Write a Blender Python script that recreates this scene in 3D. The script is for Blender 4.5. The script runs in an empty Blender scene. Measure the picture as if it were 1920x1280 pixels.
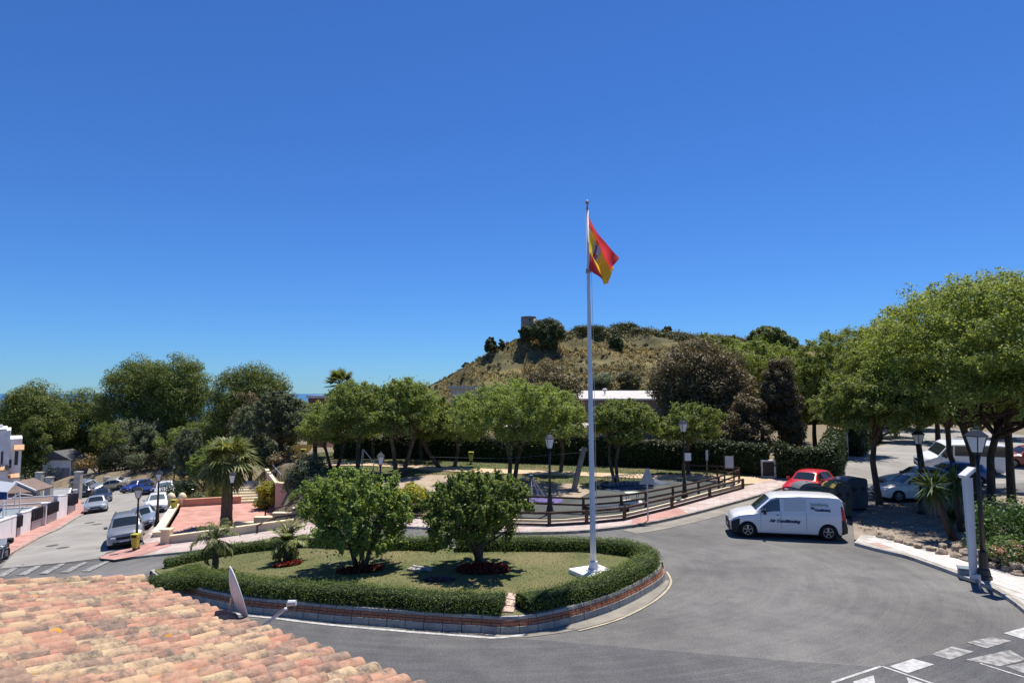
import bpy, bmesh, math, random
import numpy as np
from mathutils import Vector, Matrix, geometry

# ------------------------------------------------------------ camera, sky, sun
S = bpy.context.scene
COL = S.collection
F = 1200.0                      # focal length in photo pixels (photo is 1920 x 1280)
PITCH = math.atan(97.0 / F)
CAMZ = 6.0
cd = bpy.data.cameras.new('camera')
cd.sensor_fit = 'HORIZONTAL'; cd.sensor_width = 36.0; cd.lens = 36.0 * F / 1920.0
cd.clip_start = 0.1; cd.clip_end = 60000
cam = bpy.data.objects.new('camera', cd); COL.objects.link(cam)
cam.location = (0, 0, CAMZ); cam.rotation_euler = (math.pi / 2 + PITCH, 0, 0)
S.camera = cam

SUN_EL = math.radians(70.0)
SUN_H = Vector((0.48, 0.877)).normalized()          # horizontal direction towards the sun
w = bpy.data.worlds.new('World'); S.world = w; w.use_nodes = True
nt = w.node_tree; bg = nt.nodes['Background']
sky = nt.nodes.new('ShaderNodeTexSky'); sky.sky_type = 'NISHITA'; sky.sun_disc = False
sky.sun_elevation = SUN_EL; sky.sun_rotation = math.atan2(SUN_H.x, SUN_H.y)
sky.altitude = 0; sky.air_density = 1.0; sky.dust_density = 0.0; sky.ozone_density = 3.0
tn = nt.nodes.new('ShaderNodeMix'); tn.data_type = 'RGBA'; tn.blend_type = 'MULTIPLY'; tn.inputs['Factor'].default_value = 1
tn.inputs['B'].default_value = (.295, .58, 1.02, 1)            # the deep polarised blue of the whole sky
nt.links.new(sky.outputs[0], tn.inputs['A'])
nt.links.new(tn.outputs['Result'], bg.inputs['Color']); bg.inputs['Strength'].default_value = 0.085
sl = bpy.data.lights.new('sun', 'SUN'); sl.energy = 5.0; sl.angle = math.radians(0.53); sl.color = (1.0, 0.95, 0.87)
so = bpy.data.objects.new('sun', sl); COL.objects.link(so)
sdir = Vector((SUN_H.x * math.cos(SUN_EL), SUN_H.y * math.cos(SUN_EL), math.sin(SUN_EL)))
so.rotation_euler = sdir.to_track_quat('Z', 'Y').to_euler(); so.location = (0, 0, 60)
S.view_settings.view_transform = 'Standard'; S.view_settings.look = 'None'
S.view_settings.exposure = 0.5; S.view_settings.gamma = 1.0
S.cycles.max_bounces = 10; S.cycles.transparent_max_bounces = 6
S.cycles.diffuse_bounces = 7; S.cycles.glossy_bounces = 2

rng = np.random.default_rng(7)
random.seed(7)

# ------------------------------------------------------------ terrain and pixel helpers
_U = np.array([-400, 0, 10, 16, 22, 26, 30, 36, 43.5, 50, 60, 72, 90, 130, 200, 330, 500, 900.])
_Z = np.array([0, 0, 0, -.85, -2.0, -2.7, -3.2, -3.6, -4.1, -5, -6.2, -7.7, -10, -15, -23, -33, -38, -45.])
_uu = np.linspace(-20, 520, 2161)
_zz = np.interp(_uu, _U, _Z)
_k = np.ones(13) / 13.0
_zz[8:-8] = np.convolve(_zz, _k, 'same')[8:-8]

def sstep(x):
    x = np.clip(x, 0, 1); return x * x * (3 - 2 * x)

_EX = [-40, -19, -16, -12, -6, 0, 2.5, 5.5, 14.5, 30]
_EY = [48, 43, 41, 38, 33.5, 29.2, 29.0, 30.6, 40.5, 46]
_XY = [30, 40, 46, 52, 58, 70, 120]
_XX = [-15.5, -15.2, -16.2, -18.5, -20.5, -24, -36]
TERR = [(-21.4, 39.4), (-16.4, 41.4), (-16.2, 47.6), (-20.8, 51.6), (-25.6, 49.6)]   # red terrace corners
TZ = -2.62

def polydist(x, y, P):
    """signed distance to a polygon, negative inside (numpy arrays)"""
    x = np.asarray(x, float); y = np.asarray(y, float)
    d = np.full(np.broadcast(x, y).shape, 1e9); ins = np.zeros(d.shape, bool)
    n = len(P)
    for i in range(n):
        ax, ay = P[i]; bx, by = P[(i + 1) % n]
        ex, ey = bx - ax, by - ay
        t = np.clip(((x - ax) * ex + (y - ay) * ey) / (ex * ex + ey * ey + 1e-12), 0, 1)
        d = np.minimum(d, np.hypot(x - ax - t * ex, y - ay - t * ey))
        c = ((ay > y) != (by > y)) & (x < (bx - ax) * (y - ay) / (by - ay + 1e-12) + ax)
        ins ^= c
    return np.where(ins, -d, d)

def hh(x, y):
    x = np.asarray(x, float); y = np.asarray(y, float)
    u = -.8 * x + .3 * y
    z = np.interp(u, _uu, _zz)
    z = z + .022 * np.maximum(0, y - 44) * sstep((x - 8) / 18)
    z = np.where((x > 5) & (y > 60), np.maximum(z, .022 * np.maximum(0, y - 44) * sstep((x - 8) / 18)), z)
    z = z + 2.8 * sstep((y - 87) / 9) * sstep((x + 74) / 8) * sstep((-24 - x) / 6) * sstep((135 - y) / 25)
    hp = np.clip(.035 * (y - 30), 0, .75)
    hp = hp - .02 * np.maximum(0, -x - 8)
    wp = sstep((y - np.interp(x, _EX, _EY)) / 5.0) * sstep((x - np.interp(y, _XY, _XX) + 5) / 6.0)
    wp = wp * sstep((95 - y) / 30)
    z = z * (1 - wp) + np.maximum(hp, z) * wp
    td = polydist(x, y, TERR)
    wt = sstep((1.3 - td) / .8)
    return z * (1 - wt) + (TZ - .1) * wt

def h(x, y): return float(hh(x, y))

_cp, _sp = math.cos(PITCH), math.sin(PITCH)
def ray(px, py):
    u = (px - 960) / F; v = (640 - py) / F
    return u, _cp - v * _sp, _sp + v * _cp
def at(px, py, Y):
    a, b, c = ray(px, py); t = Y / b
    return Vector((a * t, Y, CAMZ + c * t))
def P(px, py, off=0.0):
    """the point of the terrain (raised by off) seen at a photo pixel"""
    a, b, c = ray(px, py)
    t = np.arange(4, 160, .05)
    zz = CAMZ + c * t; g = hh(a * t, b * t) + off
    k = np.argmax(zz < g)
    if not (zz < g).any(): k = len(t) - 1
    return Vector((a * t[k], b * t[k], float(g[k])))
def P2(px, py, off=0.0):
    p = P(px, py, off); return (p.x, p.y)
def XZ(py_top, p):
    """height above p of photo row py_top at p's distance"""
    return at(960, py_top, p.y).z - p.z

# ------------------------------------------------------------ materials
def lin(c):
    c = c / 255.0
    return c / 12.92 if c <= .04045 else ((c + .055) / 1.055) ** 2.4
def rgb(r, g, b): return (lin(r), lin(g), lin(b), 1)
MATS = {}
def mat(name, c1, c2=None, scale=4.0, rough=.8, metal=0.0, bump=0.0, bscale=None, detail=6, lo=.35, hi=.65, spec=.3, c3=None, s3=.4, stretch=None, coat=0):
    """noise-mottled principled material in object coordinates (linear colours)"""
    if name in MATS: return MATS[name]
    m = bpy.data.materials.new(name); m.use_nodes = True; MATS[name] = m
    n = m.node_tree.nodes; L = m.node_tree.links; b = n['Principled BSDF']
    b.inputs['Roughness'].default_value = rough; b.inputs['Metallic'].default_value = metal
    b.inputs['Specular IOR Level'].default_value = spec
    if coat: b.inputs['Coat Weight'].default_value = coat; b.inputs['Coat Roughness'].default_value = .05
    c1 = tuple(c1[:3]) + (1,)
    if c2 is None:
        b.inputs['Base Color'].default_value = c1
    else:
        c2 = tuple(c2[:3]) + (1,)
    if c2 is None and not bump: return m
    tc = n.new('ShaderNodeTexCoord'); src = tc.outputs['Object']
    if stretch:
        mp = n.new('ShaderNodeMapping'); mp.inputs['Scale'].default_value = stretch
        L.new(src, mp.inputs['Vector']); src = mp.outputs[0]
    if c2 is not None:
        t = n.new('ShaderNodeTexNoise'); t.inputs['Scale'].default_value = scale; t.inputs['Detail'].default_value = detail
        L.new(src, t.inputs['Vector'])
        r = n.new('ShaderNodeValToRGB'); r.color_ramp.elements[0].position = lo; r.color_ramp.elements[1].position = hi
        r.color_ramp.elements[0].color = c1; r.color_ramp.elements[1].color = c2
        L.new(t.outputs['Fac'], r.inputs['Fac']); out = r.outputs['Color']
        if c3 is not None:
            t3 = n.new('ShaderNodeTexNoise'); t3.inputs['Scale'].default_value = s3; t3.inputs['Detail'].default_value = 3
            L.new(src, t3.inputs['Vector'])
            r3 = n.new('ShaderNodeValToRGB'); r3.color_ramp.elements[0].position = .45; r3.color_ramp.elements[1].position = .68
            r3.color_ramp.elements[0].color = (0, 0, 0, 1); r3.color_ramp.elements[1].color = (1, 1, 1, 1)
            L.new(t3.outputs['Fac'], r3.inputs['Fac'])
            mx = n.new('ShaderNodeMix'); mx.data_type = 'RGBA'
            L.new(r3.outputs['Color'], mx.inputs['Factor']); L.new(out, mx.inputs['A'])
            mx.inputs['B'].default_value = tuple(c3[:3]) + (1,); out = mx.outputs['Result']
        L.new(out, b.inputs['Base Color'])
    if bump:
        t2 = n.new('ShaderNodeTexNoise'); t2.inputs['Scale'].default_value = bscale or scale * 3; t2.inputs['Detail'].default_value = 5
        L.new(src, t2.inputs['Vector'])
        bp = n.new('ShaderNodeBump'); bp.inputs['Strength'].default_value = bump; bp.inputs['Distance'].default_value = .05
        L.new(t2.outputs['Fac'], bp.inputs['Height']); L.new(bp.outputs[0], b.inputs['Normal'])
    return m

def leafmat(name, dark, mid, light, trans=.35, rough=.55):
    """leaf colours differ from leaf to leaf; light passes through the blades"""
    if name in MATS: return MATS[name]
    m = bpy.data.materials.new(name); m.use_nodes = True; MATS[name] = m
    n = m.node_tree.nodes; L = m.node_tree.links; b = n['Principled BSDF']; out = n['Material Output']
    g = n.new('ShaderNodeNewGeometry')
    r = n.new('ShaderNodeValToRGB'); e = r.color_ramp.elements
    e[0].color = tuple(dark) + (1,); e[1].color = tuple(light) + (1,); x = e.new(.5); x.color = tuple(mid) + (1,)
    L.new(g.outputs['Random Per Island'], r.inputs['Fac'])
    oi = n.new('ShaderNodeObjectInfo')
    h1 = n.new('ShaderNodeMapRange'); h1.inputs['To Min'].default_value = .8; h1.inputs['To Max'].default_value = 1.2
    L.new(oi.outputs['Random'], h1.inputs['Value'])
    hv = n.new('ShaderNodeHueSaturation'); L.new(h1.outputs[0], hv.inputs['Value']); L.new(r.outputs[0], hv.inputs['Color'])
    b.inputs['Roughness'].default_value = rough; b.inputs['Specular IOR Level'].default_value = .25
    L.new(hv.outputs[0], b.inputs['Base Color'])
    t = n.new('ShaderNodeBsdfTranslucent')
    br = n.new('ShaderNodeMix'); br.data_type = 'RGBA'; br.blend_type = 'MULTIPLY'; br.inputs['Factor'].default_value = 1
    br.inputs['B'].default_value = (1.3, 1.25, .55, 1); L.new(hv.outputs[0], br.inputs['A'])
    L.new(br.outputs['Result'], t.inputs['Color'])
    mx = n.new('ShaderNodeMixShader'); mx.inputs[0].default_value = trans
    L.new(b.outputs[0], mx.inputs[1]); L.new(t.outputs[0], mx.inputs[2]); L.new(mx.outputs[0], out.inputs['Surface'])
    return m

def glassmat(name, c, rough=.05):
    if name in MATS: return MATS[name]
    m = mat(name, c, rough=rough, spec=.7); return m

# ------------------------------------------------------------ mesh helpers
class MB:
    def __init__(s): s.v = []; s.f = []; s.n = 0
    def add(s, v, f):
        v = np.asarray(v, float).reshape(-1, 3); s.v.append(v)
        o = s.n; s.f.extend([tuple(i + o for i in q) for q in f]); s.n += len(v); return s
    def box(s, c, d, rz=0.0, taper=1.0):
        x, y, z = d[0] / 2, d[1] / 2, d[2] / 2; k = taper
        v = np.array([(-x, -y, -z), (x, -y, -z), (x, y, -z), (-x, y, -z), (-x * k, -y * k, z), (x * k, -y * k, z), (x * k, y * k, z), (-x * k, y * k, z)])
        if rz:
            ca, sa = math.cos(rz), math.sin(rz)
            v = np.stack([v[:, 0] * ca - v[:, 1] * sa, v[:, 0] * sa + v[:, 1] * ca, v[:, 2]], 1)
        return s.add(v + np.array(c), HEXF)
    def hexa(s, pts): return s.add(pts, HEXF)
    def bar(s, a, b, wx, wz):
        """box section beam from a to b, wx wide, wz tall"""
        a = Vector(a); b = Vector(b); d = (b - a).normalized()
        up = Vector((0, 0, 1)) if abs(d.z) < .95 else Vector((0, 1, 0))
        sd = d.cross(up).normalized() * wx / 2; u2 = sd.cross(d).normalized() * wz / 2
        q = [a - sd - u2, a + sd - u2, a + sd + u2, a - sd + u2, b - sd - u2, b + sd - u2, b + sd + u2, b - sd + u2]
        v = [q[0], q[1], q[5], q[4], q[3], q[2], q[6], q[7]]
        return s.add([tuple(p) for p in v], HEXF)
    def tube(s, pts, r, n=8, cap=True):
        pts = [Vector(p) for p in pts]; m = len(pts)
        r = [r] * m if np.isscalar(r) else list(r)
        V = []; up = Vector((.123, .456, .88)).normalized()
        for i, p in enumerate(pts):
            d = (pts[min(i + 1, m - 1)] - pts[max(i - 1, 0)]).normalized()
            if abs(d.dot(up)) > .97: up = Vector((1, 0, 0))
            e1 = d.cross(up).normalized(); e2 = d.cross(e1)
            for k in range(n):
                a = 2 * math.pi * k / n; V.append(tuple(p + (e1 * math.cos(a) + e2 * math.sin(a)) * r[i]))
        f = [(i * n + k, i * n + (k + 1) % n, (i + 1) * n + (k + 1) % n, (i + 1) * n + k) for i in range(m - 1) for k in range(n)]
        if cap: f += [tuple(range(n - 1, -1, -1)), tuple(range((m - 1) * n, m * n))]
        return s.add(V, f)
    def lathe(s, prof, n=16, c=(0, 0, 0), sx=1, sy=1, rot=0):
        V = []; m = len(prof)
        for r, z in prof:
            for k in range(n):
                a = 2 * math.pi * k / n + rot; V.append((c[0] + r * sx * math.cos(a), c[1] + r * sy * math.sin(a), c[2] + z))
        f = [(i * n + k, i * n + (k + 1) % n, (i + 1) * n + (k + 1) % n, (i + 1) * n + k) for i in range(m - 1) for k in range(n)]
        f += [tuple(range(n - 1, -1, -1)), tuple(range((m - 1) * n, m * n))]
        return s.add(V, f)
    def prism(s, poly, z0, z1):
        n = len(poly)
        V = [(x, y, z0) for x, y in poly] + [(x, y, z1) for x, y in poly]
        f = [tuple(range(n - 1, -1, -1)), tuple(range(n, 2 * n))] + [(i, (i + 1) % n, (i + 1) % n + n, i + n) for i in range(n)]
        return s.add(V, f)
    def grid(s, G):
        """G: array (a,b,3)"""
        a, b = G.shape[:2]
        f = [(i * b + j, (i + 1) * b + j, (i + 1) * b + j + 1, i * b + j + 1) for i in range(a - 1) for j in range(b - 1)]
        return s.add(G.reshape(-1, 3), f)
    def build(s, name, m, parent=None, world=False, smooth=False, bevel=0):
        me = bpy.data.meshes.new(name)
        V = np.concatenate(s.v) if s.v else np.zeros((0, 3))
        if world and parent is not None: V = V - np.array(parent.location)
        me.from_pydata(V.tolist(), [], s.f); me.materials.append(m)
        if smooth: me.polygons.foreach_set('use_smooth', [True] * len(me.polygons))
        me.update()
        if bevel:
            bm = bmesh.new(); bm.from_mesh(me)
            bmesh.ops.bevel(bm, geom=list(bm.edges), offset=bevel, segments=1, affect='EDGES'); bm.to_mesh(me); bm.free()
        o = bpy.data.objects.new(name, me); COL.objects.link(o)
        if parent is not None: o.parent = parent
        return o
HEXF = [(3, 2, 1, 0), (4, 5, 6, 7), (0, 1, 5, 4), (1, 2, 6, 5), (2, 3, 7, 6), (3, 0, 4, 7)]

def autosmooth(o, ang=35):
    me = o.data; bm = bmesh.new(); bm.from_mesh(me)
    bmesh.ops.recalc_face_normals(bm, faces=bm.faces)
    for f in bm.faces: f.smooth = True
    for e in bm.edges:
        e.smooth = not (len(e.link_faces) == 2 and e.calc_face_angle(0) > math.radians(ang))
    bm.to_mesh(me); bm.free(); return o

def fastmesh(name, V, quads, m, parent=None, smooth=False):
    """quads: (n,4) int array"""
    me = bpy.data.meshes.new(name); V = np.ascontiguousarray(V, dtype=np.float32); Q = np.ascontiguousarray(quads, dtype=np.int32)
    me.vertices.add(len(V)); me.vertices.foreach_set('co', V.ravel())
    k = Q.shape[1]
    me.loops.add(Q.size); me.loops.foreach_set('vertex_index', Q.ravel())
    me.polygons.add(len(Q)); me.polygons.foreach_set('loop_start', np.arange(0, Q.size, k, dtype=np.int32))
    me.polygons.foreach_set('loop_total', np.full(len(Q), k, dtype=np.int32))
    if smooth: me.polygons.foreach_set('use_smooth', np.ones(len(Q), bool))
    me.update(calc_edges=True); me.materials.append(m)
    o = bpy.data.objects.new(name, me); COL.objects.link(o)
    if parent is not None: o.parent = parent
    return o

def tag(o, label=None, cat=None, group=None, kind=None):
    if label: o['label'] = label
    if cat: o['category'] = cat
    if group: o['group'] = group
    if kind: o['kind'] = kind
    return o
def thing(name, label, cat, loc=(0, 0, 0), rz=0.0, group=None):
    o = bpy.data.objects.new(name, None); COL.objects.link(o); o.empty_display_size = .2
    o.location = loc; o.rotation_euler = (0, 0, rz); return tag(o, label, cat, group)

def cdt_sheet(poly, off, step=1.0, zf=None, holes=()):
    """triangulated sheet draped over the terrain: returns verts, tris, boundary"""
    poly = [tuple(p) for p in poly]
    B = []
    for i in range(len(poly)):
        a = poly[i]; b = poly[(i + 1) % len(poly)]; n = max(1, int(math.hypot(b[0] - a[0], b[1] - a[1]) / step))
        for k in range(n): B.append((a[0] + (b[0] - a[0]) * k / n, a[1] + (b[1] - a[1]) * k / n))
    nb = len(B)
    xs = np.array([p[0] for p in B]); ys = np.array([p[1] for p in B])
    gx, gy = np.meshgrid(np.arange(xs.min(), xs.max(), step), np.arange(ys.min(), ys.max(), step))
    gx = gx.ravel(); gy = gy.ravel(); d = polydist(gx, gy, B); ok = d < -.35 * step
    pts = [Vector(p) for p in B] + [Vector((x, y)) for x, y in zip(gx[ok], gy[ok])]
    r = geometry.delaunay_2d_cdt(pts, [], [list(range(nb))], 1, 1e-5)
    V2 = r[0]; T = [tuple(f) for f in r[2]]
    X = np.array([v[0] for v in V2]); Y = np.array([v[1] for v in V2])
    Z = (zf(X, Y) if zf else hh(X, Y)) + off
    return np.stack([X, Y, Z], 1), T, B
def sheet(name, poly, off, m, skirt=.25, step=1.0, parent=None, zf=None, kind='structure'):
    V, T, B = cdt_sheet(poly, off, step, zf)
    b = MB(); b.add(V, [])
    b.f = []
    for t in T:
        p, q, r = V[t[0]], V[t[1]], V[t[2]]
        b.f.append(t if (q[0] - p[0]) * (r[1] - p[1]) - (q[1] - p[1]) * (r[0] - p[0]) > 0 else t[::-1])
    if skirt:
        bx = np.array(B); z = (zf(bx[:, 0], bx[:, 1]) if zf else hh(bx[:, 0], bx[:, 1])) + off
        n = len(B); top = np.column_stack([bx, z]); bot = np.column_stack([bx, z - skirt])
        b.add(np.concatenate([top, bot]), [(i, (i + 1) % n, (i + 1) % n + n, i + n) for i in range(n)])
    o = b.build(name, m, parent)
    if parent is None: tag(o, kind=kind)
    return o

def resample(pts, step, closed=False, smooth=True):
    p = [np.array(q, float) for q in pts]; n = len(p); out = []
    segs = n if closed else n - 1
    for i in range(segs):
        if closed: a, b, c, d = p[(i - 1) % n], p[i], p[(i + 1) % n], p[(i + 2) % n]
        else: a, b, c, d = p[max(i - 1, 0)], p[i], p[i + 1], p[min(i + 2, n - 1)]
        for t in np.linspace(0, 1, 24, endpoint=False):
            if smooth: out.append(.5 * ((2 * b) + (c - a) * t + (2 * a - 5 * b + 4 * c - d) * t * t + (3 * b - a - 3 * c + d) * t ** 3))
            else: out.append(b + (c - b) * t)
    out.append(p[0] if closed else p[-1]); out = np.array(out)
    L = np.concatenate([[0], np.cumsum(np.linalg.norm(np.diff(out, axis=0), axis=1))])
    k = max(2, int(round(L[-1] / step)) + 1); s = np.linspace(0, L[-1], k)
    return np.stack([np.interp(s, L, out[:, j]) for j in range(out.shape[1])], 1)
def normals2(path, closed=False):
    d = np.gradient(path[:, :2], axis=0)
    if closed:
        d[0] = d[-1] = path[1, :2] - path[-2, :2]
    d /= np.linalg.norm(d, axis=1)[:, None] + 1e-9
    return np.stack([-d[:, 1], d[:, 0]], 1)      # left of travel
# ------------------------------------------------------------ surface materials
def road_mat(name, c1, c2, streak, swirl=True, centre=(-1.0, 23.0)):
    m = bpy.data.materials.new(name); m.use_nodes = True
    n = m.node_tree.nodes; L = m.node_tree.links; b = n['Principled BSDF']
    b.inputs['Roughness'].default_value = .85; b.inputs['Specular IOR Level'].default_value = .25
    tc = n.new('ShaderNodeTexCoord')
    big = n.new('ShaderNodeTexNoise'); big.inputs['Scale'].default_value = .22; big.inputs['Detail'].default_value = 5
    L.new(tc.outputs['Object'], big.inputs['Vector'])
    r = n.new('ShaderNodeValToRGB'); r.color_ramp.elements[0].position = .36; r.color_ramp.elements[1].position = .66
    r.color_ramp.elements[0].color = tuple(c1) + (1,); r.color_ramp.elements[1].color = tuple(c2) + (1,)
    L.new(big.outputs['Fac'], r.inputs['Fac']); out = r.outputs['Color']
    # rolled tyre tracks: bands that follow the bend round the island
    if swirl:
        sp = n.new('ShaderNodeSeparateXYZ'); L.new(tc.outputs['Object'], sp.inputs[0])
        def math_(op, a, bb=None):
            q = n.new('ShaderNodeMath'); q.operation = op
            for i, v in enumerate((a, bb)):
                if v is None: continue
                if isinstance(v, (int, float)): q.inputs[i].default_value = v
                else: L.new(v, q.inputs[i])
            return q.outputs[0]
        dx = math_('MULTIPLY', math_('SUBTRACT', sp.outputs[0], centre[0]), .72); dy = math_('SUBTRACT', sp.outputs[1], centre[1])
        rad = math_('SQRT', math_('ADD', math_('MULTIPLY', dx, dx), math_('MULTIPLY', dy, dy)))
        ang = math_('ARCTAN2', dy, dx)
        cb = n.new('ShaderNodeCombineXYZ'); L.new(math_('MULTIPLY', rad, 5.0), cb.inputs[0]); L.new(math_('MULTIPLY', ang, 2.2), cb.inputs[1])
        t = n.new('ShaderNodeTexNoise'); t.inputs['Scale'].default_value = 1.0; t.inputs['Detail'].default_value = 6; t.inputs['Roughness'].default_value = .65; t.inputs['Distortion'].default_value = .8
        L.new(cb.outputs[0], t.inputs['Vector'])
        rr = n.new('ShaderNodeValToRGB'); rr.color_ramp.elements[0].position = .42; rr.color_ramp.elements[1].position = .62
        rr.color_ramp.elements[0].color = (streak,) * 3 + (1,); rr.color_ramp.elements[1].color = (1.04, 1.04, 1.035, 1)
        L.new(t.outputs['Fac'], rr.inputs['Fac'])
        mx = n.new('ShaderNodeMix'); mx.data_type = 'RGBA'; mx.blend_type = 'MULTIPLY'; mx.inputs['Factor'].default_value = 1
        L.new(out, mx.inputs['A']); L.new(rr.outputs[0], mx.inputs['B']); out = mx.outputs['Result']
    stn = n.new('ShaderNodeTexNoise'); stn.inputs['Scale'].default_value = 1.1; stn.inputs['Detail'].default_value = 8; stn.inputs['Roughness'].default_value = .7
    L.new(tc.outputs['Object'], stn.inputs['Vector'])
    sr = n.new('ShaderNodeValToRGB'); sr.color_ramp.elements[0].color = (.80, .80, .81, 1); sr.color_ramp.elements[1].color = (1.08, 1.07, 1.05, 1); sr.color_ramp.elements[0].position = .33; sr.color_ramp.elements[1].position = .58
    L.new(stn.outputs['Fac'], sr.inputs['Fac'])
    ms = n.new('ShaderNodeMix'); ms.data_type = 'RGBA'; ms.blend_type = 'MULTIPLY'; ms.inputs['Factor'].default_value = 1
    L.new(out, ms.inputs['A']); L.new(sr.outputs[0], ms.inputs['B']); out = ms.outputs['Result']
    fine = n.new('ShaderNodeTexNoise'); fine.inputs['Scale'].default_value = 26; fine.inputs['Detail'].default_value = 5
    L.new(tc.outputs['Object'], fine.inputs['Vector'])
    fr = n.new('ShaderNodeValToRGB'); fr.color_ramp.elements[0].color = (.7, .7, .7, 1); fr.color_ramp.elements[1].color = (1.28, 1.28, 1.28, 1)
    fr.color_ramp.elements[0].position = .3; fr.color_ramp.elements[1].position = .7
    L.new(fine.outputs['Fac'], fr.inputs['Fac'])
    m2 = n.new('ShaderNodeMix'); m2.data_type = 'RGBA'; m2.blend_type = 'MULTIPLY'; m2.inputs['Factor'].default_value = 1
    L.new(out, m2.inputs['A']); L.new(fr.outputs[0], m2.inputs['B']); L.new(m2.outputs['Result'], b.inputs['Base Color'])
    bp = n.new('ShaderNodeBump'); bp.inputs['Strength'].default_value = .35; bp.inputs['Distance'].default_value = .02
    L.new(fine.outputs['Fac'], bp.inputs['Height']); L.new(bp.outputs[0], b.inputs['Normal'])
    MATS[name] = m; return m

def grid_paving(name, c1, c2, mortar, sx, sy, rot=0.0):
    m = bpy.data.materials.new(name); m.use_nodes = True
    n = m.node_tree.nodes; L = m.node_tree.links; b = n['Principled BSDF']; b.inputs['Roughness'].default_value = .85
    tc = n.new('ShaderNodeTexCoord'); mp = n.new('ShaderNodeMapping'); mp.inputs['Rotation'].default_value = (0, 0, rot)
    L.new(tc.outputs['Object'], mp.inputs['Vector'])
    br = n.new('ShaderNodeTexBrick'); br.inputs['Scale'].default_value = 1; br.inputs['Brick Width'].default_value = sx; br.inputs['Row Height'].default_value = sy
    br.inputs['Mortar Size'].default_value = .012; br.offset = 0
    br.inputs['Color1'].default_value = c1; br.inputs['Color2'].default_value = c2; br.inputs['Mortar'].default_value = mortar
    L.new(mp.outputs[0], br.inputs['Vector'])
    nz = n.new('ShaderNodeTexNoise'); nz.inputs['Scale'].default_value = 1.3; nz.inputs['Detail'].default_value = 6
    L.new(tc.outputs['Object'], nz.inputs['Vector'])
    rr = n.new('ShaderNodeValToRGB'); rr.color_ramp.elements[0].color = (.72, .7, .68, 1); rr.color_ramp.elements[1].color = (1.1, 1.1, 1.1, 1)
    rr.color_ramp.elements[0].position = .3; rr.color_ramp.elements[1].position = .65
    L.new(nz.outputs['Fac'], rr.inputs['Fac'])
    mx = n.new('ShaderNodeMix'); mx.data_type = 'RGBA'; mx.blend_type = 'MULTIPLY'; mx.inputs['Factor'].default_value = 1
    L.new(br.outputs['Color'], mx.inputs['A']); L.new(rr.outputs[0], mx.inputs['B']); L.new(mx.outputs['Result'], b.inputs['Base Color'])
    MATS[name] = m; return m

ROAD = road_mat('asphalt_worn', (.108, .105, .101), (.16, .156, .15), .92)
ROADD = road_mat('asphalt_new', (.082, .083, .088), (.115, .113, .112), .85)
PALE = mat('asphalt_dusty', (.215, .205, .188), (.295, .28, .255), .5, .9, bump=.3, bscale=30)
PAVE = grid_paving('paving_grey_pink', (.47, .40, .37, 1), (.43, .32, .29, 1), (.3, .27, .25, 1), .4, .4, .3)
PINK = grid_paving('paving_red', (.48, .26, .215, 1), (.42, .22, .185, 1), (.32, .17, .14, 1), .2, .2, .5)
KERB = mat('kerb_concrete', (.22, .2, .17), (.36, .33, .28), 3, .9, bump=.3, bscale=25)
CONC = mat('concrete', (.33, .31, .28), (.45, .43, .39), 1.6, .9, bump=.25, bscale=20)
LAWN = mat('lawn_grass', (.105, .125, .042), (.165, .165, .066), 1.1, .95, bump=.8, bscale=60, c3=(.21, .18, .085), s3=.35)
LAWN2 = mat('park_grass', (.07, .095, .03), (.12, .125, .05), .9, .95, bump=.8, bscale=50, c3=(.17, .14, .07), s3=.3)
DIRT = mat('dry_earth', (.14, .11, .072), (.23, .18, .12), .7, .95, bump=.6, bscale=12, c3=(.15, .13, .07), s3=.2)
GRAVEL = mat('gravel_earth', (.19, .155, .12), (.32, .265, .205), 1.2, .95, bump=.6, bscale=30)
SAND = mat('sand', (.30, .235, .17), (.38, .30, .22), 1.2, .95, bump=.3, bscale=25)
PATH = mat('path_sand', (.46, .33, .21), (.54, .41, .27), 1.5, .95, bump=.2, bscale=25)
RUBBER = mat('rubber_dark', (.05, .055, .052), (.08, .084, .078), .8, .9)
TERR_RED = grid_paving('terrace_red', (.50, .255, .20, 1), (.46, .23, .185, 1), (.36, .2, .165, 1), .3, .3, .2)
CREAM = mat('cream_render', (.68, .57, .38), (.76, .66, .47), 2, .9)
TERRA = mat('terracotta_render', (.5, .26, .17), (.56, .31, .21), 2, .9)
WHITE = mat('white_render', (.70, .69, .68), (.8, .79, .78), 1.2, .85)
LINE = mat('road_paint', (.26, .255, .245), (.46, .455, .44), 7, .8, lo=.3, hi=.6)
LINED = mat('road_paint_worn', (.16, .155, .15), (.32, .315, .30), 5, .85, lo=.42, hi=.6)
DUST = mat('sandy_edge', (.33, .28, .2), (.44, .38, .28), 2, .95)
DUSTR = mat('dusty_asphalt', (.19, .175, .15), (.27, .245, .205), 1.5, .95, bump=.3, bscale=30)
BRICK = mat('brick_red', (.30, .115, .06), (.40, .17, .09), 9, .9, bump=.3, bscale=40)
GREYB = mat('wall_concrete', (.25, .235, .215), (.36, .34, .31), 3, .9, bump=.4, bscale=25)
BLACKM = mat('black_iron', (.012, .012, .013), rough=.45, spec=.5)
LAMPG = mat('lamp_glass', (.62, .64, .64), rough=.25, spec=.5)
GALV = mat('galvanised', (.42, .43, .45), (.5, .51, .53), 6, .45, metal=.6)
WOODF = mat('fence_wood', (.055, .036, .026), (.10, .066, .047), 5, .85, stretch=(1, 1, 1), bump=.3, bscale=30)
WOODG = mat('grey_wood', (.2, .17, .135), (.29, .25, .2), 5, .9, bump=.4, bscale=20)
BARK = mat('bark', (.06, .042, .03), (.13, .095, .07), 5, .95, bump=.7, bscale=14, stretch=(1, 1, .35))
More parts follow.
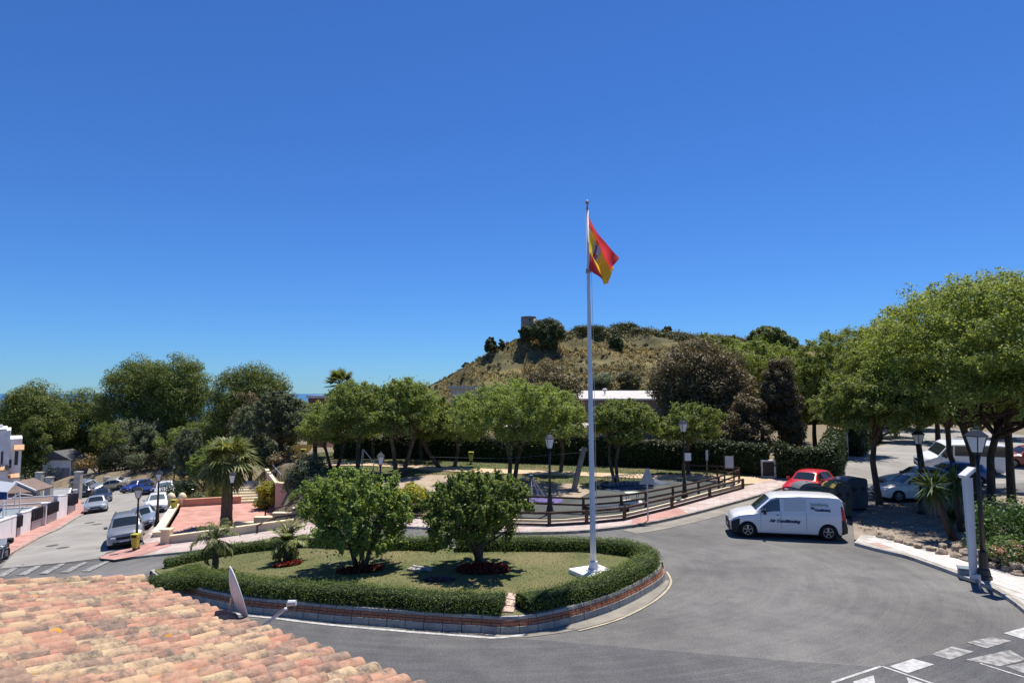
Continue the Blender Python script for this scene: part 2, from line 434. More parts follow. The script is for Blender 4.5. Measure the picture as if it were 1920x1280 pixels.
BARKP = mat('palm_bark', (.11, .075, .05), (.2, .14, .095), 9, .95, bump=1, bscale=16, stretch=(1, 1, 2))
YELLOW = mat('bin_yellow', (.42, .39, .05), (.5, .46, .08), 4, .5)
STONE = mat('field_stone', (.22, .17, .125), (.4, .33, .25), 4, .95, bump=.8, bscale=10)

L_TIPU = leafmat('leaf_feathery', (.11, .15, .037), (.195, .24, .066), (.30, .335, .11), .46)
L_PARK = leafmat('leaf_park', (.13, .18, .05), (.225, .285, .088), (.335, .38, .14), .48)
L_PINE = leafmat('leaf_pine', (.065, .095, .022), (.14, .18, .046), (.235, .265, .076), .36)
L_OLIVE = leafmat('leaf_olive', (.08, .10, .055), (.15, .175, .105), (.24, .26, .17), .32)
L_CAROB = leafmat('leaf_carob', (.095, .155, .035), (.195, .27, .072), (.32, .385, .12), .44)
L_HEDGE = leafmat('leaf_hedge', (.06, .10, .02), (.115, .17, .036), (.19, .245, .065), .32)
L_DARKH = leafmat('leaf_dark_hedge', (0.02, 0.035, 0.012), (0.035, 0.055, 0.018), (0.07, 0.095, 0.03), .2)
L_BROWN = leafmat('leaf_brown', (0.0728, 0.0583, 0.0308), (0.138, 0.107, 0.0583), (0.235, 0.186, 0.1), .2)
L_PALM = leafmat('leaf_palm', (0.081, 0.113, 0.0324), (0.162, 0.194, 0.0616), (0.324, 0.324, 0.138), .3)
L_YUC = leafmat('leaf_yucca', (0.0486, 0.0892, 0.0244), (0.0892, 0.138, 0.0406), (0.162, 0.218, 0.0728), .2)
L_SCRUB = leafmat('leaf_scrub', (.055, .062, .028), (.105, .11, .05), (.17, .16, .08), .2)
L_DRY = leafmat('leaf_dry', (.17, .125, .055), (.26, .19, .09), (.36, .27, .14), .3)
L_OLEAN = leafmat('leaf_oleander', (0.0568, 0.105, 0.0324), (0.0972, 0.17, 0.0486), (0.179, 0.268, 0.081), .3)
L_PINKF = leafmat('petal_pink', (.5, .3, .24), (.62, .4, .32), (.75, .55, .45), .4)
L_REDF = leafmat('petal_red', (.10, .012, .008), (.2, .022, .014), (.32, .04, .022), .35)
L_GOLD = leafmat('leaf_gold', (0.145, 0.194, 0.0324), (0.276, 0.276, 0.0486), (0.486, 0.421, 0.0648), .4)
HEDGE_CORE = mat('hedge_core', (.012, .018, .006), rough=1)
# ------------------------------------------------------------ vegetation builders
def leaf_quads(C, N, a, b, g, curl=.0):
    """C centres (n,3), N preferred normals, a x b leaf size -> verts, quads"""
    n = len(C)
    T = g.normal(size=(n, 3)); T -= (T * N).sum(1)[:, None] * N
    T /= np.linalg.norm(T, axis=1)[:, None] + 1e-9
    B = np.cross(N, T)
    s = g.uniform(.7, 1.3, (n, 1))
    ta = T * a * s * .5; bb = B * b * s * .5
    V = np.stack([C - ta, C - bb * 1.0 + ta * .1, C + ta, C + bb * 1.0 + ta * .1], 1).reshape(-1, 3)
    return V, np.arange(4 * n).reshape(n, 4)

def puff_leaves(cl, per, a, b, g, flat=.8, up=.35, shell=2.0, rnd=.5):
    """cl: (k,4) cluster centres + radius"""
    k = len(cl); idx = np.repeat(np.arange(k), per)
    d = g.normal(size=(len(idx), 3)); d /= np.linalg.norm(d, axis=1)[:, None]
    rad = g.random(len(idx)) ** (1.0 / shell)
    r = cl[idx, 3:4] * rad[:, None]
    C = cl[idx, :3] + d * r * np.array([1, 1, flat])
    N = d + g.normal(size=d.shape) * rnd; N[:, 2] += up
    N /= np.linalg.norm(N, axis=1)[:, None] + 1e-9
    return leaf_quads(C, N, a, b, g)

def spray_leaves(cl, per, a, b, g, origin, lift=.35, slim=.5, reach=1.35, droop=0.0, rnd=.55):
    """each cluster is a tuft that points away from the trunk fork: ragged outline, gaps between tufts"""
    k = len(cl); d = cl[:, :3] - np.array(origin); d /= np.linalg.norm(d, axis=1)[:, None] + 1e-9
    d[:, 2] += lift; d += g.normal(size=d.shape) * .25; d /= np.linalg.norm(d, axis=1)[:, None]
    idx = np.repeat(np.arange(k), per); n = len(idx)
    # several shoots per tuft
    ns = 5; sh = d[:, None, :] + g.normal(size=(k, ns, 3)) * .55; sh /= np.linalg.norm(sh, axis=2)[:, :, None]
    ln = g.uniform(.6, 1.15, (k, ns)); j = g.integers(ns, size=n)
    t = g.random(n) ** .75; r = cl[idx, 3]
    dd = sh[idx, j]; q = g.normal(size=(n, 3)); q /= np.linalg.norm(q, axis=1)[:, None]
    C = cl[idx, :3] + dd * ((t * reach - .45) * r * ln[idx, j])[:, None] + q * (r * slim * (1.05 - .75 * t) * g.random(n) ** .5)[:, None]
    C[:, 2] -= droop * r * t * t
    N = q * .7 + dd * .35 + g.normal(size=q.shape) * rnd; N[:, 2] += .4; N /= np.linalg.norm(N, axis=1)[:, None]
    return leaf_quads(C, N, a, b, g)

def crown_clusters(k, W, D, Hc, zc, g, r0, shape='ell', bias=.5, lobes=6):
    """uneven crown: clusters gather on several overlapping lobes"""
    out = []
    lob = []
    for i in range(lobes):
        a = 2 * math.pi * (i + g.random() * .6) / lobes; q = g.uniform(.35, .62)
        lob.append((math.cos(a) * W / 2 * q, math.sin(a) * D / 2 * q, g.uniform(-.25, .3) * Hc, g.uniform(.38, .58)))
    lob.append((0, 0, .16 * Hc, .55))
    tries = 0
    while len(out) < k and tries < k * 90:
        tries += 1
        lx, ly, lz, lr = lob[g.integers(len(lob))]
        d = g.normal(size=3); d /= np.linalg.norm(d)
        if d[2] < -.55: continue
        q = g.random() ** .33 if g.random() < bias else 1.0
        p = np.array([lx + d[0] * lr * W / 2 * q, ly + d[1] * lr * D / 2 * q, lz + d[2] * lr * Hc * .62 * q])
        e = (p[0] / (W / 2)) ** 2 + (p[1] / (D / 2)) ** 2 + (p[2] / (Hc / 2)) ** 2
        if e > 1.0: p /= math.sqrt(e)
        if shape == 'dome' and p[2] < -.28 * Hc: p[2] = -.28 * Hc + g.random() * .1 * Hc
        r = r0 * g.uniform(.7, 1.25)
        if any((p[0] - o[0]) ** 2 + (p[1] - o[1]) ** 2 + (p[2] - o[2]) ** 2 < (.8 * r) ** 2 for o in out): continue
        out.append((p[0], p[1], p[2], r))
    o = np.array(out)
    # stretch the puffs so that the crown really fills its outline
    for ax, full in ((0, W), (1, D), (2, Hc)):
        lo, hi = o[:, ax].min(), o[:, ax].max(); mid_ = (lo + hi) / 2
        o[:, ax] = (o[:, ax] - mid_) * full / max(hi - lo, .05)
    o[:, 2] += zc
    # keep the outermost puffs inside the intended outline
    return o

def trunk_mesh(cl, H0, r, g, lean=(0, 0), forks=1, limbs=9, top=None):
    b = MB()
    for f in range(forks):
        a = 2 * math.pi * f / max(forks, 1) + g.random() * 2
        sp = (0 if forks == 1 else .10 * H0 + r * .8)
        base = Vector((math.cos(a) * sp * .5, math.sin(a) * sp * .5, -.15))
        t = Vector((lean[0] + math.cos(a) * sp * 2.2, lean[1] + math.sin(a) * sp * 2.2, H0 * g.uniform(.85, 1.05)))
        rr = r * (1 if forks == 1 else .72)
        mid = base.lerp(t, .5) + Vector((g.normal() * .05 * H0, g.normal() * .05 * H0, 0))
        pts = [base, base.lerp(mid, .12) + Vector((0, 0, .05)), base.lerp(mid, .6), mid, mid.lerp(t, .55), t]
        b.tube(pts, [rr * 1.55, rr * 1.12, rr, rr * .92, rr * .85, rr * .72], 9)
        sel = g.choice(len(cl), size=min(limbs, len(cl)), replace=False)
        for q in sel:
            c = Vector(cl[q, :3]); s = mid.lerp(t, g.uniform(.35, 1.0))
            m1 = s.lerp(c, .45) + Vector((g.normal() * .06, g.normal() * .06, -.04)) * (c - s).length
            r1 = rr * g.uniform(.3, .5)
            b.tube([s, s.lerp(m1, .5) + Vector((0, 0, .02)), m1, m1.lerp(c, .55), c], [r1, r1 * .8, r1 * .6, r1 * .38, r1 * .12], 6, cap=False)
            for _ in range(2):
                c2 = Vector(cl[g.integers(len(cl)), :3])
                if (c2 - m1).length < (c - s).length * .8:
                    b.tube([m1, m1.lerp(c2, .5) + Vector((0, 0, .05)), c2], [r1 * .45, r1 * .3, r1 * .1], 5, cap=False)
    return b

TREEK = {  # leaf material, leaf a x b, flat, crown shape, bias
    'park': dict(m=L_PARK, a=.13, b=.065, flat=.75, shape='dome', bias=.45, r=.135, shell=3.0),
    'tipu': dict(m=L_TIPU, a=.13, b=.062, flat=.5, shape='dome', bias=.5, r=.12, shell=2.6),
    'pine': dict(m=L_PINE, a=.24, b=.10, flat=.8, shape='dome', bias=.2, r=.135, shell=4.0),
    'olive': dict(m=L_OLIVE, a=.2, b=.075, flat=.85, shape='ell', bias=.4, r=.15, shell=2.6),
    'carob': dict(m=L_CAROB, a=.095, b=.052, flat=.9, shape='ell', bias=.3, r=.125, shell=2.6),
    'brown': dict(m=L_BROWN, a=.19, b=.085, flat=.95, shape='ell', bias=.3, r=.12, shell=3.0),
    'bush': dict(m=L_SCRUB, a=.22, b=.1, flat=.8, shape='ell', bias=.5, r=.24, shell=2.2),
    'gold': dict(m=L_GOLD, a=.16, b=.08, flat=.8, shape='ell', bias=.5, r=.2, shell=2.2),
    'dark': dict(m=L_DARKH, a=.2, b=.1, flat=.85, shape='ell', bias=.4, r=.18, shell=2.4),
}
def tree(name, label, kind, base, H, W, trunk=.4, tr=.14, k=40, per=170, seed=0, depth=None, lean=(0, 0), forks=1, limbs=10, leaf=1.0, group=None, cat='tree', crown_dx=(0, 0), lowtrunk=True, leafm=None):
    g = np.random.default_rng(seed + 100); K = TREEK[kind]; k = int(k * ({'tipu': 2.2, 'park': 2.2}.get(kind, 1.7)))
    t = thing(name, label, cat, base, 0, group)
    D = depth or W; Hc = H * (1 - trunk); zc = H * trunk + Hc * .5
    r0 = K['r'] * (W * D * Hc * 1.2) ** (1 / 3)
    cl = crown_clusters(k, W - r0 * 1.5, D - r0 * 1.5, Hc - r0 * 1.3, zc, g, r0, K['shape'], K['bias'], lobes=max(4, int(k / 13)))
    cl[:, 0] += crown_dx[0]; cl[:, 1] += crown_dx[1]
    per = int(per * (1.6 if kind in ('park', 'tipu') else 1.3))
    if kind in ('carob', 'park', 'tipu', 'olive'):
        sp = {'carob': (.5, .46, 1.5, 0), 'park': (.25, .5, 1.4, .25), 'tipu': (-.05, .42, 1.5, .35), 'olive': (.3, .5, 1.4, .15)}[kind]
        V, Q = spray_leaves(cl, per, K['a'] * leaf, K['b'] * leaf, g, (crown_dx[0] * .5, crown_dx[1] * .5, H * trunk), *sp)
        if kind in ('tipu', 'park'):
            Vp, Qp = puff_leaves(cl, int(per * (.34 if kind == 'tipu' else .3)), K['a'] * leaf, K['b'] * leaf, g, .45, shell=2.2); Q = np.concatenate([Q, Qp + len(V)]); V = np.concatenate([V, Vp])
    else: V, Q = puff_leaves(cl, per, K['a'] * leaf, K['b'] * leaf, g, K['flat'], shell=K['shell'])
    # stray sprigs so that the outline is loose
    ns = int(len(V) / 4 * (.0 if kind in ('pine', 'tipu') else .03)); ii = g.integers(len(cl), size=ns)
    d = g.normal(size=(ns, 3)); d /= np.linalg.norm(d, axis=1)[:, None]
    C = cl[ii, :3] + d * cl[ii, 3:4] * g.uniform(.95, 1.12, (ns, 1)); N = g.normal(size=(ns, 3)); N /= np.linalg.norm(N, axis=1)[:, None]
    V2, Q2 = leaf_quads(C, N, K['a'] * leaf, K['b'] * leaf, g)
    fastmesh('crown', np.concatenate([V, V2]), np.concatenate([Q, Q2 + len(V)]), leafm or K['m'], t)
    tm = trunk_mesh(cl, H * trunk * (1.12 if trunk > .15 else 1.5) + Hc * .1, tr, g, lean, forks, limbs)
    tm.build('trunk', BARK, t, smooth=True)
    return t

def palm(name, label, base, H, R, nf=46, seed=0, trunk_r=.3, fan=True, droop=1.0, group=None, leaf=1.0, trunk_h=None):
    g = np.random.default_rng(seed); t = thing(name, label, 'palm', base, 0, group)
    th = trunk_h or H - R * .55
    b = MB(); n = 14
    pts = [(math.sin(i * .25) * .03, 0, -.15 + (th + .15) * i / n) for i in range(n + 1)]
    rad = [trunk_r * (1.25 - .3 * i / n + .06 * (i % 2)) for i in range(n + 1)]
    b.tube(pts, rad, 12).build('trunk', BARKP, t, smooth=False)
    V = []; Q = []; o = 0
    rb = MB()
    for i in range(nf):
        el = math.radians(g.uniform(-50, 80)) if i > nf * .15 else math.radians(g.uniform(50, 88))
        az = i * 2.39996 + g.normal() * .15
        L = R * g.uniform(.85, 1.1) * (1.0 if el > -.2 else .9)
        dr = (.5 + .5 * droop) * g.uniform(.7, 1.2)
        pp = []; x = 0; z = 0; e = el
        for s in range(9):
            pp.append(np.array([math.cos(az) * x, math.sin(az) * x, th + z])); x += math.cos(e) * L / 8; z += math.sin(e) * L / 8
            e -= dr * (.06 + .05 * s) * (1.2 if fan else 1)
        pp = np.array(pp)
        if fan:
            # palmate: petiole then a fan of blades
            rb.tube([tuple(p) for p in pp[:5]], [.022 * leaf, .02 * leaf, .018 * leaf, .015 * leaf, .01 * leaf], 4, cap=False)
            c = pp[4]; fw = pp[5] - pp[3]; fw /= np.linalg.norm(fw); sd = np.cross(fw, [0, 0, 1.0]); sd /= np.linalg.norm(sd) + 1e-9; up = np.cross(sd, fw)
            nb = 15
            for j in range(nb):
                a = math.radians(-105 + 210 * j / (nb - 1)); d = fw * math.cos(a) + sd * math.sin(a) + up * .18 * math.cos(a * 1.5)
                bl = L * .52 * (1 - .25 * abs(math.sin(a))) * g.uniform(.85, 1.1); w2 = np.cross(d, up); w2 /= np.linalg.norm(w2) + 1e-9
                ww = .028 * leaf * R / 1.0 * .7 + .012
                m1 = c + d * bl * .55; tip = c + d * bl + np.array([0, 0, -bl * .22 * droop * g.uniform(.4, 1.4)])
                V += [c, m1 + w2 * ww, tip, m1 - w2 * ww]; Q.append((o, o + 1, o + 2, o + 3)); o += 4
        else:
            rb.tube([tuple(p) for p in pp], [.03 * leaf * (1 - i2 / 10) for i2 in range(9)], 4, cap=False)
            for s in np.linspace(.1, 1, 26):
                f = s * 8; i0 = min(int(f), 7); c = pp[i0] + (pp[i0 + 1] - pp[i0]) * (f - i0); fw = pp[i0 + 1] - pp[i0]; fw /= np.linalg.norm(fw)
                sd = np.cross(fw, [0, 0, 1.0]); sd /= np.linalg.norm(sd) + 1e-9
                for sg in (-1, 1):
                    d = sd * sg * .8 + fw * .7 + np.array([0, 0, -.35 * droop * g.uniform(.3, 1.3)]); d /= np.linalg.norm(d)
                    bl = L * .30 * math.sin(math.pi * min(.97, .18 + .8 * s)) ** .6 * g.uniform(.8, 1.15); w2 = np.cross(d, [0, 0, 1.0]); w2 /= np.linalg.norm(w2) + 1e-9
                    ww = .022 * leaf; m1 = c + d * bl * .5
                    V += [c, m1 + w2 * ww, c + d * bl + np.array([0, 0, -bl * .2 * droop]), m1 - w2 * ww]; Q.append((o, o + 1, o + 2, o + 3)); o += 4
    fastmesh('fronds', np.array(V), np.array(Q), L_PALM, t)
    rb.build('leaf_stalks', L_PALM, t)
    return t

def hedge(name, label, path, wd, ht, m, per=420, a=.09, b=.05, seed=0, zoff=0.0, group=None, core=HEDGE_CORE, jag=.05, wvar=None, top=None):
    """clipped hedge along path (x,y) as one thing: foliage over a dense core"""
    g = np.random.default_rng(seed); pth = resample(path, .4, smooth=True); nn = normals2(pth)
    base = (pth[0, 0], pth[0, 1], h(pth[0, 0], pth[0, 1]) + zoff)
    t = thing(name, label, 'hedge', base, 0, group)
    n = len(pth); zb = hh(pth[:, 0], pth[:, 1]) + zoff
    wob = 1 + .08 * np.sin(np.arange(n) * .9 + seed) + .05 * np.sin(np.arange(n) * .37 + 2 * seed) + g.normal(size=n) * .05
    hob = 1 + .05 * np.sin(np.arange(n) * .53 + seed * 2) + .04 * np.sin(np.arange(n) * .21 + seed) + g.normal(size=n) * .04
    W2 = wd / 2 * wob; HT = ht * hob
    # rounded section in (q, z): q across
    sec = [(-1, 0), (-1.02, .35), (-.98, .75), (-.82, .95), (-.4, 1.0), (0, 1.01), (.4, 1.0), (.82, .95), (.98, .75), (1.02, .35), (1, 0)]
    G = np.zeros((n, len(sec), 3))
    for j, (q, zz) in enumerate(sec):
        G[:, j, 0] = pth[:, 0] + nn[:, 0] * q * W2; G[:, j, 1] = pth[:, 1] + nn[:, 1] * q * W2; G[:, j, 2] = zb + zz * HT
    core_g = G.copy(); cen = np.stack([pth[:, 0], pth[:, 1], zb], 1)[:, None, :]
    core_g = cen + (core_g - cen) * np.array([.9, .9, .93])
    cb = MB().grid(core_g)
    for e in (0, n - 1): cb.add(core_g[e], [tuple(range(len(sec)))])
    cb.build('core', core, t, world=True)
    # leaves over the surface, ends included
    cells = []
    A = []
    for i in range(n - 1):
        for j in range(len(sec) - 1):
            p, q, r, s = G[i, j], G[i + 1, j], G[i + 1, j + 1], G[i, j + 1]
            nr = np.cross(q - p, s - p); ar = np.linalg.norm(nr); A.append(ar); cells.append((p, q, r, s, nr / (ar + 1e-9)))
    for e, sg in ((0, -1), (n - 1, 1)):
        c0 = G[e].mean(0); dd = (pth[min(e + 1, n - 1)] - pth[max(e - 1, 0)]); dd = np.array([dd[0], dd[1], 0]); dd /= np.linalg.norm(dd)
        for j in range(len(sec) - 1):
            p, s = G[e, j], G[e, j + 1]; A.append(np.linalg.norm(np.cross(p - c0, s - c0)) / 2); cells.append((p, c0, c0, s, dd * sg))
    A = np.array(A); N = int(A.sum() * per); pick = g.choice(len(A), N, p=A / A.sum())
    arr = np.array([[c[0], c[1], c[2], c[3]] for c in cells]); nr = np.array([c[4] for c in cells])
    uu = g.random((N, 1)); vv = g.random((N, 1)); c = arr[pick]
    C = (c[:, 0] * (1 - uu) + c[:, 1] * uu) * (1 - vv) + (c[:, 3] * (1 - uu) + c[:, 2] * uu) * vv
    NN = nr[pick]
    cc = np.stack([pth[:, 0], pth[:, 1], zb + .5 * HT], 1).mean(0)
    # make normals point outwards of the strip
    outw = C - np.array([0, 0, 0]); 
    k2 = np.argmin(((C[:, None, :2] - pth[None, ::4, :2]) ** 2).sum(2), 1) if N * (n // 4 + 1) < 4e7 else None
    if k2 is not None:
        ctr = np.column_stack([pth[::4][k2], (zb + .4 * HT)[::4][k2]]); sg = np.sign(((C - ctr) * NN).sum(1)); NN = NN * np.where(sg == 0, 1, sg)[:, None]
    lump = np.sin(C[:, 0] * 5.1 + seed) * np.sin(C[:, 1] * 4.3) * np.sin(C[:, 2] * 6 + 1)
    C = C + NN * (g.normal(size=(N, 1)) * jag + lump[:, None] * jag * .7)
    shoot = g.random(N) < .05; C[shoot] += NN[shoot] * g.uniform(.02, .12, (shoot.sum(), 1)) + np.array([0, 0, 1]) * g.uniform(0, .05, (shoot.sum(), 1))
    N2 = NN * .8 + g.normal(size=NN.shape) * .6; N2[:, 2] += .2; N2 /= np.linalg.norm(N2, axis=1)[:, None]
    V, Q = leaf_quads(C, N2, a, b, g)
    fastmesh('foliage', V - np.array(base), Q, m, t)
    return t

def bush(name, label, kind, base, W, H, k=14, per=150, seed=0, leaf=1.0, group=None, cat='bush', depth=None, leafm=None):
    g = np.random.default_rng(seed + 55); K = TREEK[kind]; t = thing(name, label, cat, base, 0, group); D = depth or W
    r0 = .27 * (W * D * H) ** (1 / 3)
    cl = crown_clusters(k, max(W - r0, .2), max(D - r0, .2), max(H - r0, .2), H * .52, g, r0, 'ell', .5, 5)
    cl[:, 2] = np.maximum(cl[:, 2], cl[:, 3] * .5)
    V, Q = puff_leaves(cl, per, K['a'] * leaf, K['b'] * leaf, g, .9, shell=2.4)
    fastmesh('foliage', V, Q, leafm or K['m'], t)
    b = MB()
    for c in cl[:6]: b.tube([(0, 0, -.05), (c[0] * .5, c[1] * .5, c[2] * .6), tuple(c[:3])], [.03 * H ** .5, .025 * H ** .5, .008], 5, cap=False)
    b.build('stems', BARK, t)
    return t
# ------------------------------------------------------------ ground, sea, hill
def axis(parts):
    return np.unique(np.concatenate([np.arange(a, b, s) for a, b, s in parts]))
gx = axis([(-700, -120, 25), (-120, -60, 5), (-60, 60, .8), (60, 120, 4), (120, 701, 25)])
gy = axis([(-30, 0, 3), (0, 75, .8), (75, 130, 2.5), (130, 240, 10), (240, 801, 30)])
GX, GY = np.meshgrid(gx, gy, indexing='ij'); GZ = hh(GX, GY) - .07
b = MB().grid(np.stack([GX, GY, GZ], 2)); ground = tag(b.build('ground', DIRT, smooth=True), kind='structure')

SEA = mat('sea_water', (.012, .06, .13), (.02, .1, .19), .004, .25, spec=.5, detail=4)
sea = MB().add([(-40000, -300, -34), (40000, -300, -34), (40000, 50000, -34), (-40000, 50000, -34)], [(0, 1, 2, 3)]).build('sea', SEA); tag(sea, kind='structure')

HYC = 300.0
_hp = [(700, 760), (770, 738), (810, 724), (840, 709), (870, 692), (900, 672), (925, 657), (955, 643), (985, 629), (1010, 628), (1060, 627), (1100, 622), (1170, 620), (1250, 628), (1300, 636), (1400, 645), (1500, 655), (1650, 665), (1900, 690), (2100, 730)]
_hx = np.array([(p - 960) / F * HYC for p, q in _hp]); _hz = np.array([at(p, q, HYC).z for p, q in _hp])
def hill_z(x, y):
    base = hh(x, y) - 3.0
    cr = np.interp(x, _hx, _hz, left=-30, right=-30)
    yc = y - 6 * np.sin(x * .045)
    pr = np.interp(yc, [215, 235, 255, 272, 284, 291, 300, 330, 420], [0, .14, .36, .60, .78, .955, 1, .96, 0])
    z = base + np.maximum(cr - base, 0) * pr
    zr = np.maximum(z - base, 0); z = z + .45 * np.sin(zr * 1.25 + .4 * np.sin(x * .08)) * np.clip(pr * 3, 0, 1) * np.clip((1 - pr) * 8, 0, 1) * (cr > base)   # old terraces
    a = .75 * np.clip((cr - base) / 20, 0, 1) * np.clip(pr * 4, 0, 1) * np.clip((300 - yc) / 12, 0, 1)
    z += a * (1.0 * np.sin(x * .21 + 2 * np.sin(y * .11)) + .8 * np.sin(x * .43 + y * .3) + .5 * np.sin(x * .9 + 1.7 * np.sin(y * .35)) + .35 * np.sin(x * 1.7 + y * .8))
    return z
HX, HY = np.meshgrid(np.arange(-75, 290, 1.6), np.arange(212, 425, 1.6), indexing='ij')
HM = mat('dry_hillside', (.105, .09, .042), (.205, .165, .07), .10, .95, bump=1, bscale=1.2, detail=10, c3=(.10, .095, .045), s3=.06, stretch=(.3, 1, 3.0))
hill = tag(MB().grid(np.stack([HX, HY, hill_z(HX, HY)], 2)).build('hill', HM, smooth=True), kind='structure')

# scrub on the hill: nobody could count it
g = np.random.default_rng(5); cl = []
for i in range(2600):
    x = g.uniform(-42, 170); y = g.uniform(238, 322)
    top = y > 290 + 6 * math.sin(x * .045)
    px = 960 + x / y * F
    low = y < 262 and x > 18
    p = 1 if (top and x > 14) else (.7 if low else (.5 if top else .17))
    if g.random() > p: continue
    r = g.uniform(1.0, 2.6) if (top and x > 14) else g.uniform(.4, 1.3)
    cl.append((x, y, float(hill_z(x, y)) + r * .35, r))
for i in range(620):
    x = g.uniform(12, 125); y = g.uniform(289, 308) + 6 * math.sin(x * .045); r = g.uniform(1.1, 3.0); cl.append((x, y, float(hill_z(x, y)) + r * .5, r))
for i in range(130):
    x = g.uniform(-40, 110); y = g.uniform(236, 292); r = g.uniform(.5, 1.5); cl.append((x, y, float(hill_z(x, y)) + r * .2, r))
cl = np.array(cl)
V, Q = puff_leaves(cl, 42, .75, .4, g, .8)
tag(fastmesh('hill_scrub', V, Q, L_SCRUB), 'low grey green scrub covering the hill top and lower slope', 'scrub', kind='stuff')
# tufts of dry grass on the slope
n = 42000; x = g.uniform(-45, 120, n); y = g.uniform(236, 296, n); z = hill_z(x, y) + .15
ok = np.sin(x * .17 + np.sin(y * .13) * 2) + np.sin(y * .33 + x * .07) + g.normal(size=n) * .6 > -.5
C = np.stack([x, y, z], 1)[ok]; N = g.normal(size=C.shape) * np.array([1, 1, .25]); N /= np.linalg.norm(N, axis=1)[:, None]
V, Q = leaf_quads(C, N, .9, .5, g)
tag(fastmesh('hill_grass', V, Q, L_DRY), 'dry yellow grass tufts on the hillside below the tower', 'grass', kind='stuff')

# ------------------------------------------------------------ roads
KPX = [(186, 1048), (215, 1051), (290, 1043), (360, 1036), (450, 1022), (560, 1008), (660, 997), (755, 990), (850, 996), (945, 1002), (1010, 1002), (1080, 1000), (1160, 992), (1235, 980), (1315, 961), (1420, 932), (1487, 909)]
K = [P2(*q) for q in KPX]
BPX = [(1482, 897), (1440, 903), (1392, 916), (1330, 932), (1260, 951), (1170, 974), (1100, 980), (1030, 984), (945, 984), (850, 978), (755, 972), (640, 975), (560, 984), (500, 994), (400, 1007), (311, 1020)]
Bk = [P2(*q) for q in BPX]
LK = [P2(*q) for q in [(-40, 1075), (-5, 1055), (28, 1036), (75, 1009), (120, 988), (157, 965), (152, 940), (140, 917)]]   # left kerb of the side street
RK = [P2(*q) for q in [(186, 1048), (200, 1032), (262, 1016), (289, 981), (318, 960), (332, 940), (330, 925)]]              # right kerb of the side street
road_poly = [(-52, 8), (-30, -9), (48, -9), (48, 26), (52, 45), (66, 75), (60, 100), (50, 100), P2(1668, 830), P2(1600, 852), P2(1560, 876), P2(1482, 894)]
road_poly += [tuple(.6 * np.array(K[i]) + .4 * np.array(Bk[len(Bk) - 1 - i] if 0 <= len(Bk) - 1 - i < len(Bk) else K[i])) for i in range(len(K) - 2, 3, -1)]
road_poly += [P2(300, 1030), P2(275, 1012), P2(300, 978), P2(340, 930), P2(320, 915), P2(250, 902), P2(190, 902), P2(135, 912), P2(100, 960), P2(60, 1000), P2(0, 1040), P2(-60, 1060)]
road = sheet('road', road_poly, 0.0, ROAD, skirt=.2, step=.8)
# newer dark asphalt along the front carriageway
dk = [P2(*q) for q in [(430, 1160), (560, 1166), (700, 1178), (860, 1192), (960, 1196), (1150, 1212), (1300, 1224), (1480, 1240), (1640, 1251)]]
dk += [P2(1920, 1190), (16, 11), (14, 2), (2, -4), (-12, 2), (-14, 13)]
sheet('front_carriageway', dk, .006, ROADD, skirt=0, step=.8)
# pale dusty road that leaves to the right, seen under the trees
pale = [P2(*q) for q in [(1490, 903), (1560, 876), (1600, 852), (1668, 830)]] + [(50, 99), (60, 99), (65, 75), (51, 46), (30, 43), P2(1640, 905), P2(1560, 915)]
sheet('side_road', pale, .006, PALE, skirt=0, step=.8)
# pale side street running down to the left
street = LK[2:] + [P2(190, 904), P2(250, 904), P2(318, 917), P2(332, 940), P2(318, 960), P2(289, 981), P2(262, 1016), P2(200, 1036), P2(186, 1047), P2(0, 1066)]
sheet('side_street', street, .02, PALE, skirt=0, step=.8)

def kerb(line, parent, width=.16, z0=-.2, z1=.125, step=1.0, m=KERB, side=1, smooth=True):
    pth = resample(line, step, smooth=smooth); nn = normals2(pth)
    for i in range(len(pth) - 1):
        a, c = pth[i], pth[i + 1]; d = (c - a); l = np.linalg.norm(d); gp = d / l * .012
        a2 = a + gp; c2 = c - gp; na, nc = nn[i] * side * width, nn[i + 1] * side * width
        za, zc = h(*a2), h(*c2)
        pts = [(*a2, za + z0), (*c2, zc + z0), (*(c2 + nc), zc + z0), (*(a2 + na), za + z0), (*a2, za + z1 - .012), (*c2, zc + z1 - .012), (*(c2 + nc), zc + z1), (*(a2 + na), za + z1)]
        if side < 0: pts = [pts[j] for j in (3, 2, 1, 0, 7, 6, 5, 4)]
        MB().hexa(pts).build('kerb_stone', m, parent)

pav = sheet('pavement', K + Bk, .115, PAVE, skirt=.3, step=.7)
kerb(K, pav, side=1)
# red tactile corners
sheet('red_corner_paving', [P2(187, 1046, .13), P2(215, 1049, .13), P2(262, 1041, .13), P2(322, 1021, .13), P2(311, 1014, .13), P2(275, 1019, .13), P2(225, 1031, .13), P2(196, 1040, .13)], .135, PINK, skirt=0, step=.5)
sheet('red_crossing_paving', [P2(1185, 984, .13), P2(1290, 962, .13), P2(1272, 951, .13), P2(1185, 974, .13)], .125, PINK, skirt=0, step=.5)
# side street pavements and parking strip
lp = sheet('left_pavement', LK[1:] + [P2(120, 940), P2(118, 965), P2(60, 985), P2(28, 1005), P2(-20, 1030)], .115, PINK, skirt=.3, step=.7)
kerb(LK[1:6], lp, side=1)
rp = sheet('right_pavement', [P2(262, 1016), P2(289, 981), P2(318, 960), P2(332, 942), P2(346, 942), P2(336, 962), P2(322, 985), P2(309, 1012), P2(311, 1020), P2(300, 1026), P2(270, 1022)], .10, PAVE, skirt=.3, step=.6)

